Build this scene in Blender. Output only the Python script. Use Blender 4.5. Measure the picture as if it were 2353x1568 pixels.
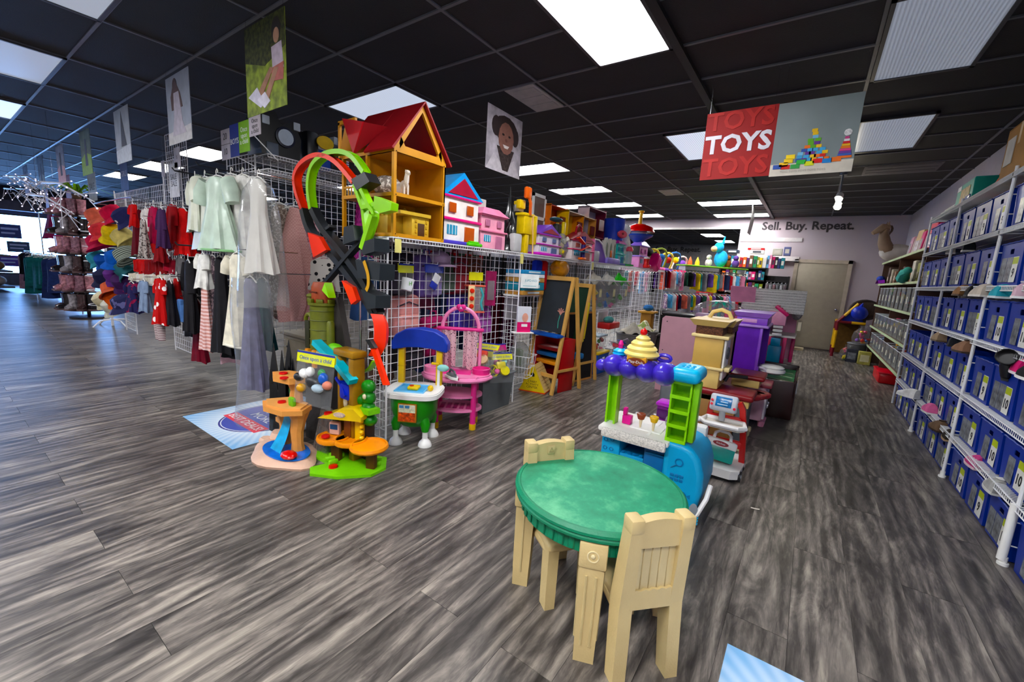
import bpy, bmesh, math, random
from mathutils import Vector, Matrix, Euler
R = math.radians; PI = math.pi
rn = random.Random(11)
sc = bpy.context.scene; col = sc.collection
for o in list(bpy.data.objects): bpy.data.objects.remove(o)

# ------------------------------------------------ camera
EYE = Vector((0, 0, 1.45)); FPX = 962.7; IW, IH = 2353, 1568
yaw, pit, rol = R(34.94), R(-9.44), R(3.44)
fw = Vector((-math.sin(yaw)*math.cos(pit), math.cos(yaw)*math.cos(pit), math.sin(pit)))
r0 = Vector((math.cos(yaw), math.sin(yaw), 0)); u0 = r0.cross(fw)
rt = math.cos(rol)*r0 + math.sin(rol)*u0; up = -math.sin(rol)*r0 + math.cos(rol)*u0
cd = bpy.data.cameras.new('camera'); cam = bpy.data.objects.new('camera', cd); col.objects.link(cam)
m3 = Matrix((rt, up, -fw)).transposed(); cam.matrix_world = Matrix.Translation(EYE) @ m3.to_4x4()
cd.sensor_width = 36; cd.lens = 36*FPX/IW; cd.clip_start = .05; cd.clip_end = 200
sc.camera = cam
def proj(p):
    v = Vector(p)-EYE; d = v.dot(fw)
    return (IW/2+FPX*v.dot(rt)/d, IH/2-FPX*v.dot(up)/d, d) if d > .05 else (-9e9, 0, d)
def ray(u, v): return fw+rt*((u-IW/2)/FPX)-up*((v-IH/2)/FPX)
def onX(u, v, X): d = ray(u, v); return EYE+d*(X/d.x)
def onY(u, v, Y): d = ray(u, v); return EYE+d*(Y/d.y)
def flr(u, v, z=0): d = ray(u, v); return EYE+d*((z-EYE.z)/d.z)
# ------------------------------------------------ world, exposure
wd = bpy.data.worlds.new('world'); sc.world = wd; wd.use_nodes = True
wn = wd.node_tree.nodes; bg = wn['Background']
bg.inputs[0].default_value = (.20, .44, 1, 1); bg.inputs[1].default_value = 15.0
vs = sc.view_settings; vs.view_transform = 'Standard'; vs.look = 'None'; vs.exposure = 0.6; vs.gamma = 1; vs.use_curve_mapping = False
LAMP = 11.0
cy = sc.cycles; cy.use_adaptive_sampling = True; cy.adaptive_threshold = .1; cy.max_bounces = 6; cy.diffuse_bounces = 3; cy.glossy_bounces = 3; cy.transmission_bounces = 3; cy.transparent_max_bounces = 8; cy.caustics_reflective = False; cy.caustics_refractive = False

# ------------------------------------------------ materials
def lin(h):
    h = h.lstrip('#'); c = [int(h[i:i+2], 16)/255 for i in (0, 2, 4)]
    c = [x/12.92 if x <= .04045 else ((x+.055)/1.055)**2.4 for x in c]; g = .3*c[0]+.6*c[1]+.1*c[2]
    return tuple(min(1, max(0, g+(x-g)*1.15)) for x in c)+(1,)
MC = {}
def nodes(name):
    m = bpy.data.materials.new(name); m.use_nodes = True
    t = m.node_tree; return m, t.nodes, t.links, t.nodes['Principled BSDF']
def mt(h, ro=.42, me=0, var=.12, sc_=9, bump=0, bs=60, em=0, co=0, sp=.38):
    k = (h, ro, me, var, sc_, bump, bs, em, co)
    if k in MC: return MC[k]
    m, n, l, b = nodes('mat_'+h.strip('#'))
    b.inputs['Roughness'].default_value = ro; b.inputs['Metallic'].default_value = me; b.inputs['Specular IOR Level'].default_value = sp
    b.inputs['Coat Weight'].default_value = co
    c = lin(h); tc = n.new('ShaderNodeTexCoord')
    ns = n.new('ShaderNodeTexNoise'); ns.inputs['Scale'].default_value = sc_; ns.inputs['Detail'].default_value = 3
    l.new(tc.outputs['Object'], ns.inputs['Vector'])
    rp = n.new('ShaderNodeValToRGB'); rp.color_ramp.elements[0].position = .3; rp.color_ramp.elements[1].position = .72
    rp.color_ramp.elements[0].color = tuple(x*(1-var) for x in c[:3])+(1,); rp.color_ramp.elements[1].color = tuple(min(1, x*(1+var)) for x in c[:3])+(1,)
    l.new(ns.outputs['Fac'], rp.inputs[0]); l.new(rp.outputs[0], b.inputs['Base Color'])
    if em:
        b.inputs['Emission Color'].default_value = c; b.inputs['Emission Strength'].default_value = em
    if bump:
        n2 = n.new('ShaderNodeTexNoise'); n2.inputs['Scale'].default_value = bs; l.new(tc.outputs['Object'], n2.inputs['Vector'])
        bp = n.new('ShaderNodeBump'); bp.inputs['Strength'].default_value = bump; bp.inputs['Distance'].default_value = .01
        l.new(n2.outputs['Fac'], bp.inputs['Height']); l.new(bp.outputs[0], b.inputs['Normal'])
    MC[k] = m; return m
def fab(h, h2=None, kind='plain', s=30, ro=.85):
    """cloth: plain / stripe / stripex / dots / print / check"""
    k = ('fab', h, h2, kind, s)
    if k in MC: return MC[k]
    if h2 is None: m = MC[k] = mt(h, ro, var=.22, sc_=14, bump=.35, bs=18, sp=.2); return m
    m, n, l, b = nodes('cloth_'+h.strip('#')); b.inputs['Roughness'].default_value = ro; b.inputs['Specular IOR Level'].default_value = .2
    tc = n.new('ShaderNodeTexCoord'); mx = n.new('ShaderNodeMix'); mx.data_type = 'RGBA'
    mx.inputs['A'].default_value = lin(h); mx.inputs['B'].default_value = lin(h2)
    cr = n.new('ShaderNodeValToRGB'); cr.color_ramp.interpolation = 'CONSTANT'
    if kind in ('stripe', 'stripex'):
        w = n.new('ShaderNodeTexWave'); w.bands_direction = 'Z' if kind == 'stripe' else 'X'; w.inputs['Scale'].default_value = s; w.inputs['Distortion'].default_value = .6
        l.new(tc.outputs['Object'], w.inputs['Vector']); f = w.outputs['Fac']; cr.color_ramp.elements[1].position = .5
    elif kind == 'dots':
        w = n.new('ShaderNodeTexVoronoi'); w.inputs['Scale'].default_value = s; l.new(tc.outputs['Object'], w.inputs['Vector']); f = w.outputs['Distance']
        cr.color_ramp.elements[0].color = (1,)*4; cr.color_ramp.elements[1].color = (0, 0, 0, 1); cr.color_ramp.elements[1].position = .27
    elif kind == 'check':
        w = n.new('ShaderNodeTexChecker'); w.inputs['Scale'].default_value = s; l.new(tc.outputs['Object'], w.inputs['Vector']); f = w.outputs['Fac']; cr.color_ramp.elements[1].position = .5
    else:
        w = n.new('ShaderNodeTexNoise'); w.inputs['Scale'].default_value = s; l.new(tc.outputs['Object'], w.inputs['Vector']); f = w.outputs['Fac']; cr.color_ramp.elements[1].position = .54
    l.new(f, cr.inputs[0]); l.new(cr.outputs[0], mx.inputs['Factor']); l.new(mx.outputs['Result'], b.inputs['Base Color'])
    MC[k] = m; return m
def clear(h='#ffffff', a=.25, ro=.15):
    """thin clear plastic: see-through with a gloss"""
    k = ('clear', h, a, ro)
    if k in MC: return MC[k]
    m, n, l, b = nodes('clear_plastic'); b.inputs['Roughness'].default_value = ro; b.inputs['Base Color'].default_value = tuple(x*.45 for x in lin(h)[:3])+(1,); b.inputs['Specular IOR Level'].default_value = .9
    tr = n.new('ShaderNodeBsdfTransparent'); mx = n.new('ShaderNodeMixShader'); fr = n.new('ShaderNodeLayerWeight'); fr.inputs[0].default_value = .25
    ma = n.new('ShaderNodeMath'); ma.operation = 'MULTIPLY_ADD'; ma.inputs[1].default_value = .5; ma.inputs[2].default_value = a; ma.use_clamp = True
    tc = n.new('ShaderNodeTexCoord'); ns = n.new('ShaderNodeTexNoise'); ns.inputs['Scale'].default_value = 22; l.new(tc.outputs['Object'], ns.inputs['Vector'])
    bp = n.new('ShaderNodeBump'); bp.inputs['Strength'].default_value = .35; bp.inputs['Distance'].default_value = .006; l.new(ns.outputs['Fac'], bp.inputs['Height']); l.new(bp.outputs[0], b.inputs['Normal'])
    l.new(fr.outputs['Facing'], ma.inputs[0]); l.new(ma.outputs[0], mx.inputs[0]); l.new(tr.outputs[0], mx.inputs[1]); l.new(b.outputs[0], mx.inputs[2])
    l.new(mx.outputs[0], n['Material Output'].inputs[0]); MC[k] = m; return m

# ------------------------------------------------ mesh builder
class MB:
    def __init__(s): s.v = []; s.f = []; s.M = Matrix()
    def at(s, x=0, y=0, z=0, rx=0, ry=0, rz=0, k=1):
        s.M = Matrix.Translation((x, y, z)) @ Euler((R(rx), R(ry), R(rz))).to_matrix().to_4x4() @ Matrix.Scale(k, 4); return s
    def add(s, vs_, fs):
        b = len(s.v); s.v += [tuple(s.M @ Vector(q)) for q in vs_]; s.f += [[i+b for i in f] for f in fs]; return s
    def box(s, x0, x1, y0, y1, z0, z1):
        return s.add([(x, y, z) for x in (x0, x1) for y in (y0, y1) for z in (z0, z1)],
            [(0, 1, 3, 2), (4, 6, 7, 5), (0, 4, 5, 1), (2, 3, 7, 6), (0, 2, 6, 4), (1, 5, 7, 3)])
    def bx(s, c, d): return s.box(c[0]-d[0]/2, c[0]+d[0]/2, c[1]-d[1]/2, c[1]+d[1]/2, c[2]-d[2]/2, c[2]+d[2]/2)
    def rb(s, x0, x1, y0, y1, z0, z1, b=.01, sg=2):
        bm = bmesh.new(); bmesh.ops.create_cube(bm, size=1)
        for v in bm.verts: v.co = Vector((x0+(v.co.x+.5)*(x1-x0), y0+(v.co.y+.5)*(y1-y0), z0+(v.co.z+.5)*(z1-z0)))
        b = min(b, .49*min(x1-x0, y1-y0, z1-z0))
        bmesh.ops.bevel(bm, geom=bm.edges[:], offset=b, segments=sg, profile=.5, affect='EDGES')
        bm.verts.index_update(); s.add([v.co[:] for v in bm.verts], [[v.index for v in f.verts] for f in bm.faces]); bm.free(); return s
    def tap(s, z0, z1, a, b, c0=(0, 0), c1=(0, 0)):
        """tapered box: a=(dx,dy) at z0, b at z1"""
        q = [(c[0]+i*d[0]/2, c[1]+j*d[1]/2, z) for z, d, c in ((z0, a, c0), (z1, b, c1)) for i, j in ((-1, -1), (1, -1), (1, 1), (-1, 1))]
        return s.add(q, [(3, 2, 1, 0), (4, 5, 6, 7), (0, 1, 5, 4), (1, 2, 6, 5), (2, 3, 7, 6), (3, 0, 4, 7)])
    def cyl(s, p, q, r, r2=None, n=10, cap=True):
        p, q = Vector(p), Vector(q); r2 = r if r2 is None else r2; d = (q-p)
        if d.length < 1e-6: return s
        z = d.normalized(); x = z.orthogonal().normalized(); y = z.cross(x); vs_ = []
        for c, k in ((p, r), (q, r2)):
            for i in range(n):
                a = 2*PI*i/n; vs_.append(c+x*(k*math.cos(a))+y*(k*math.sin(a)))
        fs = [(i, (i+1) % n, n+(i+1) % n, n+i) for i in range(n)]
        if cap: fs += [tuple(range(n-1, -1, -1)), tuple(range(n, 2*n))]
        return s.add(vs_, fs)
    def tube(s, pts, r, n=7, closed=False, flat=1):
        pts = [Vector(p) for p in pts]; N = len(pts); rr = r if isinstance(r, (list, tuple)) else [r]*N; vs_ = []; px = None
        for i, p in enumerate(pts):
            a = pts[(i-1) % N] if (closed or i) else p; b = pts[(i+1) % N] if (closed or i < N-1) else p
            t = (b-a).normalized()
            if px is None: px = t.orthogonal().normalized()
            px = (px-t*px.dot(t)); px = px.normalized() if px.length > 1e-5 else t.orthogonal().normalized(); y = t.cross(px)
            for j in range(n):
                g = 2*PI*j/n; vs_.append(p+px*(rr[i]*math.cos(g))+y*(rr[i]*flat*math.sin(g)))
        fs = [(i*n+j, i*n+(j+1) % n, ((i+1) % N)*n+(j+1) % n, ((i+1) % N)*n+j) for i in range(N if closed else N-1) for j in range(n)]
        if not closed: fs += [tuple(range(n-1, -1, -1)), tuple(range((N-1)*n, N*n))]
        return s.add(vs_, fs)
    def rib(s, pts, w, t, side):
        """flat strip along pts; side = width direction (vector or list)"""
        pts = [Vector(p) for p in pts]; N = len(pts); vs_ = []
        for i, p in enumerate(pts):
            tg = (pts[min(i+1, N-1)]-pts[max(i-1, 0)]).normalized(); sd = Vector(side[i] if isinstance(side, list) else side).normalized(); nn = tg.cross(sd).normalized()
            for a, b in ((-1, -1), (1, -1), (1, 1), (-1, 1)): vs_.append(p+sd*(a*w/2)+nn*(b*t/2))
        fs = [(i*4+j, i*4+(j+1) % 4, i*4+4+(j+1) % 4, i*4+4+j) for i in range(N-1) for j in range(4)]+[(3, 2, 1, 0), tuple(range(4*N-4, 4*N))]
        return s.add(vs_, fs)
    def lathe(s, pr, n=20, c=(0, 0, 0), sx=1, sy=1, lobes=0, la=0):
        vs_ = []; fs = []; pr = [(max(r, 2e-4), z) for r, z in pr]
        for r, z in pr:
            for i in range(n):
                a = 2*PI*i/n; k = r*(1+la*math.cos(lobes*a)); vs_.append((c[0]+k*sx*math.cos(a), c[1]+k*sy*math.sin(a), c[2]+z))
        for j in range(len(pr)-1):
            for i in range(n): fs.append((j*n+i, j*n+(i+1) % n, (j+1)*n+(i+1) % n, (j+1)*n+i))
        if pr[0][0] > 1e-3: fs.append(tuple(range(n-1, -1, -1)))
        if pr[-1][0] > 1e-3: fs.append(tuple(range((len(pr)-1)*n, len(pr)*n)))
        return s.add(vs_, fs)
    def ball(s, c, r, n=10, m=6):
        r = r if isinstance(r, (tuple, list)) else (r, r, r)
        pr = [(max(1e-5, math.sin(PI*j/m)), -math.cos(PI*j/m)) for j in range(m+1)]; vs_ = []; fs = []
        for q, z in pr:
            for i in range(n): a = 2*PI*i/n; vs_.append((c[0]+r[0]*q*math.cos(a), c[1]+r[1]*q*math.sin(a), c[2]+r[2]*z))
        for j in range(m):
            for i in range(n): fs.append((j*n+i, j*n+(i+1) % n, (j+1)*n+(i+1) % n, (j+1)*n+i))
        return s.add(vs_, fs)
    def pri(s, poly, a, b, ax='z'):
        """extrude a 2-D polygon from a to b along ax (xz polygon for y, yz polygon for x)"""
        f = {'z': lambda p, t: (p[0], p[1], t), 'y': lambda p, t: (p[0], t, p[1]), 'x': lambda p, t: (t, p[0], p[1])}[ax]; n = len(poly)
        return s.add([f(p, a) for p in poly]+[f(p, b) for p in poly], [tuple(range(n-1, -1, -1)), tuple(range(n, 2*n))]+[(i, (i+1) % n, n+(i+1) % n, n+i) for i in range(n)])
    def sheet(s, fn, nu, nv, th=0):
        vs_ = [fn(i/nu, j/nv) for j in range(nv+1) for i in range(nu+1)]; w = nu+1
        return s.add(vs_, [(j*w+i, j*w+i+1, j*w+w+i+1, j*w+w+i) for j in range(nv) for i in range(nu)])
    def mesh(s, name, mat, ang=38):
        me = bpy.data.meshes.new(name); me.from_pydata(s.v, [], s.f)
        me.materials.append(mat)
        bm = bmesh.new(); bm.from_mesh(me); bmesh.ops.recalc_face_normals(bm, faces=bm.faces); bm.to_mesh(me); bm.free()
        if ang: me.shade_smooth(); me.set_sharp_from_angle(angle=R(ang))
        return me
    def out(s, name, mat, par=None, ang=38): return lk(name, s.mesh(name, mat, ang), par)
def lk(name, me, par=None, loc=None, rot=None):
    o = bpy.data.objects.new(name, me); col.objects.link(o)
    if par: o.parent = par
    if loc: o.location = loc
    if rot: o.rotation_euler = rot
    return o
def tag(o, label, cat, group=None, kind=None):
    o['label'] = label; o['category'] = cat
    if group: o['group'] = group
    if kind: o['kind'] = kind
    return o
def T(name, label, cat, loc=(0, 0, 0), rz=0, group=None, rx=0, ry=0):
    o = lk(name, None, None, loc, (R(rx), R(ry), R(rz))); return tag(o, label, cat, group)
def S(o): o['kind'] = 'structure'; return o
def cp(o, par=None, loc=None, rz=None):
    c = o.copy(); col.objects.link(c); c.parent = par
    if loc is not None: c.location = loc
    if rz is not None: c.rotation_euler = (0, 0, R(rz))
    for ch in o.children: cp(ch, c)
    return c
TX = {}
def txt(s_, size, mat, name='lettering', par=None, loc=(0, 0, 0), rot=(0, 0, 0), ext=.0006, al='CENTER', shear=0, bold=0):
    """flat printed or cut lettering as a mesh, baseline in x, standing in y"""
    k = (s_, size, mat.name, ext, al, shear, bold)
    if k not in TX:
        cu = bpy.data.curves.new('t', 'FONT'); cu.body = s_; cu.size = size; cu.align_x = al; cu.align_y = 'CENTER'; cu.extrude = ext; cu.shear = shear; cu.offset = bold; cu.space_line = .82; cu.resolution_u = 2
        o = bpy.data.objects.new('t', cu); col.objects.link(o)
        me = bpy.data.meshes.new_from_object(o.evaluated_get(bpy.context.evaluated_depsgraph_get())); bpy.data.objects.remove(o); bpy.data.curves.remove(cu)
        me.materials.clear(); me.materials.append(mat); me.name = name; TX[k] = me
    o = lk(name, TX[k], par, loc, tuple(R(a) for a in rot)); return o
W_ = '#f2f2ee'
WHT = mt('#f1f1ee', .35, var=.04); BLK = mt('#111113', .35, var=.2); WIRE = mt('#e9e9ec', .3, var=.03); CHR = mt('#c9ccd2', .18, 1, var=.05)
# ================================================ the setting
CZ = 3.17; XW, XR, YB, YF = -22.0, 1.53, 12.7, -3.2
def mat_floor():
    m, n, l, b = nodes('plank_floor')
    ge = n.new('ShaderNodeNewGeometry'); oi = n.new('ShaderNodeObjectInfo')
    ad = n.new('ShaderNodeMath'); ad.operation = 'ADD'; l.new(ge.outputs['Random Per Island'], ad.inputs[0]); l.new(oi.outputs['Random'], ad.inputs[1])
    fr = n.new('ShaderNodeMath'); fr.operation = 'FRACT'; l.new(ad.outputs[0], fr.inputs[0])
    cb = n.new('ShaderNodeCombineXYZ'); k = n.new('ShaderNodeMath'); k.operation = 'MULTIPLY'; k.inputs[1].default_value = 37; l.new(fr.outputs[0], k.inputs[0])
    l.new(k.outputs[0], cb.inputs[0]); l.new(k.outputs[0], cb.inputs[2])
    va = n.new('ShaderNodeVectorMath'); va.operation = 'ADD'; l.new(ge.outputs['Position'], va.inputs[0]); l.new(cb.outputs[0], va.inputs[1])
    def noise(sx, sy, s, d, dis=0):
        mp = n.new('ShaderNodeMapping'); mp.inputs['Scale'].default_value = (sx, sy, 1); l.new(va.outputs[0], mp.inputs[0])
        x = n.new('ShaderNodeTexNoise'); x.inputs['Scale'].default_value = s; x.inputs['Detail'].default_value = d; x.inputs['Distortion'].default_value = dis; x.inputs['Roughness'].default_value = .65; l.new(mp.outputs[0], x.inputs['Vector']); return x
    a = noise(5, .8, 1.4, 5, 2.2); f = noise(34, 5, 1.3, 3, 1.2); g = noise(2.2, .7, 1.4, 2, 1)
    mp = n.new('ShaderNodeMapping'); mp.inputs['Scale'].default_value = (4.5, .6, 1); l.new(va.outputs[0], mp.inputs[0])
    w = n.new('ShaderNodeTexWave'); w.inputs['Scale'].default_value = 1.1; w.inputs['Distortion'].default_value = 14; w.inputs['Detail'].default_value = 2; w.inputs['Detail Scale'].default_value = .8; l.new(mp.outputs[0], w.inputs['Vector'])
    def mix(x, y, fac):
        q = n.new('ShaderNodeMix'); q.inputs['Factor'].default_value = fac; l.new(x, q.inputs['A']); l.new(y, q.inputs['B']); return q.outputs['Result']
    h = mix(mix(mix(a.outputs['Fac'], w.outputs['Fac'], .13), f.outputs['Fac'], .27), g.outputs['Fac'], .26)
    cr = n.new('ShaderNodeValToRGB'); e = cr.color_ramp.elements; e[0].position = .37; e[0].color = lin('#2c2927'); e[1].position = .68; e[1].color = lin('#aea69a')
    for p, c in ((.46, '#4a4643'), (.53, '#6c6661'), (.59, '#8a837b')): q = e.new(p); q.color = lin(c)
    l.new(h, cr.inputs[0])
    hs = n.new('ShaderNodeHueSaturation'); l.new(cr.outputs[0], hs.inputs['Color']); mr = n.new('ShaderNodeMapRange'); mr.inputs['To Min'].default_value = .82; mr.inputs['To Max'].default_value = 1.1; l.new(fr.outputs[0], mr.inputs[0]); l.new(mr.outputs[0], hs.inputs['Value'])
    l.new(hs.outputs[0], b.inputs['Base Color']); b.inputs['Roughness'].default_value = .36; b.inputs['Specular IOR Level'].default_value = .55
    return m
MFL = mat_floor()
fl = S(MB().box(XW-.2, XR+.2, YF-.2, 21.2, -.1, -.004).out('floor', mt('#191817', .6), ang=0))
PWD, PLN = .2286, 1.56; pk = []
i0 = int((XW+2.39)/PWD)-1
for i in range(i0, int((XR+2.39)/PWD)+1):
    x = -2.39+i*PWD; off = .40 if i % 2 == 0 else 1.18
    for j in range(-3, 14):
        y = off+j*PLN
        if y > YB+8 or y+PLN < YF: continue
        pk.append((x+PWD/2, y+PLN/2))
pm = MB().box(-PWD/2+.0007, PWD/2-.0007, -PLN/2+.001, PLN/2-.001, -.003, 0).mesh('plank', MFL, 0)
def seen(c, dx, dy, z):
    n_ = 0
    for a in (-1, -.5, 0, .5, 1):
        for b_ in (-1, -.5, 0, .5, 1):
            u, v, d = proj((c[0]+a*dx/2, c[1]+b_*dy/2, z))
            if d > .1 and 0 <= u <= IW and 0 <= v <= IH: n_ += 1
    return n_
vis = [(p, seen(p, PWD, PLN, 0)) for p in pk]
big = [p for p, s in sorted(((p, s) for p, s in vis if s), key=lambda q: -q[1]/((q[0][0]**2+q[0][1]**2+2)**1.2))][:300]
bs_ = set(big); rest = MB()
for p in big: lk('plank', pm, fl, (p[0], p[1], 0))
for p, s in vis:
    if p not in bs_ and p[1] < YB+2: rest.box(p[0]-PWD/2+.0007, p[0]+PWD/2-.0007, p[1]-PLN/2+.001, p[1]+PLN/2-.001, -.003, 0)
o = rest.out('floor_planks', MFL, fl, 0); o['kind'] = 'stuff'

# ceiling: grid bars and lay-in tiles
MT = mt('#242427', .75, var=.12, sc_=3, bump=.2, bs=90); MBAR = mt('#5d5f66', .4, var=.08)
ce = S(MB().box(XW-.2, XR+.2, YF-.2, 21.2, CZ+.05, CZ+.15).out('ceiling', mt('#0d0d0e', .8), ang=0))
TXS = [-2.315+1.22*i for i in range(-17, 5)]; TYS = [2.85+.61*j for j in range(-10, 31)]
LT = []      # ceiling lights: x0,x1,y0,y1,strength,label,kind
def cells():
    for i in range(len(TXS)-1):
        for j in range(len(TYS)-1): yield TXS[i], TXS[i+1], TYS[j], TYS[j+1]
LIGHTS = [(-1.70, -1.10, 2.235, 3.45, 2.0, 'brightest ceiling light panel, overexposed, above the green table', 'ceiling light'),
 (-4.755, -3.535, 2.85, 3.46, .045, 'ceiling light panel right behind the red roofed dollhouse', 'ceiling light'),
 (.14, .74, 3.50, 4.72, .014, 'dim blue-grey ribbed ceiling light panel at the upper right corner', 'ceiling light'),
 (.14, .74, 5.72, 6.94, .016, 'dim ribbed ceiling light panel right of the toys sign', 'ceiling light'),
 (-1.72, -1.12, 5.35, 6.57, .05, 'ceiling light panel half hidden left of the toys sign', 'ceiling light'),
 (-4.755, -3.535, 5.90, 6.51, 2.2, 'ceiling light panel behind the hanging portrait of a smiling girl', 'ceiling light'),
 (-4.755, -3.535, 7.73, 8.34, 2.2, 'long ceiling light panel above the orange play houses', 'ceiling light'),
 (-4.755, -3.535, 9.56, 10.17, 2.2, 'ceiling light panel above the yellow handled spinning top toy, nearer one', 'ceiling light'),
 (-4.755, -3.535, 11.39, 12.0, 2.2, 'ceiling light panel above the spinning top toy, nearest the soffit', 'ceiling light'),
 (-2.315, -1.095, 9.9, 10.51, 2.2, 'ceiling light panel below the toys sign, nearer one', 'ceiling light'),
 (-2.315, -1.095, 11.73, 12.34, 2.2, 'ceiling light panel close to the back wall lettering', 'ceiling light'),
 (-4.755, -4.145, -.2, 1.02, .025, 'ceiling light panel cut by the top left edge of the picture', 'ceiling light'),
 (-7.19, -5.97, .41, 1.02, .022, 'ribbed ceiling light panel at the left edge of the picture', 'ceiling light'),
 (-9.63, -8.41, .41, 1.02, .05, 'small lit corner of ceiling light panel at the left edge below another', 'ceiling light'),
 (-9.63, -8.41, 2.85, 3.46, 1, 'ceiling light panel left of the boys sign above hanging clothes', 'ceiling light'),
 (-12.07, -10.85, 2.85, 3.46, 1, 'far ceiling light panel second left of the boys sign', 'ceiling light'),
 (-14.51, -13.29, 2.85, 3.46, 1, 'far ceiling light panel third left of the boys sign', 'ceiling light'),
 (-3.55, -2.85, 16.3, 17.4, 1.6, 'ceiling light panel in the room beyond the wide opening, nearer one', 'ceiling light'),
 (-3.50, -2.85, 18.7, 19.8, 1.6, 'ceiling light panel in the room beyond the wide opening, farther one', 'ceiling light'),
 (-6.6, -5.3, 14.0, 14.6, 1.6, 'long ceiling light beyond the opening, behind the yellow hoop toys', 'ceiling light'),
 (-6.9, -5.6, 16.6, 17.2, 1.6, 'long far ceiling light beyond the opening, above plush toys', 'ceiling light')]
for x in (-7.19, -12.07, -4.755, -1.7, .14):   # unseen panels added on behind the camera, extra strong as frontal fill
    LIGHTS.append((x, x+1.22 if x < -2 else x+.61, -1.42, -.81 if x < -2 else -.2, 3.2, None, 'ceiling light'))
for x in (-9.63, -14.51): LIGHTS.append((x, x+1.22, 5.9, 6.51, 1.6, None, 'ceiling light'))
for x in (-9.63, -6.0): LIGHTS.append((x, x+1.22, 9.56, 10.17, 1.6, None, 'ceiling light'))
def inlight(a, b_, c, d):
    return any(x0 < (a+b_)/2 < x1 and y0 < (c+d)/2 < y1 and x1-x0 > 1.1 for x0, x1, y0, y1, *_ in LIGHTS)
cl = [((a+b_)/2, (c+d)/2) for a, b_, c, d in cells() if not inlight(a, b_, c, d)]
cl = [(p, seen(p, 1.22, .61, CZ)) for p in cl]
tm = MB().box(-.597, .597, -.292, .292, 0, .02).mesh('ceiling_tile', MT, 0)
bigc = [p for p, s in sorted((q for q in cl if q[1]), key=lambda q: -q[1]/((q[0][0]**2+q[0][1]**2+2)**1.1))][:300]
bs_ = set(bigc); rest = MB()
for p in bigc: lk('ceiling_tile', tm, ce, (p[0], p[1], CZ+.002+rn.uniform(0, .004)))
for p, s in cl:
    if p not in bs_: rest.box(p[0]-.597, p[0]+.597, p[1]-.292, p[1]+.292, CZ+.004, CZ+.02)
rest.out('ceiling_tiles', MT, ce, 0)['kind'] = 'stuff'
gb = MB().box(-.012, .012, YF, 21, 0, .012).mesh('grid_bar', MBAR, 0); gc = MB().box(XW, XR, -.012, .012, 0, .012).mesh('grid_bar', MBAR, 0)
for x in TXS: lk('grid_bar', gb, ce, (x, 0, CZ-.006))
for y in TYS: lk('grid_bar', gc, ce, (0, y, CZ-.0065))
MB().box(-1.09, -1.03, YF, YB, CZ-.035, CZ).out('beam_trim', mt('#17171a', .5), ce)   # the deeper dark joint over the aisle
def lens(st, tint='#f4f7ff'):
    k = ('lens', st, tint)
    if k in MC: return MC[k]
    m, n, l, b = nodes('light_lens'); tc = n.new('ShaderNodeTexCoord'); w = n.new('ShaderNodeTexWave'); w.inputs['Scale'].default_value = 14; w.inputs['Distortion'].default_value = .4
    l.new(tc.outputs['Object'], w.inputs[0]); mr = n.new('ShaderNodeMapRange'); mr.inputs['To Min'].default_value = st*.72*LAMP; mr.inputs['To Max'].default_value = st*1.15*LAMP; l.new(w.outputs['Fac'], mr.inputs[0])
    b.inputs['Base Color'].default_value = lin('#8f97a3' if st < .5 else '#c8ccd2'); b.inputs['Roughness'].default_value = .25; b.inputs['Emission Color'].default_value = lin(tint)
    l.new(mr.outputs[0], b.inputs['Emission Strength']); MC[k] = m
    if st < .2: m.cycles.emission_sampling = 'NONE'
    return m
FRM = mt('#3a3b40', .4)
nl = 0
for x0, x1, y0, y1, st, lab, cat in LIGHTS:
    nl += 1
    t = T('ceiling_light', lab or ['one', 'two', 'three', 'four', 'five', 'six', 'seven', 'eight', 'nine', 'ten'][nl % 10]+' of the ceiling light panels added as fill out of the picture', cat, ((x0+x1)/2, (y0+y1)/2, CZ), 0, 'ceiling light panels')
    if not lab: t['label'] = 'ceiling light panel added for fill outside the picture'
    a, c = (x1-x0)/2, (y1-y0)/2; f = MB()
    for q in ((-a, a, -c, -c+.025), (-a, a, c-.025, c), (-a, -a+.025, -c, c), (a-.025, a, -c, c)): f.box(*q, -.02, .001)
    f.out('frame', FRM, t, 0); MB().box(-a+.02, a-.02, -c+.02, c-.02, -.012, -.004).out('lens', lens(st, '#dfe9ff' if st < .5 else '#fdfdff'), t, 0)
for k, (x0, x1, y0, y1, lab) in enumerate(((-2.69, -2.36, 3.47, 4.06, 'pale plain ceiling vent panel beside the hanging portrait'), (-2.71, -2.36, 8.5, 9.05, 'small pale ceiling vent panel far down the aisle'),
        (-1.75, -.95, 7.0, 7.6, 'dark grey ceiling return grille under the toys sign'), (.35, 1.15, 7.75, 8.3, 'grey ceiling return grille right of the spotlight'))):
    t = T('ceiling_vent', lab, 'vent', ((x0+x1)/2, (y0+y1)/2, CZ), 0, 'ceiling vents'); a, c = (x1-x0)/2, (y1-y0)/2; mm = mt('#a9a8a6' if k < 2 else '#47464a', .5)
    MB().box(-a, a, -c, c, -.012, .001).out('frame', mm, t, 0)
    for j in range(3): MB().box(-a+.03, a-.03, -c+.05+j*c*.62, -c+.05+j*c*.62+.45*c, -.016, -.011).out('slat', mm, t, 0)
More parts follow.
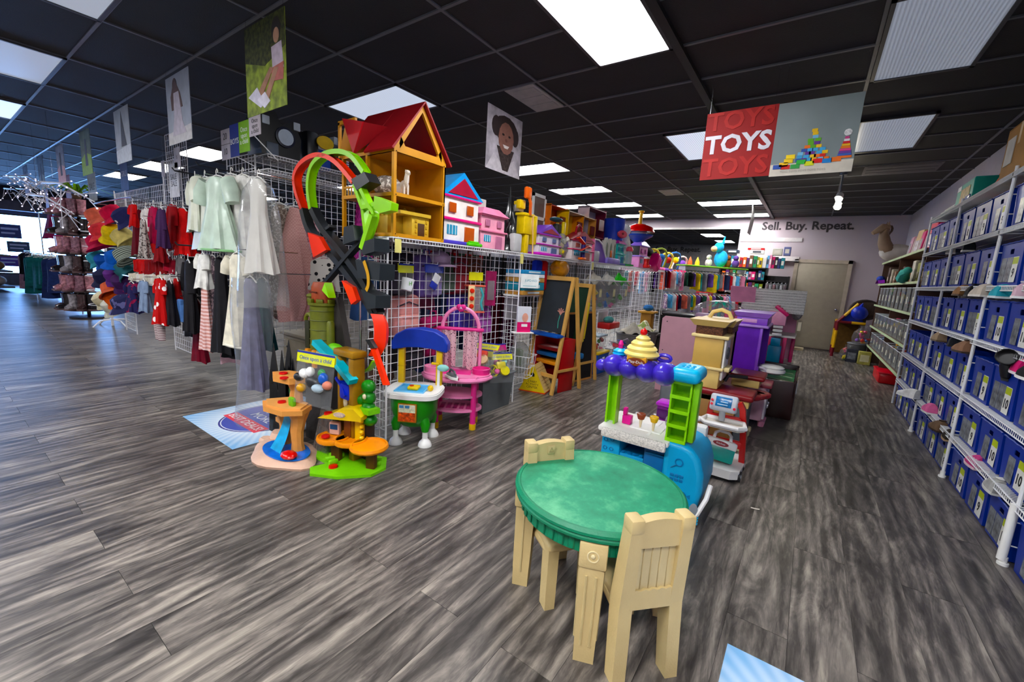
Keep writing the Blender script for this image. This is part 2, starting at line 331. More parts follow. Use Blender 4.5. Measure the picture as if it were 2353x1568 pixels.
# walls
WB = mt('#b9aeb2', .7, var=.03, sc_=2); WG = mt('#8b8b93', .7, var=.05)
wb = S(MB().box(-1.76, XR+.1, YB, YB+.15, 0, CZ+.05).box(XW, -1.76, YB, YB+.15, 2.92, CZ+.05).out('wall_back', WB, ang=0))
MB().box(XW, -1.76, YB-.03, YB, 2.90, 2.95).out('soffit_trim', mt('#d8d4ce', .5), wb, 0)
for i, (z, nm) in enumerate(((2.58, 'wall_rail'), (2.12, 'wall_rail'))): MB().rb(-1.74, -.37, YB-.02, YB, z, z+.1, .006).out(nm, mt('#e3dedb', .4), wb)
MB().box(-1.74, -.37, YB-.09, YB, 2.11, 2.125).out('wall_ledge', mt('#e3dedb', .4), wb)
txt('Sell. Buy. Repeat.', .27, mt('#3b3638', .7), 'lettering', wb, (-.345, YB-.004, 2.96), (90, 0, 0), .003, bold=.007)
S(MB().box(XR, XR+.12, YF, YB+.15, 0, CZ+.05).out('wall_right', mt('#b3adb6', .7, var=.03), ang=0))
S(MB().box(XW, XR+.12, YF-.12, YF, 0, CZ+.05).out('wall_front', mt('#a9a6a8', .7), ang=0))
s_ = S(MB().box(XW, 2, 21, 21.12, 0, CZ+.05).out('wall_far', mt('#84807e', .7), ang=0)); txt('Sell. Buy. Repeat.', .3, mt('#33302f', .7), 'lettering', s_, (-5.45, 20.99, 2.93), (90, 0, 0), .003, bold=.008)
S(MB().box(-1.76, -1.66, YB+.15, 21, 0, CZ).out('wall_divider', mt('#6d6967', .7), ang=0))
# door in the back wall
dr = S(lk('door_1', None, None, (0, 0, 0))); DT = mt('#a89f8e', .45, var=.05)
MB().rb(-.37, .6, YB-.05, YB-.005, .02, 2.08, .004).out('door_leaf', DT, dr)
fm = MB().box(-.45, -.37, YB-.06, YB+.01, 0, 2.16).box(.6, .68, YB-.06, YB+.01, 0, 2.16).box(-.45, .68, YB-.06, YB+.01, 2.08, 2.16); fm.out('door_frame', mt('#b9ad9c', .45), dr)
MB().cyl((.52, YB-.05, 1.0), (.52, YB-.1, 1.0), .012).ball((.52, YB-.12, 1.0), .03).out('door_knob', CHR, dr)
# far left wall with shop windows
WL = mt('#565868', .7); wl = MB(); OP = [(-3.0, 1.1, .5, 2.35), (1.55, 3.25, .35, 2.35), (3.4, 4.3, .35, 2.35)]
yy = YF
for a, b_, z0, z1 in OP: wl.box(XW-.15, XW, yy, a, 0, CZ+.05).box(XW-.15, XW, a, b_, 0, z0).box(XW-.15, XW, a, b_, z1, CZ+.05); yy = b_
wl.box(XW-.15, XW, yy, 21, 0, CZ+.05); S(wl.out('wall_left', WL, ang=0))
for k, (a, b_, z0, z1) in enumerate(OP):
    w = S(lk('window_%d' % (k+1), None, None, (XW-.1, 0, 0))); f = MB()
    for q in ((a, a+.05, z0, z1), (b_-.05, b_, z0, z1), (a, b_, z0, z0+.05), (a, b_, z1-.05, z1)): f.box(-.02, .09, *q)
    f.out('window_frame', mt('#23262c', .4), w, 0); MB().box(0, .006, a+.04, b_-.04, z0+.04, z1-.04).out('window_pane', clear('#ffffff', .04, .03), w, 0)
w2 = bpy.data.objects['window_2']
for y, z, h, cc in ((1.7, 1.55, .45, '#3e4a7d'), (1.85, 1.1, .35, '#3c5573'), (1.62, .62, .36, '#5a3f9c'), (2.2, .62, .36, '#3f7fb5')):
    o = MB().box(.1, .11, y, y+.5, z, z+h).out('window_notice', mt(cc, .6), w2, 0); o['label'] = 'notice taped inside the shop window'
    MB().box(.11, .113, y+.06, y+.44, z+h*.6, z+h*.75).out('printed_line', mt('#c9cfe6', .6), o, 0); MB().box(.11, .113, y+.06, y+.36, z+h*.3, z+h*.42).out('printed_line', mt('#c9cfe6', .6), o, 0)
S(MB().box(XW, XW+.5, YF, 12, 2.45, 2.75).out('trim_1', mt('#6e6c7c', .6), ang=0))
# ================================================ right side: wire shelving with blue shoe bins
SZ = [.36, .71, 1.14, 1.55, 1.965, 2.375]; FX, BXX = 1.08, 1.47
ORD = ['first', 'second', 'third', 'fourth', 'fifth', 'sixth', 'seventh', 'eighth', 'ninth', 'tenth', 'eleventh', 'twelfth', 'thirteenth', 'fourteenth', 'fifteenth', 'sixteenth', 'seventeenth', 'eighteenth', 'nineteenth', 'twentieth']
BAYS = [(2.02, 3.35, 'nearest the camera, cut by the right edge'), (3.35, 4.70, 'second from the right edge'), (4.70, 6.06, 'third from the right edge'), (6.06, 7.37, 'farthest, next to the clear toy boxes')]
WS = mt('#eceef0', .3, var=.03)
def upright():
    m = MB(); m.cyl((FX, 0, .02), (FX, 0, 2.42), .011, n=8).cyl((BXX, 0, .02), (BXX, 0, 2.42), .011, n=8)
    for k in range(17): m.cyl((FX, 0, .12+k*.14), (BXX, 0, .12+k*.14), .004, n=5)
    return m
def wshelf(L):
    m = MB(); 
    for x, z in ((FX-.012, 0), (FX-.012, -.032), (BXX, 0), ((FX+BXX)/2, -.005)): m.cyl((x, 0, z), (x, L, z), .0045, n=5)
    n = int(L/.028)
    for k in range(n+1):
        y = k*L/n; m.box(FX-.012, BXX, y-.0017, y+.0017, -.0015, .003).box(FX-.0145, FX-.0115, y-.0017, y+.0017, -.032, .002)
    return m
um = upright().mesh('upright', WS); smm = {}
for y0, y1, lab in BAYS:
    t = T('wire_shelving_bay', 'white wire shelving bay of blue bins, '+lab, 'shelving', (0, y0, 0), 0, 'wire shelving bays along the right wall')
    lk('upright', um, t); 
    if y1 > 7: lk('upright', um, t, (0, y1-y0, 0))
    L = round(y1-y0, 2)
    if L not in smm: smm[L] = wshelf(L).mesh('wire_shelf', WS)
    for z in SZ: lk('wire_shelf', smm[L], t, (0, 0, z))
    MB().cyl((FX, 0, 0), (FX, 0, .015), .024, n=12).cyl((FX, 0, .0), (FX, 0, .05), .016, n=10).out('foot', WHT, t)
    if y0 == 3.35: MB().cyl((FX-.01, 0, .03), (FX-.01, 0, .36), .02, n=12).out('post_sleeve', WHT, t)
BLU = mt('#07308f', .4, var=.1, sc_=4, sp=.25)
def binmesh(w, h, d=.36):
    m = MB(); t = .004; a, b = w/2-.012, w/2       # flares a little to the top
    m.add([(.012, -a, 0), (d-.005, -a, 0), (d-.005, a, 0), (.012, a, 0)], [(0, 1, 2, 3)])
    # back and sides as thin double walls
    for p, q in (((.012, -a), (0, -b)), ((.012, a), (0, b))):
        sgn = -1 if p[1] > 0 else 1
        m.add([(p[0], p[1], 0), (d-.005, p[1], 0), (d, q[1], h), (q[0], q[1], h), (p[0], p[1]+sgn*t, .003), (d-.005, p[1]+sgn*t, .003), (d, q[1]+sgn*t, h), (q[0], q[1]+sgn*t, h)],
              [(0, 1, 2, 3), (4, 5, 6, 7), (3, 2, 6, 7), (0, 3, 7, 4), (1, 2, 6, 5)])
    m.box(d-.009, d-.005, -a, a, 0, h)
    hw, z0, z1 = .033, h*.74, h*.86
    def fx(z): return .012*(1-z/h)
    def py(z): return a+(b-a)*z/h
    zs = [0, z0, z1, h]
    for x_ in (0, t):
        for i in range(3):
            za, zb = zs[i], zs[i+1]; A, B = fx(za)+x_, fx(zb)+x_
            for l_, r_ in (((-1, -hw), (hw, 1)) if i == 1 else ((-1, -hw), (-hw, hw), (hw, 1))):
                f_ = lambda e, z: e*py(z) if abs(e) == 1 else e
                m.add([(A, f_(l_, za), za), (A, f_(r_, za), za), (B, f_(r_, zb), zb), (B, f_(l_, zb), zb)], [(0, 1, 2, 3)])
    # rolled rim, sagging a little in waves
    m.tube([(-.003, b*(1-2*i/12), h+.002*math.sin(i*1.9)) for i in range(13)], .006, 6)
    m.tube([(0, -b, h), (d, -b, h)], .005, 5).tube([(0, b, h), (d, b, h)], .005, 5)
    return m
cardd = MB().rb(-.002, 0, -.05, .05, 0, .175, .0008, 1).mesh('picture_card', mt('#6e7278', .35, var=.8, sc_=26), 0)
cardw = MB().rb(-.002, 0, -.05, .05, 0, .175, .0008, 1).mesh('number_card', mt('#e6e6e0', .4, var=.08), 0)
cardh = MB().box(-.0027, -.0018, -.046, .046, .125, .17).mesh('card_header', mt('#b7c62e', .5), 0)
INK = mt('#16171b', .6)
binm = {}
def blue_bin(y, z, w, h, num, lab, npic=1):
    k = (round(w, 3), h)
    if k not in binm: binm[k] = binmesh(w, h).mesh('bin_body', BLU, 30)
    t = T('shoe_bin', lab, 'bin', (1.10, y, z+.004), 0, 'blue shoe bins')
    lk('bin_body', binm[k], t); s_ = w/.4
    ys = {1: (.05,), 2: (.12, .012)}[npic]
    for q in ys: lk('picture_card', cardd, t, (.006, q*s_, .025+rn.uniform(-.004, .004)))
    c = lk('number_card', cardw, t, (.006, -.095*s_, .025)); lk('card_header', cardh, c)
    txt(num, .085, INK, 'number', c, (-.003, 0, .062), (90, 0, -90), .0004, bold=.0015)
NUM = {0: ['4', '3', '2', '10', '9', '10', '8', '8', '7', '7', '6', '6'], 1: ['12', '11', '11', '10', '10', '9', '9', '8', '8', '8', '7', '7'], 2: ['12', '12', '11', '11', '10', '9', '9', '9', '8', '8', '8', '7'],
       3: ['12', '12', '11', '11', '11', '10', '9', '9', '8', '8', '7', '7'], 4: ['13', '12', '12', '11', '10', '9', '9', '9', '8', '8', '7', '7'], 5: ['13', '13', '12', '12', '11', '10', '9', '9', '8', '8', '7', '7']}
SHN = ['on the floor', 'on the lowest wire shelf', 'on the second wire shelf', 'on the third wire shelf', 'on the fourth wire shelf', 'on the fifth wire shelf']
for r_ in range(6):
    z = 0 if r_ == 0 else SZ[r_-1]; k = 0
    for y0, y1, _ in BAYS:
        for q in range(3):
            w = .40; y = y0+.03+(q+.5)*(y1-y0-.04)/3
            u, v, d = proj((1.1, y+.2, z+.15))
            if u < IW+1500: 
                n_ = NUM[r_][min(11, k)]
                blue_bin(y, z, w, .30 if r_ > 1 else .27, n_, 'blue shoe bin marked %s, %s from the right end, %s' % (n_, ORD[k], SHN[r_]), 2 if (k+r_) % 3 == 0 else 1)
            k += 1
# shoes lying in and on the bins
def shoe(loc, rz, c1, c2, lab, kind='sneaker', k=1, rx=0, ry=0):
    t = T('shoe', lab, 'shoe', loc, rz, 'shoes on the right hand shelving', rx, ry); L, W = .17*k, .032*k
    def prof(u): return W*(1.0+.25*math.sin(PI*min(1, u*1.15)))*(1 if u < .9 else .75)
    def hh(u): return k*((.075 if kind != 'boot' else .15) if u < .35 else .075-.05*(u-.35)/.65 if kind != 'boot' else .15-.11*min(1, (u-.35)/.2) if u < .55 else .045-.02*(u-.55)/.45)
    m = MB(); ns, nr = 10, 9; v = []; f = []
    for i in range(ns+1):
        u = i/ns
        for j in range(nr):
            a = PI*j/(nr-1); v.append((L*u, prof(u)*math.cos(a), .012*k+hh(u)*math.sin(a)**.7))
    for i in range(ns):
        for j in range(nr-1): f.append((i*nr+j, i*nr+j+1, (i+1)*nr+j+1, (i+1)*nr+j))
    f += [tuple(range(nr)), tuple(range(ns*nr, ns*nr+nr))[::-1]]
    m.add(v, f).out('upper', fab(c1), t)
    m = MB(); pl = [(L*i/10, -prof(i/10)*1.06) for i in range(11)]+[(L*i/10, prof(i/10)*1.06) for i in range(10, -1, -1)]
    m.pri(pl, 0, .014*k).out('sole', mt(c2, .6), t)
    if kind == 'sneaker':
        m = MB()
        for i in range(3): m.cyl((L*(.45+.1*i), -W*.5, k*(.075-.012*i)), (L*(.45+.1*i), W*.5, k*(.075-.012*i)), .004*k, n=5)
        m.out('laces', WHT, t)
    else: MB().at(L*.17, 0, hh(0)+.012*k).lathe([(.02*k, 0), (.024*k, .006*k), (.018*k, .008*k)], 10).out('collar', mt(c2, .6), t)
def rubber_boot(loc, lab):
    t = T('shoe', lab, 'shoe', (loc[0]+.06, loc[1]-.1, loc[2]+.055), 250, 'shoes on the right hand shelving', 0, 80); t.scale = (.8, .8, .8); m = MB().lathe([(.05, .02), (.055, .08), (.05, .14), (.062, .3), (.056, .302), (.048, .2)], 14); m.tube([(-.02, 0, .04), (.06, 0, .045), (.14, 0, .03)], [.045, .05, .03], 10).out('boot_shaft', mt('#1b1c1f', .25, var=.2), t)
    MB().pri([(-.06, -.045), (.09, -.045), (.17, -.02), (.17, .02), (.09, .045), (-.06, .045)], -.012, .012).out('sole', mt('#0e0e10', .5), t)
SH = [((1.12, 6.3, 1.90), 60, '#b9b4ad', '#e8e8e4', 'pale sneaker on its side above the farthest upper bins'), ((1.10, 5.55, 1.87), 80, '#22242a', '#dddddd', 'black sneaker lying above bins under the fifth shelf'),
 ((1.10, 5.35, 1.47), 95, '#9a7350', '#5d452f', 'tan shoe on bins of the third wire shelf'), ((1.08, 5.0, 1.465), 85, '#1d1f22', '#101010', 'black flat shoe on bins of the third wire shelf'),
 ((1.08, 4.68, 1.47), 100, '#c9bfb2', '#e6e2da', 'cream sandal shoe on bins of the third wire shelf'), ((1.09, 4.38, 1.465), 90, '#3f9fb0', '#d7e3e6', 'teal slip-on shoe on bins of the third wire shelf'),
 ((1.08, 4.0, 1.47), 80, '#d7b7c4', '#ffffff', 'pale pink shoe on bins of the third wire shelf'),
 ((1.09, 5.7, 1.02), 95, '#a08b74', '#6b5a48', 'brown loafer on bins of the second wire shelf'), ((1.09, 5.25, 1.02), 80, '#24262b', '#111111', 'dark shoe on bins of the second wire shelf'),
 ((1.07, 4.75, 1.02), 100, '#8a6a55', '#3b2f28', 'worn brown shoe on bins of the second wire shelf'), ((1.04, 4.12, 1.02), 112, '#2a2c30', '#121212', 'black rubber boot leaning out over second shelf bins'),
 ((1.09, 3.72, 1.02), 85, '#c2326b', '#e8e0e4', 'hot pink shoe on bins of the second wire shelf'), ((1.07, 3.5, 1.02), 90, '#17181b', '#f0f0f0', 'black and white striped sneaker on second shelf bins'),
 ((1.06, 6.0, .37), 130, '#eeeeea', '#ffffff', 'white baby shoe hanging over the lowest wire shelf'), ((1.07, 5.35, .365), 95, '#d46d9c', '#e9e9e9', 'pink shoe on the lowest wire shelf edge'),
 ((1.09, 5.0, .29), 100, '#6f5a48', '#3a2d25', 'brown leather loafer in a floor bin'), ((1.10, 4.78, .28), 85, '#2b2622', '#b39a7a', 'dark brown moccasin shoe in a floor bin'), ((1.12, 4.1, .285), 95, '#b8487c', '#e0c8d2', 'magenta shoe in floor bin beneath the wires'), ((1.10, 3.66, .28), 90, '#a3a3a0', '#d7d7d3', 'grey sneaker in the floor bin by the near post')]
for i, (l_, rz, a, b_, lab) in enumerate(SH): shoe(l_, rz, a, b_, lab, 'sneaker' if i % 3 else 'flat', 1.15) if 'boot' not in lab else rubber_boot(l_, lab)
# on top of the wire shelving
def carton(name, lab, cat, loc, d, c, rz=0, tape='#c9a878', ctext=None, group=None):
    t = T(name, lab, cat, loc, rz, group); x, y, z = d
    MB().rb(-x/2, x/2, -y/2, y/2, 0, z, .004, 1).out('body', mt(c, .7, var=.1), t)
    MB().box(-x/2-.001, x/2+.001, -.022, .022, z*.6, z+.001).out('tape', mt(tape, .3), t, 0)
    MB().box(-x/2, -.002, -y/2, y/2, z+.0005, z+.006).box(.002, x/2, -y/2, y/2, z+.0005, z+.006).out('flap', mt(c, .7, var=.15), t, 0)
    return t
t = carton('cardboard_box', 'tall brown cardboard box on top of the wire shelving', 'box', (1.27, 4.85, 2.385), (.36, .55, .38), '#a5773c')
MB().box(-.186, -.181, .06, .22, .1, .3).out('label_sticker', mt('#c9c6bd', .6), t, 0)
t = T('rope_coil', 'bright yellow coiled cord on the cardboard box', 'cord', (1.22, 4.72, 2.775)); m = MB()
for k in range(3): m.tube([(.1*math.cos(a*PI/9)+.01*k, .12*math.sin(a*PI/9), .012+.018*k) for a in range(18)], .011, 6, True)
m.out('coil', mt('#e6cf1d', .5), t)
t = T('toy_box', 'teal boxed toy set with a window on the wire shelving', 'box', (1.3, 6.45, 2.385)); MB().rb(-.15, .15, -.3, .3, 0, .26, .006, 1).out('carton', mt('#2f9d8b', .5), t)
MB().box(-.154, -.149, -.2, .12, .05, .2).out('window', mt('#c9b27a', .3, var=.5, sc_=20), t, 0); MB().rb(-.158, -.15, -.26, -.1, .06, .1, .004).out('toy_car', mt('#203b8c', .3), t); MB().box(-.153, -.149, .14, .28, .2, .25).out('price_sticker', WHT, t, 0)
t = T('toy_crate', 'orange plastic toy standing on top of the wire shelving', 'toy', (1.2, 5.55, 2.385)); MB().at(0, 0, 0, 0, 20).rb(-.05, .05, -.1, .1, 0, .16, .03, 3).out('body', mt('#e4571d', .4), t); MB().tube([(-.0, -.06, .15), (.02, -.05, .21), (.02, .05, .21), (0, .06, .15)], .012).out('handle', mt('#d84a15', .4), t)
t = T('board_game', 'pale grey board leaning on the wall above the wire shelving', 'board', (1.44, 5.75, 2.385)); MB().rb(-.012, .012, -.32, .32, 0, .36, .004, 1).out('board', mt('#a7a2ab', .6), t); txt('Sell. Buy', .09, mt('#5c5860', .7), 'lettering', t, (-.014, 0, .2), (90, 0, -90))
for k in range(3):
    t = T('plastic_tray', ['white-green', 'pale green', 'mint white'][k]+' plastic tray, '+['lowest', 'middle', 'topmost'][k]+' of three at the far top shelf', 'tray', (1.25+.008*k, 6.98, 2.38+.036*k), 0, 'plastic trays'); MB().rb(-.14+.02*k, .14-.01*k, -.3, .3, 0, .03, .008).out('tray', mt('#a8d8cf' if k % 2 else '#d4ece7', .35), t); MB().tube([(-.14+.02*k, -.3, .03), (.14-.01*k, -.3, .03), (.14-.01*k, .3, .03), (-.14+.02*k, .3, .03)], .005, 5, True).out('rim', WHT, t)

# ------------------------------------------------ far right shelving with clear boxes
GZ = [.385, .785, 1.22, 1.635, 2.06]
t = T('toy_shelving', 'wooden shelving with pale green edged boards and clear toy boxes', 'shelving', (0, 0, 0))
for z in GZ:
    o = MB().box(1.10, 1.5, 7.5, 11.5, z-.03, z).out('shelf_board', mt('#6c5040', .6), t, 0); MB().box(1.088, 1.10, 7.5, 11.5, z-.032, z+.002).out('edge_strip', mt('#b9c9a2', .45), o, 0)
for y in (9.5, 11.48): MB().box(1.12, 1.5, y-.012, y+.012, .0, 2.05).out('side_panel', mt('#5a4134', .6), t, 0)
MB().box(1.12, 1.5, 7.45, 7.47, 0, 2.05).out('side_panel', mt('#5a4134', .6), t, 0)
CT = ['#d23b6c', '#7d4fb4', '#e8a33a', '#3a77c9', '#4aa24f', '#d9d2c5', '#c43a30', '#e36fa4', '#8a8f99', '#f0d84a', '#6b4a3a']
CNM = {'#d23b6c': 'pink', '#7d4fb4': 'purple', '#e8a33a': 'orange', '#3a77c9': 'blue', '#4aa24f': 'green', '#d9d2c5': 'cream', '#c43a30': 'red', '#e36fa4': 'rose', '#8a8f99': 'grey', '#f0d84a': 'yellow', '#6b4a3a': 'brown'}
CLR = clear('#d8dee2', .12)
def toybits(n, a, b, h, seed):
    """a few small loose toys seen through clear plastic"""
    q = random.Random(seed); res = []
    for i in range(n):
        m = MB().at(q.uniform(-a, a), q.uniform(-b, b), q.uniform(.03, h), q.uniform(0, 90), q.uniform(0, 90), q.uniform(0, 90)); k = q.uniform(.9, 1.5)
        if i % 3 == 0: m.ball((0, 0, 0), (.035*k, .03*k, .03*k), 8, 5)
        elif i % 3 == 1: m.rb(-.03*k, .03*k, -.022*k, .022*k, -.02*k, .02*k, .006, 1)
        else: m.lathe([(.01*k, -.03*k), (.026*k, -.02*k), (.016*k, .01*k), (.024*k, .03*k)], 8)
        res.append((m, q.choice(CT)))
    return res
def clear_box(loc, d, lab, seed, n=8, group='clear toy boxes', rz=0, lid=None):
    t = T('clear_box', lab, 'box', loc, rz, group); a, b_, h = d[0]/2, d[1]/2, d[2]; w = .003
    MB().box(-a, a, -b_, -b_+w, 0, h).box(-a, a, b_-w, b_, 0, h).box(-a, -a+w, -b_, b_, 0, h).box(a-w, a, -b_, b_, 0, h).box(-a, a, -b_, b_, 0, w).out('box_wall', CLR, t, 0)
    MB().tube([(-a, -b_, h), (a, -b_, h), (a, b_, h), (-a, b_, h)], .006, 5, True).out('rim', mt('#dfe6ea', .3), t)
    MB().box(-a-.002, -a, -.03, .03, h*.3, h*.62).out('price_card', mt('#d7d3c0', .5), t, 0)
    for m, c in toybits(n, a*.6, b_*.6, h*.95, seed): m.out('toy', mt(c, .4), t)
ROWN = {0: 'lowest', 1: 'second lowest', 2: 'middle', 3: 'upper'}
for r_, z in enumerate(GZ[:3]):
    for k in range(9):
        y = 7.75+k*.42; h = .26 if r_ < 2 else .33; clear_box((1.29, y, z+.002), (.34, .36 if r_ < 2 else .3, h), 'clear plastic box of mixed toys, %s from the blue bins, %s green edged shelf' % (ORD[k], ROWN[r_]), 100*r_+k)
for k in range(9):
    y = 7.75+k*.41; c = ['#6d4d38', '#8b8b48', '#b7b2a8', '#c9a27a', '#59403c', '#b9b9c2', '#7a5a45', '#a9a18e', '#54443c'][k]; t = T('puzzle_box', 'upright %s box, %s from the blue bins, fourth green edged shelf' % (['brown', 'olive', 'pale grey', 'tan', 'dark brown', 'silver', 'chestnut', 'stone', 'umber'][k], ORD[k]), 'box', (1.3, y, GZ[3]+.002), 0, 'upright boxes on the fourth shelf'); MB().rb(-.13, .13, -.06-.02*(k % 3), .1, 0, .22+.05*(k % 3), .006, 1).out('carton', mt(c, .5, var=.5, sc_=12), t); MB().box(-.134, -.129, -.03, .06, .06, .14).out('printed_panel', mt('#ddd3c4', .5), t, 0)
PK = ['#e892b5', '#f0b7cb', '#efe3e6', '#7c2f8c', '#d84f86', '#e7b5c6', '#c0283f', '#d9b98a']
for k in range(8):
    y = 7.7+k*.3; t = T('doll_box', '%s boxed doll set, %s from the blue bins on the top board' % (['rose pink', 'pale pink', 'white', 'purple', 'hot pink', 'blush', 'red', 'tan'][(k*3) % 8], ORD[k]), 'box', (1.28, y, GZ[4]+.002), 8*(k % 3-1), 'doll boxes on the top board'); MB().at(ry=6).rb(-.06, .06, -.11, .11, 0, .3+.05*(k % 3), .006, 1).out('carton', mt(PK[(k*3) % 8], .4), t); MB().at(ry=6).box(-.064, -.059, -.08, .08, .06, .24).out('window', mt('#e9d7de', .2, var=.4, sc_=16), t, 0)
# model horse resting at the far end of the top board
t = T('toy_horse', 'large toy horse with tan neck and white body on the top board', 'toy', (1.22, 10.95, GZ[4]+.002), 200)
MB().ball((0, 0, .17), (.3, .14, .17), 14, 8).out('body', mt('#d8d3cb', .6), t)
MB().tube([(.16, 0, .2), (.24, 0, .36), (.27, 0, .52), (.25, 0, .62)], [.12, .1, .075, .06], 10).out('neck', mt('#8a7460', .7), t)
MB().tube([(.2, 0, .64), (.3, 0, .64), (.42, 0, .55), (.46, 0, .52)], [.05, .075, .045, .035], 10).cyl((.24, .03, .68), (.23, .035, .75), .02, .004, 6).cyl((.24, -.03, .68), (.23, -.035, .75), .02, .004, 6).out('head', mt('#a38c74', .7), t)
MB().sheet(lambda u, v: (.21-.06*u-.03*math.sin(9*v), (.05-.1*u)*.4, .68-.42*v), 3, 8).out('mane', mt('#5e4c3f', .9), t)
t = T('toy_dragon', 'teal plush toy hanging over the fourth green edged shelf', 'toy', (1.06, 8.35, 1.64)); MB().tube([(0, -.25, .14), (-.02, -.1, .12), (0, .1, .05), (.02, .25, .02)], [.03, .06, .08, .03], 8).out('body', fab('#4fa79c'), t); MB().ball((-.01, -.27, .15), .05).out('head', fab('#57b3a6'), t)
t = T('toy_bird', 'purple and blue winged toy at the far end of the shelving', 'toy', (1.1, 11.3, 1.64)); MB().sheet(lambda u, v: (-.05+.1*v, -.2+.5*u, .08*abs(math.sin(PI*u))+.02*v), 8, 2).out('wing', fab('#8a2fa8'), t); MB().ball((0, .05, .1), (.07, .12, .06)).out('body', fab('#3a4fa8'), t)
t = T('storage_tub', 'glossy red tub on the floor under the clear toy boxes', 'tub', (1.28, 9.3, 0)); MB().rb(-.2, .2, -.35, .35, 0, .17, .03).out('tub', mt('#b81f2c', .3), t); MB().rb(-.21, .21, -.36, .36, .16, .19, .012).out('lid', mt('#c72a36', .3), t)
# ================================================ foreground: round table, chairs
BEI = mt('#c6b285', .5, var=.07, sc_=6, bump=.12, bs=120); GRN = mt('#1d7a58', .42, var=.16, sc_=5, bump=.15, bs=150)
def mat_top():
    m, n, l, b = nodes('scuffed_green'); tc = n.new('ShaderNodeTexCoord'); a = n.new('ShaderNodeTexNoise'); a.inputs['Scale'].default_value = 4; a.inputs['Detail'].default_value = 8; a.inputs['Roughness'].default_value = .7
    l.new(tc.outputs['Object'], a.inputs[0]); mp = n.new('ShaderNodeMapping'); mp.inputs['Scale'].default_value = (26, 12, 1); mp.inputs['Rotation'].default_value = (0, 0, .7); l.new(tc.outputs['Object'], mp.inputs[0])
    s = n.new('ShaderNodeTexNoise'); s.inputs['Scale'].default_value = 1; s.inputs['Detail'].default_value = 3; l.new(mp.outputs[0], s.inputs[0])
    x = n.new('ShaderNodeMix'); x.inputs['Factor'].default_value = .16; l.new(a.outputs['Fac'], x.inputs['A']); l.new(s.outputs['Fac'], x.inputs['B'])
    c = n.new('ShaderNodeValToRGB'); e = c.color_ramp.elements; e[0].position = .38; e[0].color = lin('#1b7353'); e[1].position = .68; e[1].color = lin('#6fb98d'); q = e.new(.52); q.color = lin('#2f8c68')
    l.new(x.outputs['Result'], c.inputs[0]); l.new(c.outputs[0], b.inputs['Base Color']); b.inputs['Roughness'].default_value = .45; return m
t = T('play_table', "round green topped children's table with four beige fluted legs", 'table', (-.64, 1.65, 0)); t.scale = (.985, .985, 1.065)
MB().lathe([(.35, .505), (.35, .5165)], 56).out('table_top', mat_top(), t)
MB().lathe([(.348, .514), (.353, .5185), (.362, .518), (.373, .508), (.374, .499), (.367, .493), (.371, .487), (.37, .478), (.355, .472), (.335, .470)], 56).out('rim', GRN, t)
m = MB().lathe([(.338, .475), (.338, .412), (.325, .41)], 56)
for k in range(48):
    a = 2*PI*k/48
    m.at(0, 0, 0, rz=math.degrees(a)).rb(.336, .345, -.013, .013, .415, .472, .004, 1)
m.at().out('apron', GRN, t)
for a in (-68, -158, 22, 112):
    e = lk('leg', None, t, (0, 0, 0), (0, 0, R(a)))
    m = MB(); m.tap(0, .40, (.072, .078), (.088, .092), (.322, 0), (.316, 0)).rb(.262, .368, -.052, .052, .375, .472, .008).out('leg_post', BEI, e)
    for s_ in (-1, 1):
        m = MB(); m.tube([(.3605, s_*.018, .345), (.3595, s_*.0165, .07)], .0055, 6).out('flute', mt('#bfae84', .5), e)
        m = MB(); m.tube([(.32, s_*.0445, .345), (.322, s_*.041, .07)], .006, 6).out('flute', mt('#bfae84', .5), e)
    m = MB(); m.tube([(.3685, .02*math.cos(k*PI/8), .424+.02*math.sin(k*PI/8)) for k in range(16)], .0028, 5, True).ball((.3685, 0, .424), (.004, .009, .009), 8, 6).out('rosette', mt('#d7c9a2', .45), e)
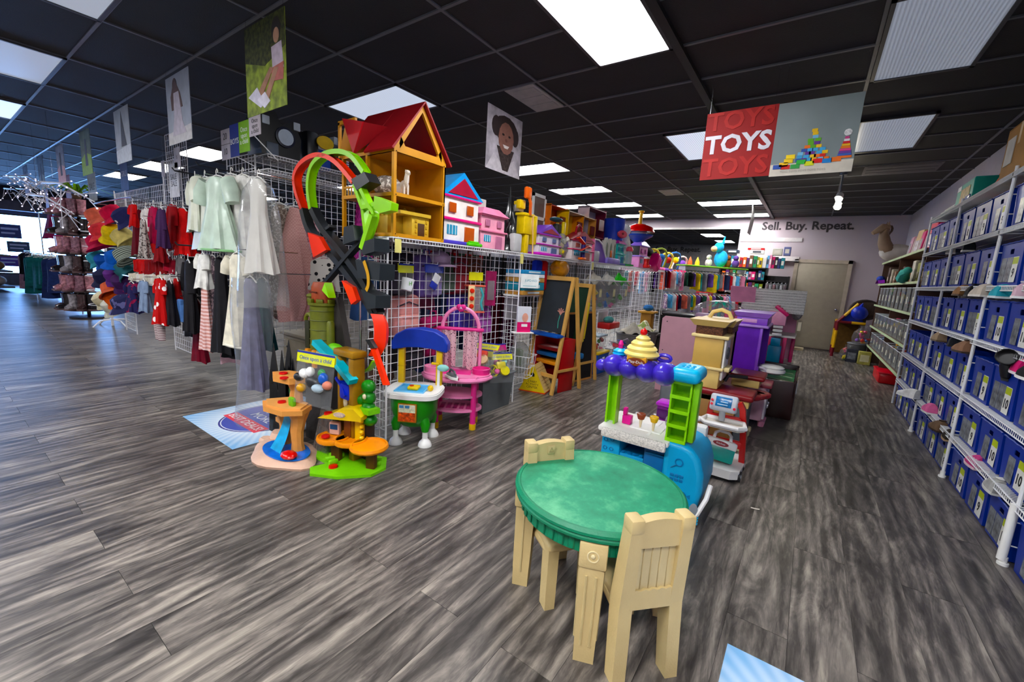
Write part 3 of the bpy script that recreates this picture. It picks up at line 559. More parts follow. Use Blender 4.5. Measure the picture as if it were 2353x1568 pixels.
def kid_chair(loc, rz, lab):
    t = T('play_chair', lab, 'chair', loc, rz, 'beige play chairs'); t.scale = (1, .83, 1.075)
    MB().rb(-.12, .15, -.135, .135, .245, .285, .018, 3).out('seat', BEI, t)
    for s_ in (-1, 1):
        m = MB(); m.tap(0, .28, (.062, .06), (.074, .062), (-.165, s_*.128), (-.14, s_*.12)); m.tap(.28, .565, (.074, .062), (.058, .056), (-.14, s_*.12), (-.165, s_*.118)); m.rb(-.197, -.133, s_*.118-.031, s_*.118+.031, .555, .605, .009)
        m.out('back_post', BEI, t)
        MB().tap(0, .262, (.058, .056), (.066, .06), (.125, s_*.11), (.115, s_*.105)).out('leg', BEI, t)
        MB().tube([(-.135, s_*.122, .225), (-.05, s_*.128, .25), (.06, s_*.128, .252), (.125, s_*.115, .235)], .018, 8).out('side_rail', BEI, t)
    # back: top rail, recessed boards, bottom rail with scalloped edge
    m = MB().sheet(lambda u, v: (-.172+.03*math.sin(PI*v)*0, -.1+.2*u, .505+.085*v+.012*math.sin(PI*u)*v), 10, 2)
    m = MB(); ar = [(-.1+.2*i/12, .588+.012*math.sin(PI*i/12)) for i in range(13)]; m.pri([(-.1, .50), (.1, .50)]+ar[::-1], -.185, -.143, 'x').out('top_rail', BEI, t)
    for k in range(5):
        y = -.1+.04*k; MB().rb(-.168, -.15, y+.0005, y+.0395, .33, .51, .003, 1).out('back_board', mt('#c4b38a', .5, var=.06), t)
    m = MB(); m.pri([(-.1, .27), (.1, .27)]+[(.1-.2*i/10, .338+(.006 if i % 2 else 0)) for i in range(11)], -.178, -.14, 'x').out('bottom_rail', BEI, t)
    MB().rb(-.141, -.137, -.022, .022, .545, .583, .0015).out('emblem_plate', mt('#c0ad82', .5), t); MB().at(-.1365, 0, .564).tube([(0, -.013, -.008), (0, 0, .012), (0, .013, -.008)], .0018, 5, True).out('emblem', mt('#a3926c', .5), t)
    return t
kid_chair((-.438, 1.525, 0), 138, 'beige plastic play chair with its back to the camera, nearest')
kid_chair((-.806, 1.623, 0), -36, 'beige plastic play chair tucked in behind the green table')
# ------------------------------------------------ floor decals
def decal(loc, lab, rz=0, text=True):
    t = T('floor_decal', lab, 'decal', loc, rz, 'floor decals'); m, n, l, b = nodes('sunburst_print'); tc = n.new('ShaderNodeTexCoord'); sp = n.new('ShaderNodeSeparateXYZ'); l.new(tc.outputs['Object'], sp.inputs[0])
    at = n.new('ShaderNodeMath'); at.operation = 'ARCTAN2'; l.new(sp.outputs[1], at.inputs[0]); l.new(sp.outputs[0], at.inputs[1])
    sn = n.new('ShaderNodeMath'); sn.operation = 'MULTIPLY'; sn.inputs[1].default_value = 60; l.new(at.outputs[0], sn.inputs[0]); si = n.new('ShaderNodeMath'); si.operation = 'SINE'; l.new(sn.outputs[0], si.inputs[0])
    le = n.new('ShaderNodeVectorMath'); le.operation = 'LENGTH'; l.new(tc.outputs['Object'], le.inputs[0])
    r1 = n.new('ShaderNodeMapRange'); r1.inputs['From Min'].default_value = .28; r1.inputs['From Max'].default_value = .7; l.new(le.outputs['Value'], r1.inputs[0])
    mu = n.new('ShaderNodeMath'); mu.operation = 'MULTIPLY_ADD'; mu.inputs[1].default_value = .14; mu.inputs[2].default_value = .0; l.new(si.outputs[0], mu.inputs[0])
    ad = n.new('ShaderNodeMath'); ad.operation = 'ADD'; l.new(r1.outputs[0], ad.inputs[0]); l.new(mu.outputs[0], ad.inputs[1])
    c = n.new('ShaderNodeValToRGB'); c.color_ramp.elements[0].color = lin('#eef6fb'); c.color_ramp.elements[1].color = lin('#86b6e0'); l.new(ad.outputs[0], c.inputs[0]); l.new(c.outputs[0], b.inputs['Base Color']); b.inputs['Roughness'].default_value = .3
    MB().rb(-.51, .51, -.51, .51, .0005, .0025, .001, 1).out('print_sheet', m, t, 0)
    def oval(rx, ry, z, col, nm): MB().lathe([(1, z-.0003), (1, z)], 48, (0, 0, 0), rx, ry).out(nm, mt(col, .35, var=.03), t, 0)
    if text:
        oval(.36, .40, .0031, '#3c3f86', 'oval_border'); oval(.345, .385, .0035, '#e9eef6', 'oval_line'); oval(.337, .377, .0039, '#4a55a8', 'oval')
        MB().box(-.3, .3, -.27, -.15, .0041, .0047).out('red_banner', mt('#dd4a58', .4), t, 0)
        for q, y, s_ in (('LOOK UP', .17, .16), ('FOR', .05, .12), ('MORE', -.07, .12), ('BEST DEALS!', -.21, .1)): txt(q, s_, WHT, 'lettering', t, (0, y, .0052), (0, 0, 0), .0003)
    return t
decal((-3.89, 1.76, 0), 'square light blue floor decal with blue oval and white lettering')
decal((.435, 1.265, 0), 'corner of a light blue striped floor decal at the bottom edge', 0, False)
# ------------------------------------------------ ice cream truck play kitchen
TQ = mt('#2f9ecb', .35, var=.05); TQD = mt('#1a6fa3', .4, var=.06); PUR = mt('#4331b4', .3, var=.08, co=.2); LIM = mt('#8fd01e', .35, var=.05); CRM = mt('#e9d487', .4, var=.06)
t = T('play_truck', 'turquoise ice cream truck play kitchen with purple scalloped awning', 'play kitchen', (-1.03, 2.60, 0), 1)
MB().rb(0, .13, .02, .36, .0, .43, .012).out('side_panel', TQ, t)
MB().rb(.12, .44, .25, .36, .0, .43, .01).out('back_panel', TQD, t); MB().rb(.13, .30, .06, .30, .02, .12, .01).rb(.13, .29, .03, .3, .24, .29, .006).out('cup_rack', mt('#2a8fc0', .35), t)
for k in range(4): MB().at(.15+.04*k, .045, .292).lathe([(.012, 0), (.016, .012), (.013, .014)], 8).out('cup_ring', TQD, t)
MB().rb(.29, .43, .03, .3, .0, .40, .008).out('oven_door', mt('#15629a', .35), t); MB().rb(.30, .42, .015, .035, .34, .355, .006).out('oven_handle', TQD, t)
# rounded nose with pressed-in pictures
pf = [(.42, 0), (.60, 0), (.645, .08), (.665, .2), (.66, .31), (.63, .40), (.58, .455), (.52, .475), (.42, .475)]
m = MB(); m.pri(pf, -.02, .40, 'y'); o = m.out('nose', TQ, t, 50); bv = o.modifiers.new('bevel', 'BEVEL'); bv.width = .035; bv.segments = 4; bv.limit_method = 'ANGLE'
for nm, pts in (('lollipop_relief', [(.52+.022*math.cos(a*PI/6), -.0245, .36+.022*math.sin(a*PI/6)) for a in range(12)]), ('candy_relief', [(.56+.02*math.cos(a*PI/6), -.0245, .16+.02*math.sin(a*PI/6)) for a in range(12)])): MB().tube(pts, .004, 6, True).out(nm, TQD, t)
MB().tube([(.505, -.0245, .342), (.475, -.0245, .315)], .0035).out('lollipop_relief', TQD, t); MB().at(.53, -.023, .16).pri([(0, 0), (-.02, .015), (-.02, -.015)], -.003, .003, 'y').out('candy_relief', TQD, t); MB().at(.53, -.023, .16).pri([(.055, 0), (.075, .015), (.075, -.015)], -.003, .003, 'y').out('candy_relief', TQD, t)
for k in range(6): MB().rb(.475+.028*(k % 3), .498+.028*(k % 3), -.0265, -.02, .235+.026*(k//3), .256+.026*(k//3), .003, 1).out('tray_relief', TQD, t)
for k, (x, z) in enumerate(((.03, .36), (.075, .37), (.03, .30), (.075, .30), (.05, .24))): MB().tube([(x+.013*math.cos(a*PI/4), .018, z+.013*math.sin(a*PI/4)) for a in range(8)], .003, 5, True).out('side_relief', TQD, t)
MB().rb(-.01, .45, -.05, .37, .435, .47, .012).out('counter', mt('#eceae4', .35, var=.04), t); MB().rb(.02, .44, -.07, -.04, .405, .472, .014).out('counter_edge', mt('#d9d6ce', .5, var=.35, sc_=120), t)
MB().rb(.17, .37, .06, .2, .468, .478, .006).out('tray', WHT, t); MB().rb(.30, .32, .0, .32, .47, .475, .002).out('counter_rib', WHT, t)
MB().rb(.445, .6, .33, .42, .0, .5, .02).out('rear_panel', WHT, t)
# posts
MB().box(.0, .012, .04, .11, .468, .86).box(.058, .07, .04, .11, .468, .86).box(.0, .07, .10, .112, .468, .86).out('left_post', LIM, t)
MB().box(.415, .425, .0, .12, .468, .87).box(.525, .535, .0, .12, .468, .87).box(.415, .535, .11, .12, .468, .87).out('tower', LIM, t)
for k in range(5):
    z = .47+k*.092; MB().box(.415, .535, -.005, .12, z, z+.008).box(.415, .535, -.008, -.001, z, z+.022).out('tower_shelf', LIM, t)
MB().rb(.535, .575, .02, .1, .48, .86, .01).out('tower_side', mt('#7fc01a', .35), t)
MB().rb(.40, .58, -.06, .20, .855, .945, .042, 4).out('tower_cap', mt('#38aed8', .3), t)
for k in range(6): MB().ball((.46+.03*(k % 3), .02+.05*(k//3), .944), (.013, .018, .008), 8, 5).out('cap_bead', mt('#2aa0d0', .3), t)
for k in range(4):
    MB().at(.055+.105*k, -.015, .885, -14).ball((0, 0, 0), (.07, .125, .072), 18, 12).out('awning_scallop', PUR, t)
MB().rb(-.03, .41, .07, .14, .86, .93, .03, 3).out('awning_bar', PUR, t); MB().ball((-.03, -.02, .875), (.045, .05, .04)).out('awning_end', PUR, t); MB().rb(.31, .40, .02, .05, .93, .945, .006).out('awning_rail', PUR, t)
MB().at(.06, .02, .925).rb(-.04, .03, -.05, .01, 0, .006, .002).out('sticker', WHT, t)
# big cup of ice cream on the awning
c = lk('ice_cream_sign', None, t, (.215, -.01, .925)); c.scale = (1.12, 1.12, 1.08); MB().lathe([(.055, 0), (.075, .05), (.06, .055)], 20).rb(-.055, .055, -.085, -.05, -.005, .055, .008).out('cup', mt('#d59b3c', .4), c)
MB().lathe([(.092, .048), (.097, .058), (.088, .072), (.078, .076), (.083, .09), (.072, .104), (.06, .107), (.063, .12), (.05, .134), (.038, .138), (.04, .15), (.022, .166), (.006, .172)], 28).out('swirl', CRM, c)
MB().ball((0, 0, .185), .02, 10, 8).tube([(0, 0, .2), (.004, 0, .212)], .003, 5).out('cherry', mt('#d01d24', .2), c)
m = MB().at(0, -.085, .022, 90).lathe([(1, 0), (1, .006)], 28, (0, 0, 0), .05, .022); m.out('badge', mt('#7a3b22', .4), c); txt('Play-Doh', .022, WHT, 'badge_lettering', c, (0, -.0925, .022), (90, 0, 0), .0005)
c = lk('bottle_sign', None, t, (.06, .04, .945)); MB().lathe([(.035, 0), (.05, .012), (.042, .022), (.046, .032), (.028, .046), (.016, .05)], 18).out('swirl', mt('#35a8d6', .35), c); MB().lathe([(.016, .05), (.014, .065), (.018, .075), (.008, .1), (0, .103)], 12).out('nozzle', mt('#d21f8c', .35), c)
MB().at(.33, .1, .95).tube([(.04*math.cos(a*PI/7), 0, .012+.02*math.sin(a*PI/7)) for a in range(14)], .012, 7, True).out('swirl_handle', PUR, t)
MB().tube([(.60, -.045, .02), (.66, -.045, .08), (.695, -.02, .18), (.70, .05, .24)], .014, 8).out('bumper', WHT, t); MB().at(.635, -.05, .1, 90, 0, 20).lathe([(.0, 0), (.022, 0), (.026, .01), (.018, .014), (0, .012)], 18, (0, 0, 0), 1, 1.9).out('headlight', mt('#8f979d', .2), t)
for k in range(3): MB().rb(.60, .67, -.05, -.03, .012+.02*k, .024+.02*k, .005).out('grille_bar', mt('#37aede', .35), t)
# toys lying on the truck counter
z = .476
t = T('toy_register', 'small magenta toy scoop stand on the truck counter', 'toy', (-.90, 2.72, z-.004)); MB().rb(-.03, .03, -.025, .025, 0, .06, .006).rb(-.03, -.005, -.02, .02, .06, .11, .006).out('body', mt('#d4178a', .35), t)
for x, c1, nm in ((-.80, '#8a3d20', 'brown'), (-.715, '#e3b418', 'yellow')):
    t = T('toy_cone', nm+' toy ice cream cone cup on the truck counter', 'toy', (x, 2.69, z)); MB().lathe([(.006, 0), (.012, .06), (.02, .062)], 12).out('cone', mt('#d9c9a8', .5), t); MB().lathe([(.02, .06), (.03, .09), (.027, .098), (.0, .09)], 14).out('cup', mt(c1, .35), t)
t = T('toy_bag', 'clear bag of teal and pink play tools on the truck counter', 'bag', (-.60, 2.80, z-.004)); MB().ball((0, 0, .06), (.075, .06, .06), 12, 8).out('bag', clear('#f3e9f0', .3), t)
MB().rb(-.05, .02, -.03, .02, .012, .04, .012).out('tool', mt('#39b3a8', .4), t); MB().ball((.03, 0, .08), .022).out('tool', mt('#d88fc0', .4), t); MB().rb(-.05, .01, 0, .03, .06, .09, .01).out('tool', mt('#e5c24a', .4), t)
t = T('toy_oven', 'small purple toy drawer unit behind the truck counter', 'toy', (-.70, 3.06, .0)); MB().rb(-.09, .09, -.06, .06, 0, .56, .012).out('body', mt('#8d2b9c', .35), t); MB().rb(-.085, .01, -.066, -.058, .47, .54, .006).out('drawer', mt('#4d145c', .35), t); MB().rb(-.1, .1, -.07, .07, .56, .59, .014).out('lid', mt('#b83cc6', .3), t)
# ------------------------------------------------ red toy shopping cart
RD = mt('#c31a26', .3, var=.05, co=.2)
t = T('toy_cart', 'red and white toy shopping cart with a scanner screen', 'toy cart', (-.40, 3.36, 0))
m = MB(); pl = [(-.15, .0), (-.16, .2), (-.14, .36), (.14, .36), (.16, .2), (.15, .0), (.1, -.04), (-.1, -.04)]; m.pri(pl, .03, .085).out('base', WHT, t); MB().pri([(p[0]*1.04, p[1]*1.02) for p in pl], .075, .095).out('base_rim', WHT, t); MB().pri([(p[0]*.9, p[1]*.9+.01) for p in pl], .008, .04).out('underside', BLK, t)
for x, y in ((-.155, .05), (.155, .05), (-.15, .3), (.15, .3)): MB().cyl((x-.012, y, .04), (x+.012, y, .04), .04, n=18).out('wheel', mt('#26262a', .5), t); MB().cyl((x-.015, y, .04), (x+.015, y, .04), .016, n=12).out('hubcap', mt('#b9bcc4', .3), t)
for s_ in (-1, 1): MB().rib([(s_*.145, .22, .08), (s_*.135, .2, .25), (s_*.12, .17, .42), (s_*.105, .12, .54), (s_*.08, .1, .585)], .05, .04, (0, 1, 0)).out('side_frame', RD, t)
MB().rb(-.13, .13, .17, .21, .20, .26, .012).rb(-.1, .1, .09, .12, .55, .59, .014).rb(-.11, .11, .12, .16, .42, .46, .01).out('cross_bar', RD, t)
m = MB(); tr = [(-.15, .0), (-.11, -.05), (.11, -.05), (.15, .0), (.13, .12), (-.13, .12)]; m.pri(tr, .40, .412).out('tray', mt('#e2ddd0', .5, var=.1), t)
MB().tube([(p[0], p[1], .425) for p in tr], .018, 8, True).out('tray_rim', WHT, t); MB().ball((-.16, 0, .425), .022).out('tray_knob', WHT, t)
s_ = lk('scanner', None, t, (-.02, .06, .50), (R(-18), 0, 0)); MB().rb(-.095, .095, -.02, .02, 0, .13, .02, 3).out('housing', mt('#b9bec6', .35), s_); MB().rb(-.055, .055, -.024, -.018, .035, .11, .004).out('screen', mt('#1f6aa3', .2, var=.5, sc_=40), s_)
for k in range(3): MB().box(-.04+.02*k, .03, -.0255, -.0235, .048+.02*k, .054+.02*k).out('screen_line', mt('#bfe0ee', .4), s_, 0)
for x, z in ((-.078, .045), (-.078, .075), (.078, .035)): MB().at(x, -.02, z, 90).lathe([(.01, 0), (.01, .006), (0, .008)], 10).out('button', mt('#d2303f', .3), s_)
MB().cyl((-.02, .08, .43), (-.02, .07, .52), .022, n=12).out('scanner_neck', mt('#a8adb5', .35), t)
t = T('toy_toolbox', 'teal and white toy case leaning in the red cart base', 'toy case', (-.41, 3.42, .12), 12, None, -14, 8)
MB().rb(-.1, .1, -.05, .05, 0, .11, .01).out('case', mt('#1f9a8d', .35), t); MB().rb(-.105, .105, -.055, .055, .1, .16, .012).out('lid', WHT, t); MB().tube([(-.06, 0, .155), (-.055, 0, .20), (-.03, 0, .22), (.03, 0, .22), (.055, 0, .20), (.06, 0, .155)], .012, 8).out('handle', WHT, t)
MB().at(-.01, -.055, .13, 90).lathe([(1, 0), (1, .003)], 20, (0, 0, 0), .055, .018).out('emblem', mt('#9c3a3f', .4), t); txt('Kitchen', .02, WHT, 'emblem_lettering', t, (-.01, -.0595, .13), (90, 0, 0), .0004)
# ================================================ play kitchens and doll houses along the aisle (they face +x)
TAN = mt('#d8bd7c', .45, var=.06); TAN2 = mt('#caa965', .45, var=.06); MAR = mt('#7c1f24', .35, var=.08)
t = T('play_kitchen', 'tan play kitchen with dark red counters and brown trim band', 'play kitchen', (-.80, 4.02, 0))
MB().rb(.0, .40, .0, .85, .02, .47, .012).out('body', mt('#a57b4a', .5, var=.1), t)
MB().rb(.02, .38, -.012, .0, .06, .42, .004).out('end_panel', mt('#8f6a40', .5), t)
MB().rb(.40, .50, .02, .3, .02, .40, .02).out('fridge_side', mt('#4e5257', .4), t)
MB().rb(-.02, .53, -.03, .30, .465, .52, .02, 3).out('counter', MAR, t); MB().rb(.0, .50, .0, .28, .40, .47, .01).out('counter_support', TAN, t)
MB().rb(.26, .56, .50, .86, .555, .60, .02, 3).out('rear_counter', MAR, t); MB().rb(.28, .52, .52, .84, .48, .56, .01).out('rear_support', TAN, t)
for k in range(3): MB().at(.47+.03*k, .36+.07*k, 0).lathe([(.085, .415), (.1, .43), (.1, .455), (.085, .465)], 20).out('round_lobe', mt('#9c3238', .35), t)
MB().lathe([(.06, .47), (.07, .478), (.05, .48)], 18, (.38, .38, 0)).out('sink', mt('#d4d6d8', .25), t)
MB().rb(-.01, .24, .0, .26, .52, .70, .012).out('tower_foot', TAN, t); MB().rb(-.03, .265, -.02, .28, .69, .715, .008).out('trim_rail', mt('#e3d09a', .4), t)
MB().rb(.0, .24, .0, .27, .715, .97, .008).out('tower', TAN2, t); MB().rb(-.03, .28, -.02, .30, .97, 1.0, .01).out('trim_rail', mt('#e3d09a', .4), t)
MB().rb(.0, .22, .0, .26, 1.0, 1.075, .004).out('carved_band', mt('#5d3a26', .6, var=.6, sc_=60, bump=.8, bs=90), t); MB().tap(1.075, 1.13, (.25, .29), (.33, .36), (.11, .13), (.11, .13)).out('cornice', TAN, t)
MB().rb(.24, .262, .02, .26, .60, .98, .01).out('microwave', WHT, t); MB().at(.264, .13, .84, 0, 90).lathe([(.055, 0), (.055, .012), (.04, .016)], 18).out('dial', mt('#4b4f56', .4), t); MB().rb(.26, .31, .03, .24, .68, .72, .012).out('oven_lip', mt('#dccb9b', .45), t)
MB().rb(.0, .24, .30, .62, .52, 1.0, .01).out('tower', TAN2, t); MB().rb(-.02, .26, .28, .64, 1.0, 1.06, .004).out('carved_band', mt('#5d3a26', .6, var=.6, sc_=60, bump=.8, bs=90), t); MB().tap(1.06, 1.12, (.28, .36), (.34, .42), (.12, .46), (.12, .46)).out('cornice', TAN, t)
MB().at(.12, .44, 1.12).tube([(-.1, 0, 0), (-.07, 0, .06), (0, 0, .085), (.07, 0, .06), (.1, 0, 0)], .02).out('arch', mt('#e2cb8c', .4), t)
for k in range(5): MB().rb(.44, .50, .02+.16*k, .08+.16*k, 0, .05, .012).out('foot', mt('#d9cfa6', .5), t)
MB().tube([(.25, .3, .55), (.27, .32, .60), (.33, .36, .60), (.42, .42, .595)], .018, 8).out('faucet', mt('#2c2a2c', .4), t)
t = T('play_kitchen', 'pale pink and white play kitchen low between tan and purple ones', 'play kitchen', (-.62, 4.93, 0)); MB().rb(.0, .38, .0, .3, .06, .42, .02).out('body', mt('#dfb3c2', .4), t); MB().rb(.36, .40, .03, .13, .08, .38, .01).rb(.36, .40, .17, .27, .08, .38, .01).out('door', mt('#f0e9ec', .35), t)
MB().rb(-.01, .43, -.01, .31, .42, .46, .015).out('counter', mt('#b04a5a', .35), t)
for k in range(3): MB().at(.38, .05+.1*k).lathe([(.028, 0), (.035, .05), (.02, .06)], 12).out('foot', mt('#e39ab4', .4), t)
MB().rb(.40, .42, .06, .1, .2, .24, .006).rb(.40, .42, .2, .24, .2, .24, .006).out('knob', CHR, t)
PUP = mt('#8a52c9', .3, var=.08); PUP2 = mt('#6427b0', .35, var=.1)
t = T('play_kitchen', 'tall glossy purple play kitchen behind the tan one', 'play kitchen', (-.64, 5.28, 0))
MB().box(.0, .02, .0, .55, .0, 1.0).box(.0, .3, .53, .55, 0, 1.0).box(.0, .26, .0, .02, .0, 1.0).out('shell', PUP2, t); MB().rb(.0, .3, .0, .55, .0, .45, .02).out('base', PUP, t); MB().rb(.24, .27, -.015, .02, .45, 1.0, .008).out('edge_post', PUP, t)
MB().rb(-.02, .32, -.03, .57, 1.0, 1.03, .01).out('trim_rail', mt('#b48be0', .3), t); MB().rb(.0, .3, -.01, .55, 1.03, 1.11, .008).out('header', PUP, t); MB().tap(1.11, 1.16, (.31, .58), (.37, .64), (.15, .27), (.15, .27)).out('cornice', mt('#a577dc', .3), t)
MB().rb(.05, .2, -.014, -.005, 1.05, 1.09, .004).out('name_plate', mt('#d9a6d8', .4), t); MB().at(.04, -.012, 1.07, 90).lathe([(.014, 0), (.014, .004)], 4).out('diamond', mt('#4c1f8f', .4), t)
MB().rb(.17, .25, .03, .06, .7, .9, .01).out('window', mt('#9a8fb0', .2), t); m = MB(); m.pri([(.0, .45), (.28, .45), (.28, .58), (.2, .5), (.06, .5)], .0, .3, 'y').out('chair_shelf', PUP, t)
MB().at(.30, .05, .46).tube([(.06*math.cos(a*PI/8), .0, .05+.05*math.sin(a*PI/8)) for a in range(9)], .014, 8).out('faucet', mt('#c7c3d2', .3), t); MB().lathe([(.1, .5), (.13, .52), (.13, .545), (.1, .55), (.12, .57), (.1, .585)], 22, (.40, .16, 0)).out('white_bowl', WHT, t)
# play table with a printed board
t = T('train_table', 'dark brown play table with a green printed top', 'table', (-.46, 5.42, 0)); DB = mt('#230c0c', .3, var=.1, co=.2)
MB().rb(.0, .47, .0, .03, .005, .44, .02).out('front_panel', DB, t); MB().rb(.0, .47, .97, 1.0, .005, .48, .02).out('rear_panel', DB, t); MB().rb(.0, .03, .0, 1.0, .25, .46, .01).rb(.44, .47, .0, 1.0, .25, .46, .01).out('side_rail', DB, t); MB().box(.02, .45, .02, .98, .40, .415).out('table_top', mt('#3f9a63', .4, var=.6, sc_=7), t)
for k in range(3): MB().rib([(.05, .12+.28*k, .417), (.2, .2+.28*k, .417), (.42, .1+.28*k, .417)], .03, .003, (0, 1, 0)).out('printed_road', mt('#b9d7b4', .5), t)
t = T('floor_patch', 'dark rectangular patch on the floor before the brown table', 'mat', (-.17, 4.95, .0005)); MB().rb(-.13, .15, -.42, .42, 0, .002, .0009, 1).out('mat', mt('#575450', .35, var=.3, sc_=10), t, 0)  # thin slab laid flat, makes a dark rectangle on the floor
# pink board and white cabinet with it
t = T('pink_board', 'large plain pale pink board standing behind the truck', 'board', (-1.30, 5.62, 0), 0, None, 2); m = MB(); q = [(-.24, 0), (.3, 0), (.3, .985), (.27, 1.0), (-.2, 1.0), (-.235, .965)]; m.pri(q, 0, .014, 'y').out('panel', mt('#d9a9b6', .45, var=.04), t)
for x, z in ((-.17, .93), (-.19, .55)): MB().cyl((x, -.004, z), (x, .001, z), .008, n=8).out('screw_hole', mt('#5b4a4e', .5), t)
MB().rb(-.2, .28, .014, .2, .0, .03, .006).out('base_foot', mt('#d9a9b6', .45), t)
t = T('rocking_toy', 'grey moulded plastic toy seat behind the ice cream truck', 'toy', (-1.05, 4.75, 0)); MB().rb(-.16, .14, -.15, .15, 0, .36, .05, 3).out('base', mt('#6e7276', .45), t); MB().at(0, 0, .36, 0, -10).rb(-.15, .14, -.14, .14, 0, .1, .045, 3).out('cover', mt('#85898d', .4), t)
# large doll house
HP = mt('#d6276f', .35); HPL = mt('#eda6c3', .4); HW = mt('#e9e2dc', .45)
t = T('dollhouse', 'large pink dollhouse with grey tiled roof and hot pink dormer', 'dollhouse', (-.76, 6.55, 0)); t.scale = (1.08, 1, 1.0)
for z in (.02, .42, .8): MB().box(.0, .62, .0, .6, z, z+.025).out('floor_board', HW, t)
MB().box(.0, .02, .0, .6, 0, 1.2).box(.0, .6, .58, .6, 0, 1.2).out('house_wall', HPL, t); MB().box(.3, .33, .0, .58, .0, 1.15).out('inner_wall', mt('#d98aa0', .4), t); MB().box(.0, .3, .0, .015, .0, 1.2).out('end_wall', mt('#e4dcd8', .5), t)
for k, (x0, x1, y) in enumerate(((.34, .38, .0), (.50, .54, .0), (.34, .38, .55), (.58, .62, .28))): MB().rb(x0, x1, y, y+.035, .0, .8, .006).out('pillar', HP, t)
MB().pri([(-.06, 1.12), (-.06, 1.15), (.3, 1.42), (.66, 1.15), (.66, 1.12)], .0, .66, 'x').out('roof', mt('#b9b9b6', .6, var=.25, sc_=70), t)
for k in range(8): MB().box(.0, .66, -.064+.045*k, -.056+.045*k, 1.148+.034*k, 1.16+.034*k).out('roof_batten', mt('#d8d8d5', .5), t)
MB().at(-.02, -.02, 1.3, 35).box(-.12, .16, -.005, .005, -.1, .16).out('roof_flap', mt('#e09ab8', .4), t)
d = lk('dormer', None, t, (.42, .0, 1.12)); MB().at(0, 0, 0, 0, 40).rb(-.09, .09, -.1, .1, .02, .06, .006).out('dormer_frame', HP, d)
for k in range(4): MB().at(0, 0, .0, 0, 40).box(-.07+.04*k, -.055+.04*k, -.08, .08, .062, .07).out('dormer_slat', mt('#b3185a', .4), d)
MB().rb(-.1, .08, -.09, .09, -.16, .02, .006).out('dormer_box', HPL, d); MB().rb(.32, .62, -.1, .02, .40, .43, .01).out('balcony', HPL, t); MB().at(.43, -.06, .43).rb(-.07, .07, -.06, .06, 0, .26, .012).rb(-.05, .05, -.05, .05, .26, .36, .01).out('lift_car', mt('#1f95bd', .25), t)
for k in range(3): MB().rb(.38, .48, -.07, -.02, .82+.05*k, .855+.05*k, .004).out('lattice', WHT, t)
MB().rb(.62, .72, .3, .56, .62, .64, .006).rb(.62, .72, .1, .5, .2, .22, .006).out('side_shelf', mt('#e6d3a8', .5), t); MB().rb(.62, .66, .05, .3, .9, 1.02, .01).rb(.64, .72, .3, .5, .3, .36, .01).out('shutter', mt('#e9e0c4', .5), t); MB().rb(.02, .29, .1, .5, .44, .8, .004).out('room_print', mt('#e2a05a', .5), t)
for k in range(4): MB().rb(.70, .73, .12+.09*k, .14+.09*k, .05, .2, .004).out('fence_picket', WHT, t)
t = T('toy_bag', 'big clear bag of pink toys and a teal palm tree', 'bag', (-.98, 6.25, 0)); MB().rb(-.2, .2, -.25, .25, 0, .95, .01).out('stand', mt('#c9a9bd', .5), t); MB().ball((0, 0, 1.06), (.34, .26, .17), 18, 10).out('bag', clear('#f4eef4', .25), t)
MB().cyl((.02, -.12, .97), (.02, -.1, 1.2), .025, .02).out('palm_trunk', mt('#1d9c8a', .4), t)
for k in range(6): a = k*PI/3; MB().rib([(.02, -.1, 1.19), (.02+.08*math.cos(a), -.1+.05*math.sin(a), 1.21), (.02+.15*math.cos(a), -.1+.1*math.sin(a), 1.15)], .035, .006, (-math.sin(a), math.cos(a), 0)).out('palm_leaf', mt('#2fb59a', .4), t)
MB().rb(.08, .2, -.12, .0, .97, 1.1, .02).out('toy_box', mt('#e0246f', .35), t); MB().rb(.2, .3, -.1, .02, .97, 1.05, .02).out('toy_box', mt('#ef4f95', .35), t); MB().rb(-.28, -.1, -.1, .05, .97, 1.04, .02).out('toy_box', mt('#d9b6dc', .35), t)
t = T('hanging_plush', 'grey and white plush bundle hung by the dollhouse roof', 'toy', (-.12, 6.9, .0)); MB().tube([(0, 0, 1.3), (-.06, 0, 1.33), (-.13, 0, 1.2)], .006).out('hanging_loop', mt('#77716c', .5), t); MB().ball((0, 0, 1.15), (.07, .09, .13), 10, 8).out('body', fab('#9d9a96', '#dad7d2', 'print', 14), t); MB().ball((.03, .0, 1.28), .05).out('head', fab('#b9b5b0'), t)
# small side: shoes and loose white toys behind the truck
for k, (x, y, c, lab) in enumerate(((-1.3, 4.15, '#e7e3dd', 'white strappy shoe on the floor behind the truck'), (-1.12, 4.22, '#c9707d', 'pink shoe on the floor behind the truck'))): shoe((x, y, 0), 40+50*k, c, '#ffffff', lab, 'flat', 1)
t = T('paper_scrap', 'small pale scrap lying on the floor beside the cart', 'scrap', (-.1, 3.05, 0)); MB().sheet(lambda u, v: (-.025+.05*u, -.008+.016*v, .003+.006*u*u), 6, 2).out('scrap', mt('#cfc9bd', .7), t)
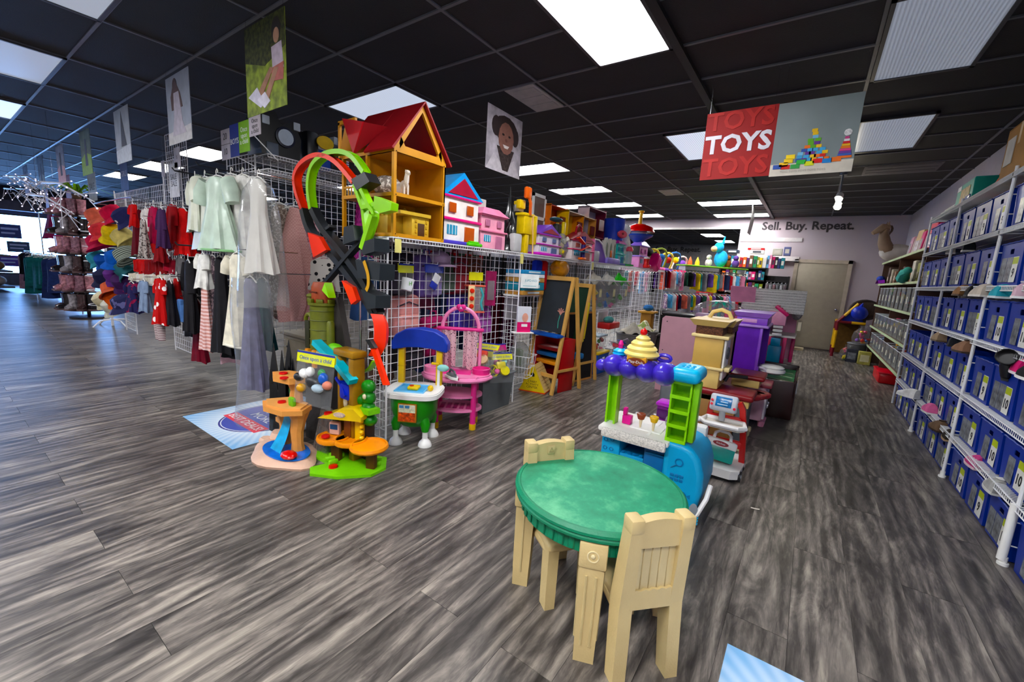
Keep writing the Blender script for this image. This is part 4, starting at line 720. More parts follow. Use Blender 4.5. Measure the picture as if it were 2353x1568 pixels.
# ================================================ back corner by the door
t = T('play_house', 'yellow and dark red tube framed play tent with blue roof', 'play tent', (.56, 11.75, 0)); YE = mt('#d9ab12', .4); MRD = mt('#6d1420', .45)
def alt(m0, m1, pts, nm='tube'):
    for i in range(len(pts)-1):
        a, b_ = Vector(pts[i]), Vector(pts[i+1]); n = max(2, int((b_-a).length/.16)); 
        for k in range(n): MB().cyl(a.lerp(b_, k/n), a.lerp(b_, (k+1)/n), .03, n=8).out(nm, m0 if k % 3 else m1, t)
alt(YE, MRD, [(0, 0, 0), (0, 0, .78), (.3, 0, 1.2), (.42, .0, 1.05)]); alt(YE, MRD, [(.0, 0, .78), (.48, 0, .78)]); alt(YE, MRD, [(0, 0, .78), (0, .6, .78), (0, .6, 0)])
MB().add([(.04, .02, .80), (.44, .02, .80), (.30, .02, 1.16), (.04, .6, .80), (.44, .6, .8), (.3, .6, 1.16)], [(0, 1, 2), (3, 5, 4), (0, 2, 5, 3), (1, 4, 5, 2)]).out('roof_cloth', fab('#1f2f8e'), t, 0); MB().box(.03, .46, .58, .6, .03, .76).out('side_cloth', fab('#5d4322'), t, 0)
MB().at(.32, -.035, .95, 0, 15).box(-.06, .06, -.003, 0, -.08, .08).out('price_card', mt('#d9d9d4', .5), t, 0)
t = T('pop_tent', 'dark brown round mesh pop-up tunnel by the corner shelving', 'play tunnel', (1.0, 11.95, .95)); MB().at(0, 0, .12, 0, 0, 20).tube([(.28*math.cos(k*PI/10), 0, .2*math.sin(k*PI/10)) for k in range(20)], .03, 8, True).out('hoop', mt('#3a302c', .6), t); MB().ball((0, .0, .12), (.27, .06, .19), 14, 8).out('mesh_cover', fab('#4a3e38'), t); MB().box(-.05, .05, -.05, .05, -.95, -.05).out('stand', mt('#4a3e38', .7), t)
BAGC = clear('#cfcaca', .1)
for k, (x, y, z, r_, lab) in enumerate(((.80, 11.3, 0, .15, 'clear bag of small mixed toys on floor by the tent'), (1.0, 11.45, .38, .17, 'clear bag of beige toys atop the grey can by the tent'))):
    t = T('toy_bag', lab, 'bag', (x, y, z), 30*k, 'toy bags by the tent'); MB().lathe([(.02, 0), (r_*.9, .02), (r_, r_*.7), (r_*.85, r_*1.4), (.05, r_*2.0), (.07, r_*2.2)], 14, lobes=5, la=.08).out('bag', BAGC, t)
    for m, c in toybits(16, r_*.6, r_*.6, r_*1.6, 40+k): m.out('toy', mt(c, .4), t)
t = T('waste_bin', 'grey round can under a bag near the back corner', 'can', (.95, 11.5, 0)); MB().lathe([(.14, 0), (.17, .36), (.18, .37), (.17, .38), (.15, .36)], 20).out('can', mt('#57585c', .5), t); MB().lathe([(.175, .35), (.185, .36), (.175, .375)], 20).out('rim', mt('#6b6c70', .5), t)
t = T('toy_box', 'dark boxed toy standing on the floor before the grey can', 'box', (.86, 11.18, 0)); MB().rb(-.09, .09, -.05, .05, 0, .27, .006, 1).out('carton', mt('#2c2f3b', .4, var=.4, sc_=14), t); MB().box(-.07, .07, -.053, -.049, .06, .2).out('window', mt('#6f7480', .3, var=.5, sc_=20), t, 0)
t = T('toy_box', 'pale yellow-green carton on the floor by the corner shelving', 'box', (1.06, 11.05, 0)); MB().rb(-.1, .1, -.08, .08, 0, .26, .006, 1).out('carton', mt('#a9a35a', .5, var=.4, sc_=9), t); MB().box(-.07, .07, -.083, -.079, .06, .2).out('printed_panel', mt('#d9d3a8', .5), t, 0)
t = T('toy_bag', 'bright blue plastic bag against the tent roof', 'bag', (.90, 11.72, .86), 0); MB().ball((0, 0, .14), (.15, .1, .15), 12, 8).tube([(0, 0, .25), (.02, .0, .34)], [.05, .02], 8).out('bag', mt('#2234a8', .25, var=.3), t); MB().tube([(0, 0, .3), (.03, 0, .36)], .012).out('knot', mt('#2234a8', .25, var=.3), t)
# spotlight on a stem from the ceiling
t = T('spotlight', 'small twin ceiling spotlight, lit, before the back wall', 'spotlight', (.13, 8.1, CZ)); MB().cyl((0, 0, 0), (0, 0, -.3), .012).cyl((0, 0, 0), (0, 0, -.03), .05).out('stem', mt('#8d8f94', .3, .6), t)
for s_ in (-1, 1): MB().at(0, .03*s_, -.33 if s_ < 0 else -.45, 30*s_, 15).lathe([(.02, .05), (.045, .03), (.05, -.04)], 14).out('lamp_head', WHT, t); MB().ball((.0, .03*s_-.02*s_, -.37 if s_ < 0 else -.48), .045, 10, 6).out('bulb', lens(14 if s_ < 0 else 5, '#fff3d8'), t)
# hanging toys sign: two square sheets side by side
t = T('hanging_sign', 'red and white hanging toys sign with picture of toy bricks', 'sign', (-.95, 4.1, 0)); MR_ = mt('#8f1406', .65, var=.06)
MB().box(.0, .53, .0, .004, 2.34, 2.885).out('red_sheet', MR_, t, 0); MB().box(.53, 1.06, .0, .004, 2.33, 2.88).out('picture_sheet', mt('#7f8a8b', .55, var=.16, sc_=2), t, 0); MB().box(.53, 1.06, -.001, .0, 2.33, 2.42).out('picture_ground', mt('#d3cdbf', .5), t, 0)
txt('TOYS', .2, mt('#d9d6de', .6), 'lettering', t, (.262, -.004, 2.615), (90, 0, 0), .001, bold=.006); txt('TOYS', .2, mt('#a82713', .6), 'lettering', t, (.262, -.003, 2.80), (90, 0, 0), .001, bold=.004); txt('TOYS', .2, mt('#a82713', .6), 'lettering', t, (.262, -.003, 2.43), (90, 0, 0), .001, bold=.004)
txt('TOYS TOYS TOYS TOYS TOYS', .022, mt('#a7a29a', .5), 'small_lettering', t, (.75, -.004, 2.36), (90, 0, 0), .0006)
BC = ['#5c2d86', '#c8321f', '#e8c02a', '#4aa0cf', '#2f4f9e', '#64a83a', '#e2762a', '#7cb7d8']; bk = MB().box(-.5, .5, -.002, 0, -.5, .5).mesh('printed_brick', mt('#ffffff'), 0); q = random.Random(5)
for r_ in range(10):
    w = 9-r_ if r_ < 8 else 2; w = max(1, int(w*.72))
    for k in range(w):
        c = q.choice(BC); x = .80+(k-(w-1)/2)*.036+q.uniform(-.008, .008); z = 2.44+r_*.0235; m = MB().box(x-.018, x+.018, -.003, -.001, z-.0115, z+.0115); m.out('printed_brick', mt(c, .5), t, 0)
for k, (x, z, c) in enumerate(((.62, 2.415, '#e3b81f'), (.65, 2.44, '#e8c63a'), (.66, 2.47, '#f0d23f'), (.58, 2.4, '#2f4f9e'), (.635, 2.395, '#c8321f'), (.7, 2.395, '#3f9a4d'), (.735, 2.425, '#3fae49'), (.79, 2.41, '#d9e03a'), (.84, 2.425, '#d22f24'), (.9, 2.42, '#2a82c9'), (.955, 2.425, '#e2762a'))): MB().box(x-.03, x+.03, -.0045, -.0025, z-.016, z+.016).out('printed_brick', mt(c, .5), t, 0)
for k, c in enumerate(('#e2762a', '#3f5fb0', '#6d3f9c', '#e0508a', '#e8822a', '#e9b52f', '#d2303a', '#ece7ea', '#c84a86')): MB().rb(1.0-.045+.004*k, 1.0+.045-.004*k, -.0035, -.001, 2.43+.017*k, 2.446+.017*k, .001, 1).out('printed_ring', mt(c, .5), t, 0)
MB().at(1.0, -.002, 2.61, 90).lathe([(.024, 0), (.024, .002)], 16).out('printed_ball', mt('#e8e8e8', .5, var=.6, sc_=60), t, 0)
for x in (.02, .5, .56, 1.04): MB().cyl((x, .002, 2.88), (x, .002, CZ), .0012, n=4).out('wire', CHR, t)
t = T('hanging_sign', 'edge-on curled hanging sign before the back wall lettering', 'sign', (-1.3, 10.6, 0)); MB().sheet(lambda u, v: (.03*math.sin(2.5*v), -.27+.54*u, 2.55+.6*v), 4, 10).out('sheet', mt('#8a8784', .5), t); MB().cyl((.01, 0, 3.13), (.01, 0, CZ), .002, n=4).out('wire', CHR, t)
# ================================================ gridwall run with toy shelf along the main aisle
GX, WX, GT = -2.80, -2.57, 1.63
def grid(w, h, wire=WIRE, st=.0762, r=.0024, fr=.0042):
    """gridwall panel in the xz plane from (0,0)"""
    m = MB(); n = max(1, round(w/st)); k = max(1, round(h/st))
    for i in range(n+1): q = fr if i in (0, n) else r; m.box(i*w/n-q, i*w/n+q, -q, q, 0, h)
    for j in range(k+1): q = fr if j in (0, k) else r; m.box(0, w, -q+.003, q+.003, j*h/k-q, j*h/k+q)
    return m
GM = {}
def gp(par, loc, rz, w, h, name='grid_panel'):
    k = (round(w, 2), round(h, 2))
    if k not in GM: GM[k] = grid(w, h).mesh('grid_panel', WIRE, 0)
    return lk(name, GM[k], par, loc, (0, 0, R(rz)))
def wshelf2(par, x0, x1, y0, y1, z, name='wire_shelf'):
    m = MB(); n = max(2, int((y1-y0)/.03))
    for x in (x0, x1, (x0+x1)/2): m.box(x-.004, x+.004, y0, y1, z-.004, z+.004)
    m.box(x1-.003, x1+.003, y0, y1, z-.032, z-.026); m.box(x0, x1, y0-.003, y0+.003, z-.004, z+.004)
    for i in range(n+1): y = y0+(y1-y0)*i/n; m.box(x0, x1, y-.0016, y+.0016, z, z+.003).box(x1-.0016, x1+.0016, y-.0016, y+.0016, z-.03, z+.002)
    return m.out(name, WIRE, par, 0)
BY = [2.02, 3.75, 5.50, 7.23, 8.95]
for i in range(4):
    t = T('gridwall_bay', ['white gridwall bay behind the green pig play kitchen', 'white gridwall bay behind the wooden easels', 'white gridwall bay behind the clear tubs', 'farthest white gridwall bay of the toy run'][i], 'gridwall', (0, 0, 0), 0, 'gridwall bays of the toy run')
    gp(t, (WX, BY[i], .08), 180, .23, GT-.08, 'wing_panel'); gp(t, (GX, BY[i], .08), 90, BY[i+1]-BY[i], GT-.08, 'back_panel')
    MB().cyl((WX, BY[i], 0), (WX, BY[i], GT+.01), .008, n=8).out('post', WIRE, t); wshelf2(t, -3.2, -2.545, BY[i]+.03, BY[i+1]-.005, 1.645)
    MB().box(-3.0, -2.99, BY[i]+.02, BY[i+1]-.02, 1.60, 1.64).out('shelf_bracket', WIRE, t)
TZ = 1.652
# ------------------------------------------------ wooden dollhouse
WD = mt('#c98f3a', .45, var=.14, sc_=5); WD2 = mt('#b9802f', .5, var=.14, sc_=5); RR = mt('#8f1722', .5, var=.1)
t = T('dollhouse', 'open wooden dollhouse with a dark red gabled roof', 'dollhouse', (-3.2, 2.06, TZ)); L, D, H1, H2 = .64, .52, .30, .62
for x in (.0, L-.025):
    for y in (.0, D-.025): MB().box(x, x+.025, y, y+.025, 0, H2).out('corner_post', WD, t, 0)
MB().box(L*.5-.012, L*.5+.012, .0, .024, 0, H2).out('corner_post', WD, t, 0)
for z in (0, H1-.01, H2-.025):
    o = MB().box(0, L, 0, D, z, z+.014).out('floor_board', WD2, t, 0); MB().box(0, L, -.002, .016, z, z+.026).box(L-.016, L+.002, 0, D, z, z+.026).out('edge_rail', WD, o, 0)
MB().box(L*.5, L-.02, .016, D, .02, .026).box(.02, L, D-.014, D, .014, H2).out('back_wall', WD2, t, 0); MB().box(L*.45, L*.45+.01, .02, D-.01, .01, H2).out('partition', WD2, t, 0)
for k in range(7): MB().box(.035+.04*k, .043+.04*k, .004, .012, H1, H1+.07).out('baluster', mt('#d9a64e', .45), t, 0)
MB().box(.02, L*.5, .0, .016, H1+.07, H1+.085).out('hand_rail', WD, t, 0)
# gable end facing the aisle, with an opening
for pts in ([(0, 0), (.05, 0), (D/2, .31), (D/2, .36)], [(D, 0), (D-.05, 0), (D/2, .31), (D/2, .36)], [(.05, 0), (D-.05, 0), (D-.05, .03), (.05, .03)], [(.045, .03), (.10, .03), (.06, .09)], [(D-.045, .03), (D-.10, .03), (D-.06, .09)]): MB().at(0, 0, H2).pri(pts, L-.02, L, 'x').out('gable_bar', WD, t, 0)
for s_ in (0, 1):
    a = (-.03, H2-.02) if s_ == 0 else (D+.03, H2-.02); b = (D/2, H2+.37); nx = -.012 if s_ == 0 else .012
    if s_: MB().pri([a, (a[0]+nx, a[1]+.01), (b[0]+nx*.2, b[1]+.012), b], -.02, L+.03, 'x').out('roof_panel', RR, t, 0)
    else:
        MB().pri([a, (a[0]+nx, a[1]+.01), (b[0]+nx*.2, b[1]+.012), b], .34, L+.03, 'x').out('roof_panel', RR, t, 0); q = ((a[0]+b[0])/2, (a[1]+b[1])/2); MB().pri([q, (q[0]+nx, q[1]+.01), (b[0]+nx*.2, b[1]+.012), b], -.02, .34, 'x').out('roof_panel', RR, t, 0)
MB().add([(.02, -.03, H2+.02), (.02, .02, H2+.24), (.03, .2, H2+.24), (.03, .22, H2)], [(0, 1, 2, 3)]).out('dormer_side', WD2, t, 0); MB().box(.0, .02, -.03, -.01, H2-.02, H2+.24).box(.0, .22, -.03, -.01, H2+.22, H2+.25).out('dormer_post', WD, t, 0)
MB().pri([(.10, H2+.25), (.36, H2+.19), (.24, H2-.02)], -.06, -.05, 'y').out('dormer_flap', mt('#b31b2b', .45), t, 0); MB().add([(.36, -.05, H2+.19), (.24, -.05, H2-.02), (.42, .14, H2+.2)], [(0, 1, 2)]).out('dormer_flap', RR, t, 0)
for y in (.02, D-.02):
    for z in (.02, H1, H2-.02): MB().ball((L+.002, y, z), .005, 6, 4).out('bolt', mt('#3d2c1b', .4), t)
# things inside the dollhouse
t = T('plush_toy', 'fluffy grey and white plush bundle on the dollhouse upper floor', 'toy', (-2.80, 2.22, TZ+H1+.02)); MB().ball((-.05, 0, .08), (.14, .1, .08), 14, 8).out('fluff', fab('#8a8078', '#e6e0d8', 'print', 40), t); MB().ball((.07, .02, .06), .05).out('fluff_tail', fab('#d9d2c8'), t)
t = T('toy_horse', 'small white toy horse on the dollhouse upper floor', 'toy', (-2.66, 2.24, TZ+H1+.016), -20); HO = mt('#e6dccd', .6)
MB().ball((0, 0, .085), (.06, .03, .035), 10, 6).tube([(.04, 0, .1), (.06, 0, .15), (.055, 0, .17)], [.022, .018, .014], 8).tube([(.05, 0, .172), (.08, 0, .165), (.1, 0, .15)], [.016, .017, .01], 8).out('body', HO, t)
for x in (-.04, .04):
    for y in (-.015, .015): MB().cyl((x, y, 0), (x*.9, y, .08), .008, .011, 7).out('leg', HO, t)
MB().sheet(lambda u, v: (.045-.02*u, -.01+.02*u, .19-.08*v), 2, 4).out('mane', fab('#f0e9dd'), t); MB().tube([(-.055, 0, .1), (-.08, 0, .07), (-.08, 0, .03)], [.01, .012, .004]).out('tail', fab('#f0e9dd'), t)
t = T('toy_castle', 'yellow wooden toy fort on the dollhouse lower floor', 'toy', (-2.74, 2.3, TZ+.028)); YC = mt('#cfae4e', .5, var=.1)
MB().rb(-.13, .0, -.15, .15, 0, .14, .006).rb(.02, .13, -.02, .16, 0, .15, .006).out('walls', YC, t)
for k in range(6): MB().box(-.13+.05*k, -.1+.05*k, -.15, .16, .15 if k > 2 else .14, .175 if k > 2 else .165).out('battlement', YC, t, 0)
MB().lathe([(.045, 0), (.045, .17), (.055, .175), (.0, .235)], 12, (-.1, .1, 0)).out('turret', mt('#d8bb62', .5), t); MB().rb(.128, .134, .04, .11, .0, .1, .003).out('gate', mt('#4b3018', .6), t)
for k in range(3): MB().rb(.13, .137, .01, .03, .02+.04*k, .05+.04*k, .004, 1).rb(.13, .137, .12, .14, .02+.04*k, .05+.04*k, .004, 1).out('corner_stone', mt('#c09a3c', .5), t)
# ------------------------------------------------ generic toy houses on the shelf
def span(u0, u1, v0, v1, X): a, b = onX(u0, v0, X), onX(u1, v0, X); return a.y, b.y, onX((u0+u1)/2, v1, X).z
def house(lab, y0, y1, h, X, d, wall, trim, roof, kind='gable', win='#8a3a20', base=None, z=TZ):
    t = T('toy_house', lab, 'toy house', (X, y0, z)); w = y1-y0; hb = h*(.66 if kind == 'gable' else .82); m0 = mt(wall, .4)
    if base: MB().rb(-d-.01, .03, -.02, w+.02, 0, .03, .008).out('base', mt(base, .35), t)
    z0 = .03 if base else 0
    MB().rb(-d, 0, 0, w, z0, hb*.5, .004, 1).rb(-d+.01, -.01, .01, w-.01, hb*.52, hb, .004, 1).out('walls', m0, t)
    MB().rb(-d-.01, .02, -.015, w+.015, hb*.49, hb*.55, .008).rb(-d-.01, .012, -.012, w+.012, hb*.96, hb*1.02, .008).out('eave_band', mt(trim, .35), t)
    if kind == 'gable': MB().pri([(-.03, hb), (w+.03, hb), (w/2, h)], -d-.01, .012, 'x').out('roof', mt(roof, .35), t, 0); MB().pri([(.05, hb+.015), (w-.05, hb+.015), (w/2, h-.05)], .012, .018, 'x').out('gable_window', mt('#9c2136', .4), t, 0)
    elif kind == 'mansard': MB().tap(hb, h, (d+.05, w+.05), (d*.6, w*.6), (-d/2, w/2), (-d/2, w/2)).out('roof', mt(roof, .35), t)
    for a in (.25, .72):
        for zz in (.66,): MB().rb(-.003, .006, w*a-w*.09, w*a+w*.09, hb*(zz), hb*(zz+.2), .003, 1).out('window', mt(win, .3), t)
    MB().rb(-.003, .006, w*.12, w*.38, hb*.2, hb*.4, .003, 1).out('window', mt('#3f8fb0', .3), t); MB().rb(-.003, .008, w*.58, w*.85, z0, hb*.4, .003, 1).out('door', mt(win, .35), t)
    for k in range(3): MB().box(-.002, .008, w*.16+w*.08*k, w*.17+w*.08*k, hb*.2, hb*.4).out('mullion', WHT, t, 0)
    return t
a, b, h = span(1015, 1100, 548, 395, -2.60); house('pink and white toy house with a bright blue gabled roof', a, b, h-TZ, -2.60, .24, '#e9e4de', '#e0307f', '#2f8fd0', 'gable', '#b3541f', '#4b3fae')
t = T('toy_bush', 'lime green toy hedge step before the blue roofed toy house', 'toy', (-2.575, b-.13, TZ)); MB().rb(-.02, .03, -.07, .13, 0, .03, .012).out('step', mt('#5cc02a', .4), t); MB().rb(-.015, .02, -.03, .09, .03, .045, .006).out('tread', mt('#6fd035', .4), t)
a, b, h = span(1104, 1160, 562, 478, -2.60); house('small all pink toy villa with purple dormers', a, b, h-TZ, -2.60, .18, '#e8a3b8', '#e487a6', '#e58fb0', 'mansard', '#b5708f')
# big grey green toy car lying behind them, on a red box
t = T('toy_box', 'red and yellow patterned box under the green toy car', 'box', (-2.98, 2.95, TZ)); MB().rb(-.15, .1, -.25, .3, 0, .38, .006, 1).out('carton', mt('#b2202a', .45, var=.4, sc_=12), t); MB().box(.099, .103, -.24, .29, .34, .375).out('yellow_strip', mt('#e3c22e', .5), t, 0)
t = T('toy_car', 'large grey-green toy car with windows high on the shelf', 'toy car', (-2.98, 2.98, TZ+.383)); m = MB(); m.pri([(-.28, 0), (.3, 0), (.3, .08), (.2, .1), (.12, .22), (-.14, .22), (-.26, .1)], -.1, .09, 'x').out('body', mt('#3f5550', .35), t)
for q in ([(.17, .105), (.105, .2), (.0, .2), (.0, .105)], [(-.03, .105), (-.03, .2), (-.13, .2), (-.22, .105)]): MB().pri(q, .088, .094, 'x').out('window', mt('#7d9a94', .15), t, 0)
for y in (-.17, .19): MB().cyl((.06, y, .03), (.1, y, .03), .05, n=16).out('wheel', BLK, t)
t = T('toy_figure_box', 'white boxed toy beside the green toy car', 'box', (-2.86, 3.36, TZ)); MB().rb(-.1, .02, -.08, .1, 0, .5, .005, 1).out('carton', mt('#dcd6d0', .4, var=.2), t); MB().box(.019, .024, -.06, .08, .1, .3).out('red_panel', mt('#c02f2c', .4), t, 0)
# glossy black spiky toy mountain
def crag(lab, loc, h, w, c='#0d0e10', rz=0, seed=3, name='toy_mountain'):
    t = T(name, lab, 'toy', loc, rz); q = random.Random(seed); mm = mt(c, .18, var=.3, co=.4)
    for k in range(7):
        x, y = q.uniform(-w, w)*.5, q.uniform(-w, w)*.5; hh = h*q.uniform(.5, 1) if k else h; m = MB(); r_ = w*q.uniform(.3, .5)
        m.lathe([(r_, 0), (r_*.9, hh*.3), (r_*.75, hh*.45), (r_*.8, hh*.6), (r_*.35, hh*.85), (.003, hh)], 7, (x, y, 0), 1, .8, 3, .15).out('crag', mm, t, 20)
    MB().lathe([(w*.8, 0), (w*.75, h*.12), (w*.6, h*.2)], 12, lobes=4, la=.1).out('rock_base', mm, t)
    return t
p = onX(1170, 560, -2.68); crag('glossy black spiky toy mountain high on the toy shelf', (-2.68, p.y, TZ), .66, .11)
t = T('toy_figure', 'small yellow and white square headed toy beside the black mountain', 'toy', (-2.72, p.y+.2, TZ)); MB().rb(-.03, .03, -.04, .04, 0, .44, .01).out('stand', BLK, t); MB().rb(-.035, .035, -.045, .045, .44, .52, .008).out('head', mt('#e9e3d5', .4), t); MB().rb(-.04, .04, -.05, .05, .51, .55, .008).out('cap', mt('#e0c32c', .4), t)
t = T('toy_robot', 'bright yellow upright toy digger with an orange shovel', 'toy', (-2.62, onX(1205, 565, -2.62).y, TZ)); YL = mt('#e5c512', .35)
MB().rb(-.07, .04, -.08, .08, .2, .40, .012).rb(-.03, .03, -.035, .035, 0, .2, .008).rb(-.08, .05, -.1, .1, .39, .42, .008).out('body', YL, t); MB().rb(-.05, .03, .12, .2, .1, .42, .02).out('side_tank', YL, t)
MB().rib([(.05, .0, .40), (.06, -.02, .52), (.05, -.06, .62)], .03, .02, (0, 1, 0)).rb(.02, .07, -.11, -.01, .56, .68, .02).out('shovel', mt('#e06a14', .35), t); MB().rb(-.06, .0, -.12, -.02, .46, .55, .01).out('crown', mt('#ecc91c', .35), t); MB().cyl((.06, .08, 0), (.05, .06, .4), .008).out('rod', mt('#d9b27a', .5), t); MB().rb(-.06, .05, -.26, -.12, 0, .19, .02).out('grey_box', mt('#b9b9b9', .4), t)
t = T('window_frame_toy', 'white plastic window frame toy standing at the shelf back', 'toy', (-3.05, onX(1236, 510, -3.05).y, TZ)); m = MB()
for q in ((-.16, -.13, 0, .8), (.13, .16, 0, .8), (-.16, .16, .76, .8), (-.16, .16, .48, .52), (-.16, .16, .2, .24)): m.box(-.01, .015, q[0], q[1], q[2], q[3])
m.out('frame', WHT, t, 0); MB().box(-.004, .002, -.13, .13, .24, .76).out('pane', mt('#6a5a55', .3), t, 0)
def openhouse(lab, u0, u1, v0, v1, X, c, c2, z=TZ):
    a, b, h = span(u0, u1, v0, v1, X); w = b-a; h -= z; t = T('toy_playhouse', lab, 'toy house', (X, a, z)); m1, m2 = mt(c, .35), mt(c2, .4)
    MB().box(-.2, -.19, 0, w, 0, h).box(-.2, 0, 0, .012, 0, h).out('walls', m1, t, 0); MB().box(-.2, 0, w-.012, w, 0, h).out('side_wall', m2, t, 0)
    for q in (.0, .48, .97): MB().box(-.2, .0, 0, w, h*q, h*q+.012).out('floor_board', m2, t, 0)
    for q in (.15, .62): MB().rb(-.19, -.184, w*.25, w*.5, h*q, h*(q+.25), .002, 1).out('window', mt('#7a2c12', .4), t); MB().rb(-.02, .004, w*.6, w*.9, h*q, h*(q+.2), .004, 1).out('window', mt('#7a2c12', .4), t)
openhouse('orange brown open toy playhouse with red side, tallest of three', 1262, 1300, 545, 472, -2.95, '#d9741f', '#c93a22'); openhouse('yellow and white open toy playhouse between two orange ones', 1302, 1338, 560, 486, -2.9, '#ecc21e', '#eae0cf'); openhouse('amber open toy playhouse right of the yellow one', 1337, 1366, 560, 498, -2.9, '#d98a1c', '#dba05a')
openhouse('tall pale lilac toy tower house with dark red roof edge', 1346, 1386, 575, 476, -2.98, '#a8a0ae', '#7b1f3a')
a, b, h = span(1236, 1284, 588, 515, -2.58); house('toy cabin with purple and blue roof and pink lower floor', a, b, h-TZ, -2.58, .16, '#e6e2ea', '#c032b0', '#7a3fbf', 'gable', '#5d6f9c', '#c83ab8')
t = T('toy_bag', 'clear bag of beige toy pieces leaning on the purple roofed cabin', 'bag', (-2.62, b+.12, TZ)); MB().ball((0, 0, .15), (.06, .13, .15), 12, 8).out('bag', clear('#e9f0f4', .3), t)
for m, c in toybits(6, .03, .08, .22, 77): m.out('toy', mt(c if c != '#3a77c9' else '#e3c48a', .4), t)
a, b, h = span(1312, 1360, 600, 520, -2.56); t = house('pink and white carry house with dark red handled roof', a, b, (h-TZ)*.86, -2.56, .16, '#efe2e2', '#d94a74', '#a01430', 'gable', '#b06a5a'); MB().at(-.08, (b-a)/2, (h-TZ)*.78).tube([(0, -.09, 0), (0, -.07, .09), (0, 0, .12), (0, .07, .09), (0, .09, 0)], .014).out('handle', mt('#a01430', .4), t); MB().rb(-.16, .01, b-a-.01, b-a+.05, 0, h-TZ-.12, .012).out('side_tower', mt('#ea6a9a', .4), t)
y = onX(1325, 600, -2.55).y; t = T('toy_track', 'orange looped toy track on a dark blue post', 'toy', (-2.50, y, TZ)); MB().cyl((-.02, .1, 0), (-.02, .1, .3), .03, n=10).out('post', mt('#2a1f6d', .4), t); MB().rib([(0, -.06, .1), (.01, .05, .14), (0, .18, .18), (-.01, .3, .17)], .05, .012, (1, 0, .2)).rib([(0, -.1, .27), (-.01, -.02, .25), (0, .08, .2)], .05, .012, (1, 0, .2)).out('track', mt('#e0481c', .35), t); MB().rib([(0, -.14, .1), (0, .0, .1), (.0, .16, .11)], .06, .014, (1, 0, 0)).out('teal_track', mt('#1d6f86', .4), t); MB().rb(-.04, .03, .0, .12, .0, .03, .01).out('foot', mt('#e8702a', .4), t)
t = T('toy_machine', 'dark toy tower with yellow pieces behind the carry house', 'toy', (-2.72, y-.25, TZ)); MB().rb(-.08, .06, -.12, .12, 0, .2, .02).rb(-.05, .04, -.08, .1, .2, .42, .03).out('body', mt('#2e2d2c', .45), t); MB().rb(.03, .07, .02, .08, .2, .45, .012).rb(.04, .08, -.1, -.06, .0, .2, .01).out('yellow_piece', mt('#dbbf1e', .4), t); MB().ball((.02, -.1, .46), (.07, .12, .03)).out('teal_top', mt('#33525c', .4), t)
y = onX(1375, 610, -2.58).y; t = T('toy_ramp', 'purple and grey toy ramp beside the carry house', 'toy', (-2.58, y, TZ)); MB().pri([(-.2, 0), (.25, 0), (.25, .05), (.05, .25), (-.1, .3), (-.2, .3)], -.12, 0, 'x').out('ramp', mt('#6a3fa8', .35), t); MB().rb(-.1, .01, -.18, .0, .0, .16, .02).out('grey_door', mt('#b3b3b8', .4), t); MB().rib([(.005, -.2, .31), (.005, -.08, .31), (.005, .06, .26), (.005, .25, .06)], .02, .02, (1, 0, 0)).out('edge', WHT, t)
y = onX(1400, 610, -2.6).y; t = T('toy_castle_tower', 'white arched toy castle pieces before the blue bucket', 'toy', (-2.60, y, TZ))
for k in range(3): MB().at(0, -.15+.15*k, 0).pri([(-.05, 0), (.05, 0), (.05, .3), (.0, .38), (-.05, .3)], -.05, 0, 'x').out('arch_panel', mt('#d9d7cc', .4), t); MB().at(0, -.15+.15*k, 0).pri([(-.025, .02), (.025, .02), (.025, .26), (.0, .31), (-.025, .26)], .0, .006, 'x').out('arch_opening', mt('#5d6a52', .4), t)
MB().rb(-.08, .06, -.22, .3, .0, .09, .02).out('lilac_base', mt('#8f7fd0', .4), t); MB().rb(.0, .02, -.02, .02, .1, .2, .006).out('orange_piece', mt('#e2701e', .4), t)
y = onX(1408, 560, -2.72).y; t = T('toy_bucket', 'blue toy bucket with a pink oval front, lying raised', 'bucket', (-2.72, y, TZ)); MB().rb(-.14, .1, -.14, .14, 0, .38, .02).out('box_under', mt('#e3dfe2', .5), t); MB().at(0, 0, .38).lathe([(.15, 0), (.165, .32), (.172, .33), (.15, .33)], 24).out('bucket', mt('#263fb4', .35), t); MB().at(.155, -.06, .47, 0, 80, -20).lathe([(1, 0), (1, .03), (.8, .045)], 20, (0, 0, 0), .06, .1).out('pink_oval', mt('#d9566a', .4), t)
for s_ in (-.04, .04): MB().at(.20, -.08+s_, .475, 0, 80, -20).lathe([(1, 0), (1, .006)], 12, (0, 0, 0), .018, .022).out('hole', mt('#7a2230', .5), t)
t = T('plush_toy', 'white plush toy beside the blue bucket', 'toy', (-2.7, y+.42, TZ)); MB().ball((0, 0, .28), (.12, .14, .28), 12, 8).out('body', fab('#e6e3de'), t); MB().ball((.02, -.05, .58), .1).out('head', fab('#ecebe8', '#3b3b3d', 'dots', 9), t)
y = onX(1424, 605, -2.58).y; house('turquoise and purple slim toy castle tower in a clear box', y-.14, y+.16, .4, -2.58, .14, '#38c0b8', '#6ad6cf', '#c23aa0', 'mansard', '#2f6f9c', '#2d3fa0')
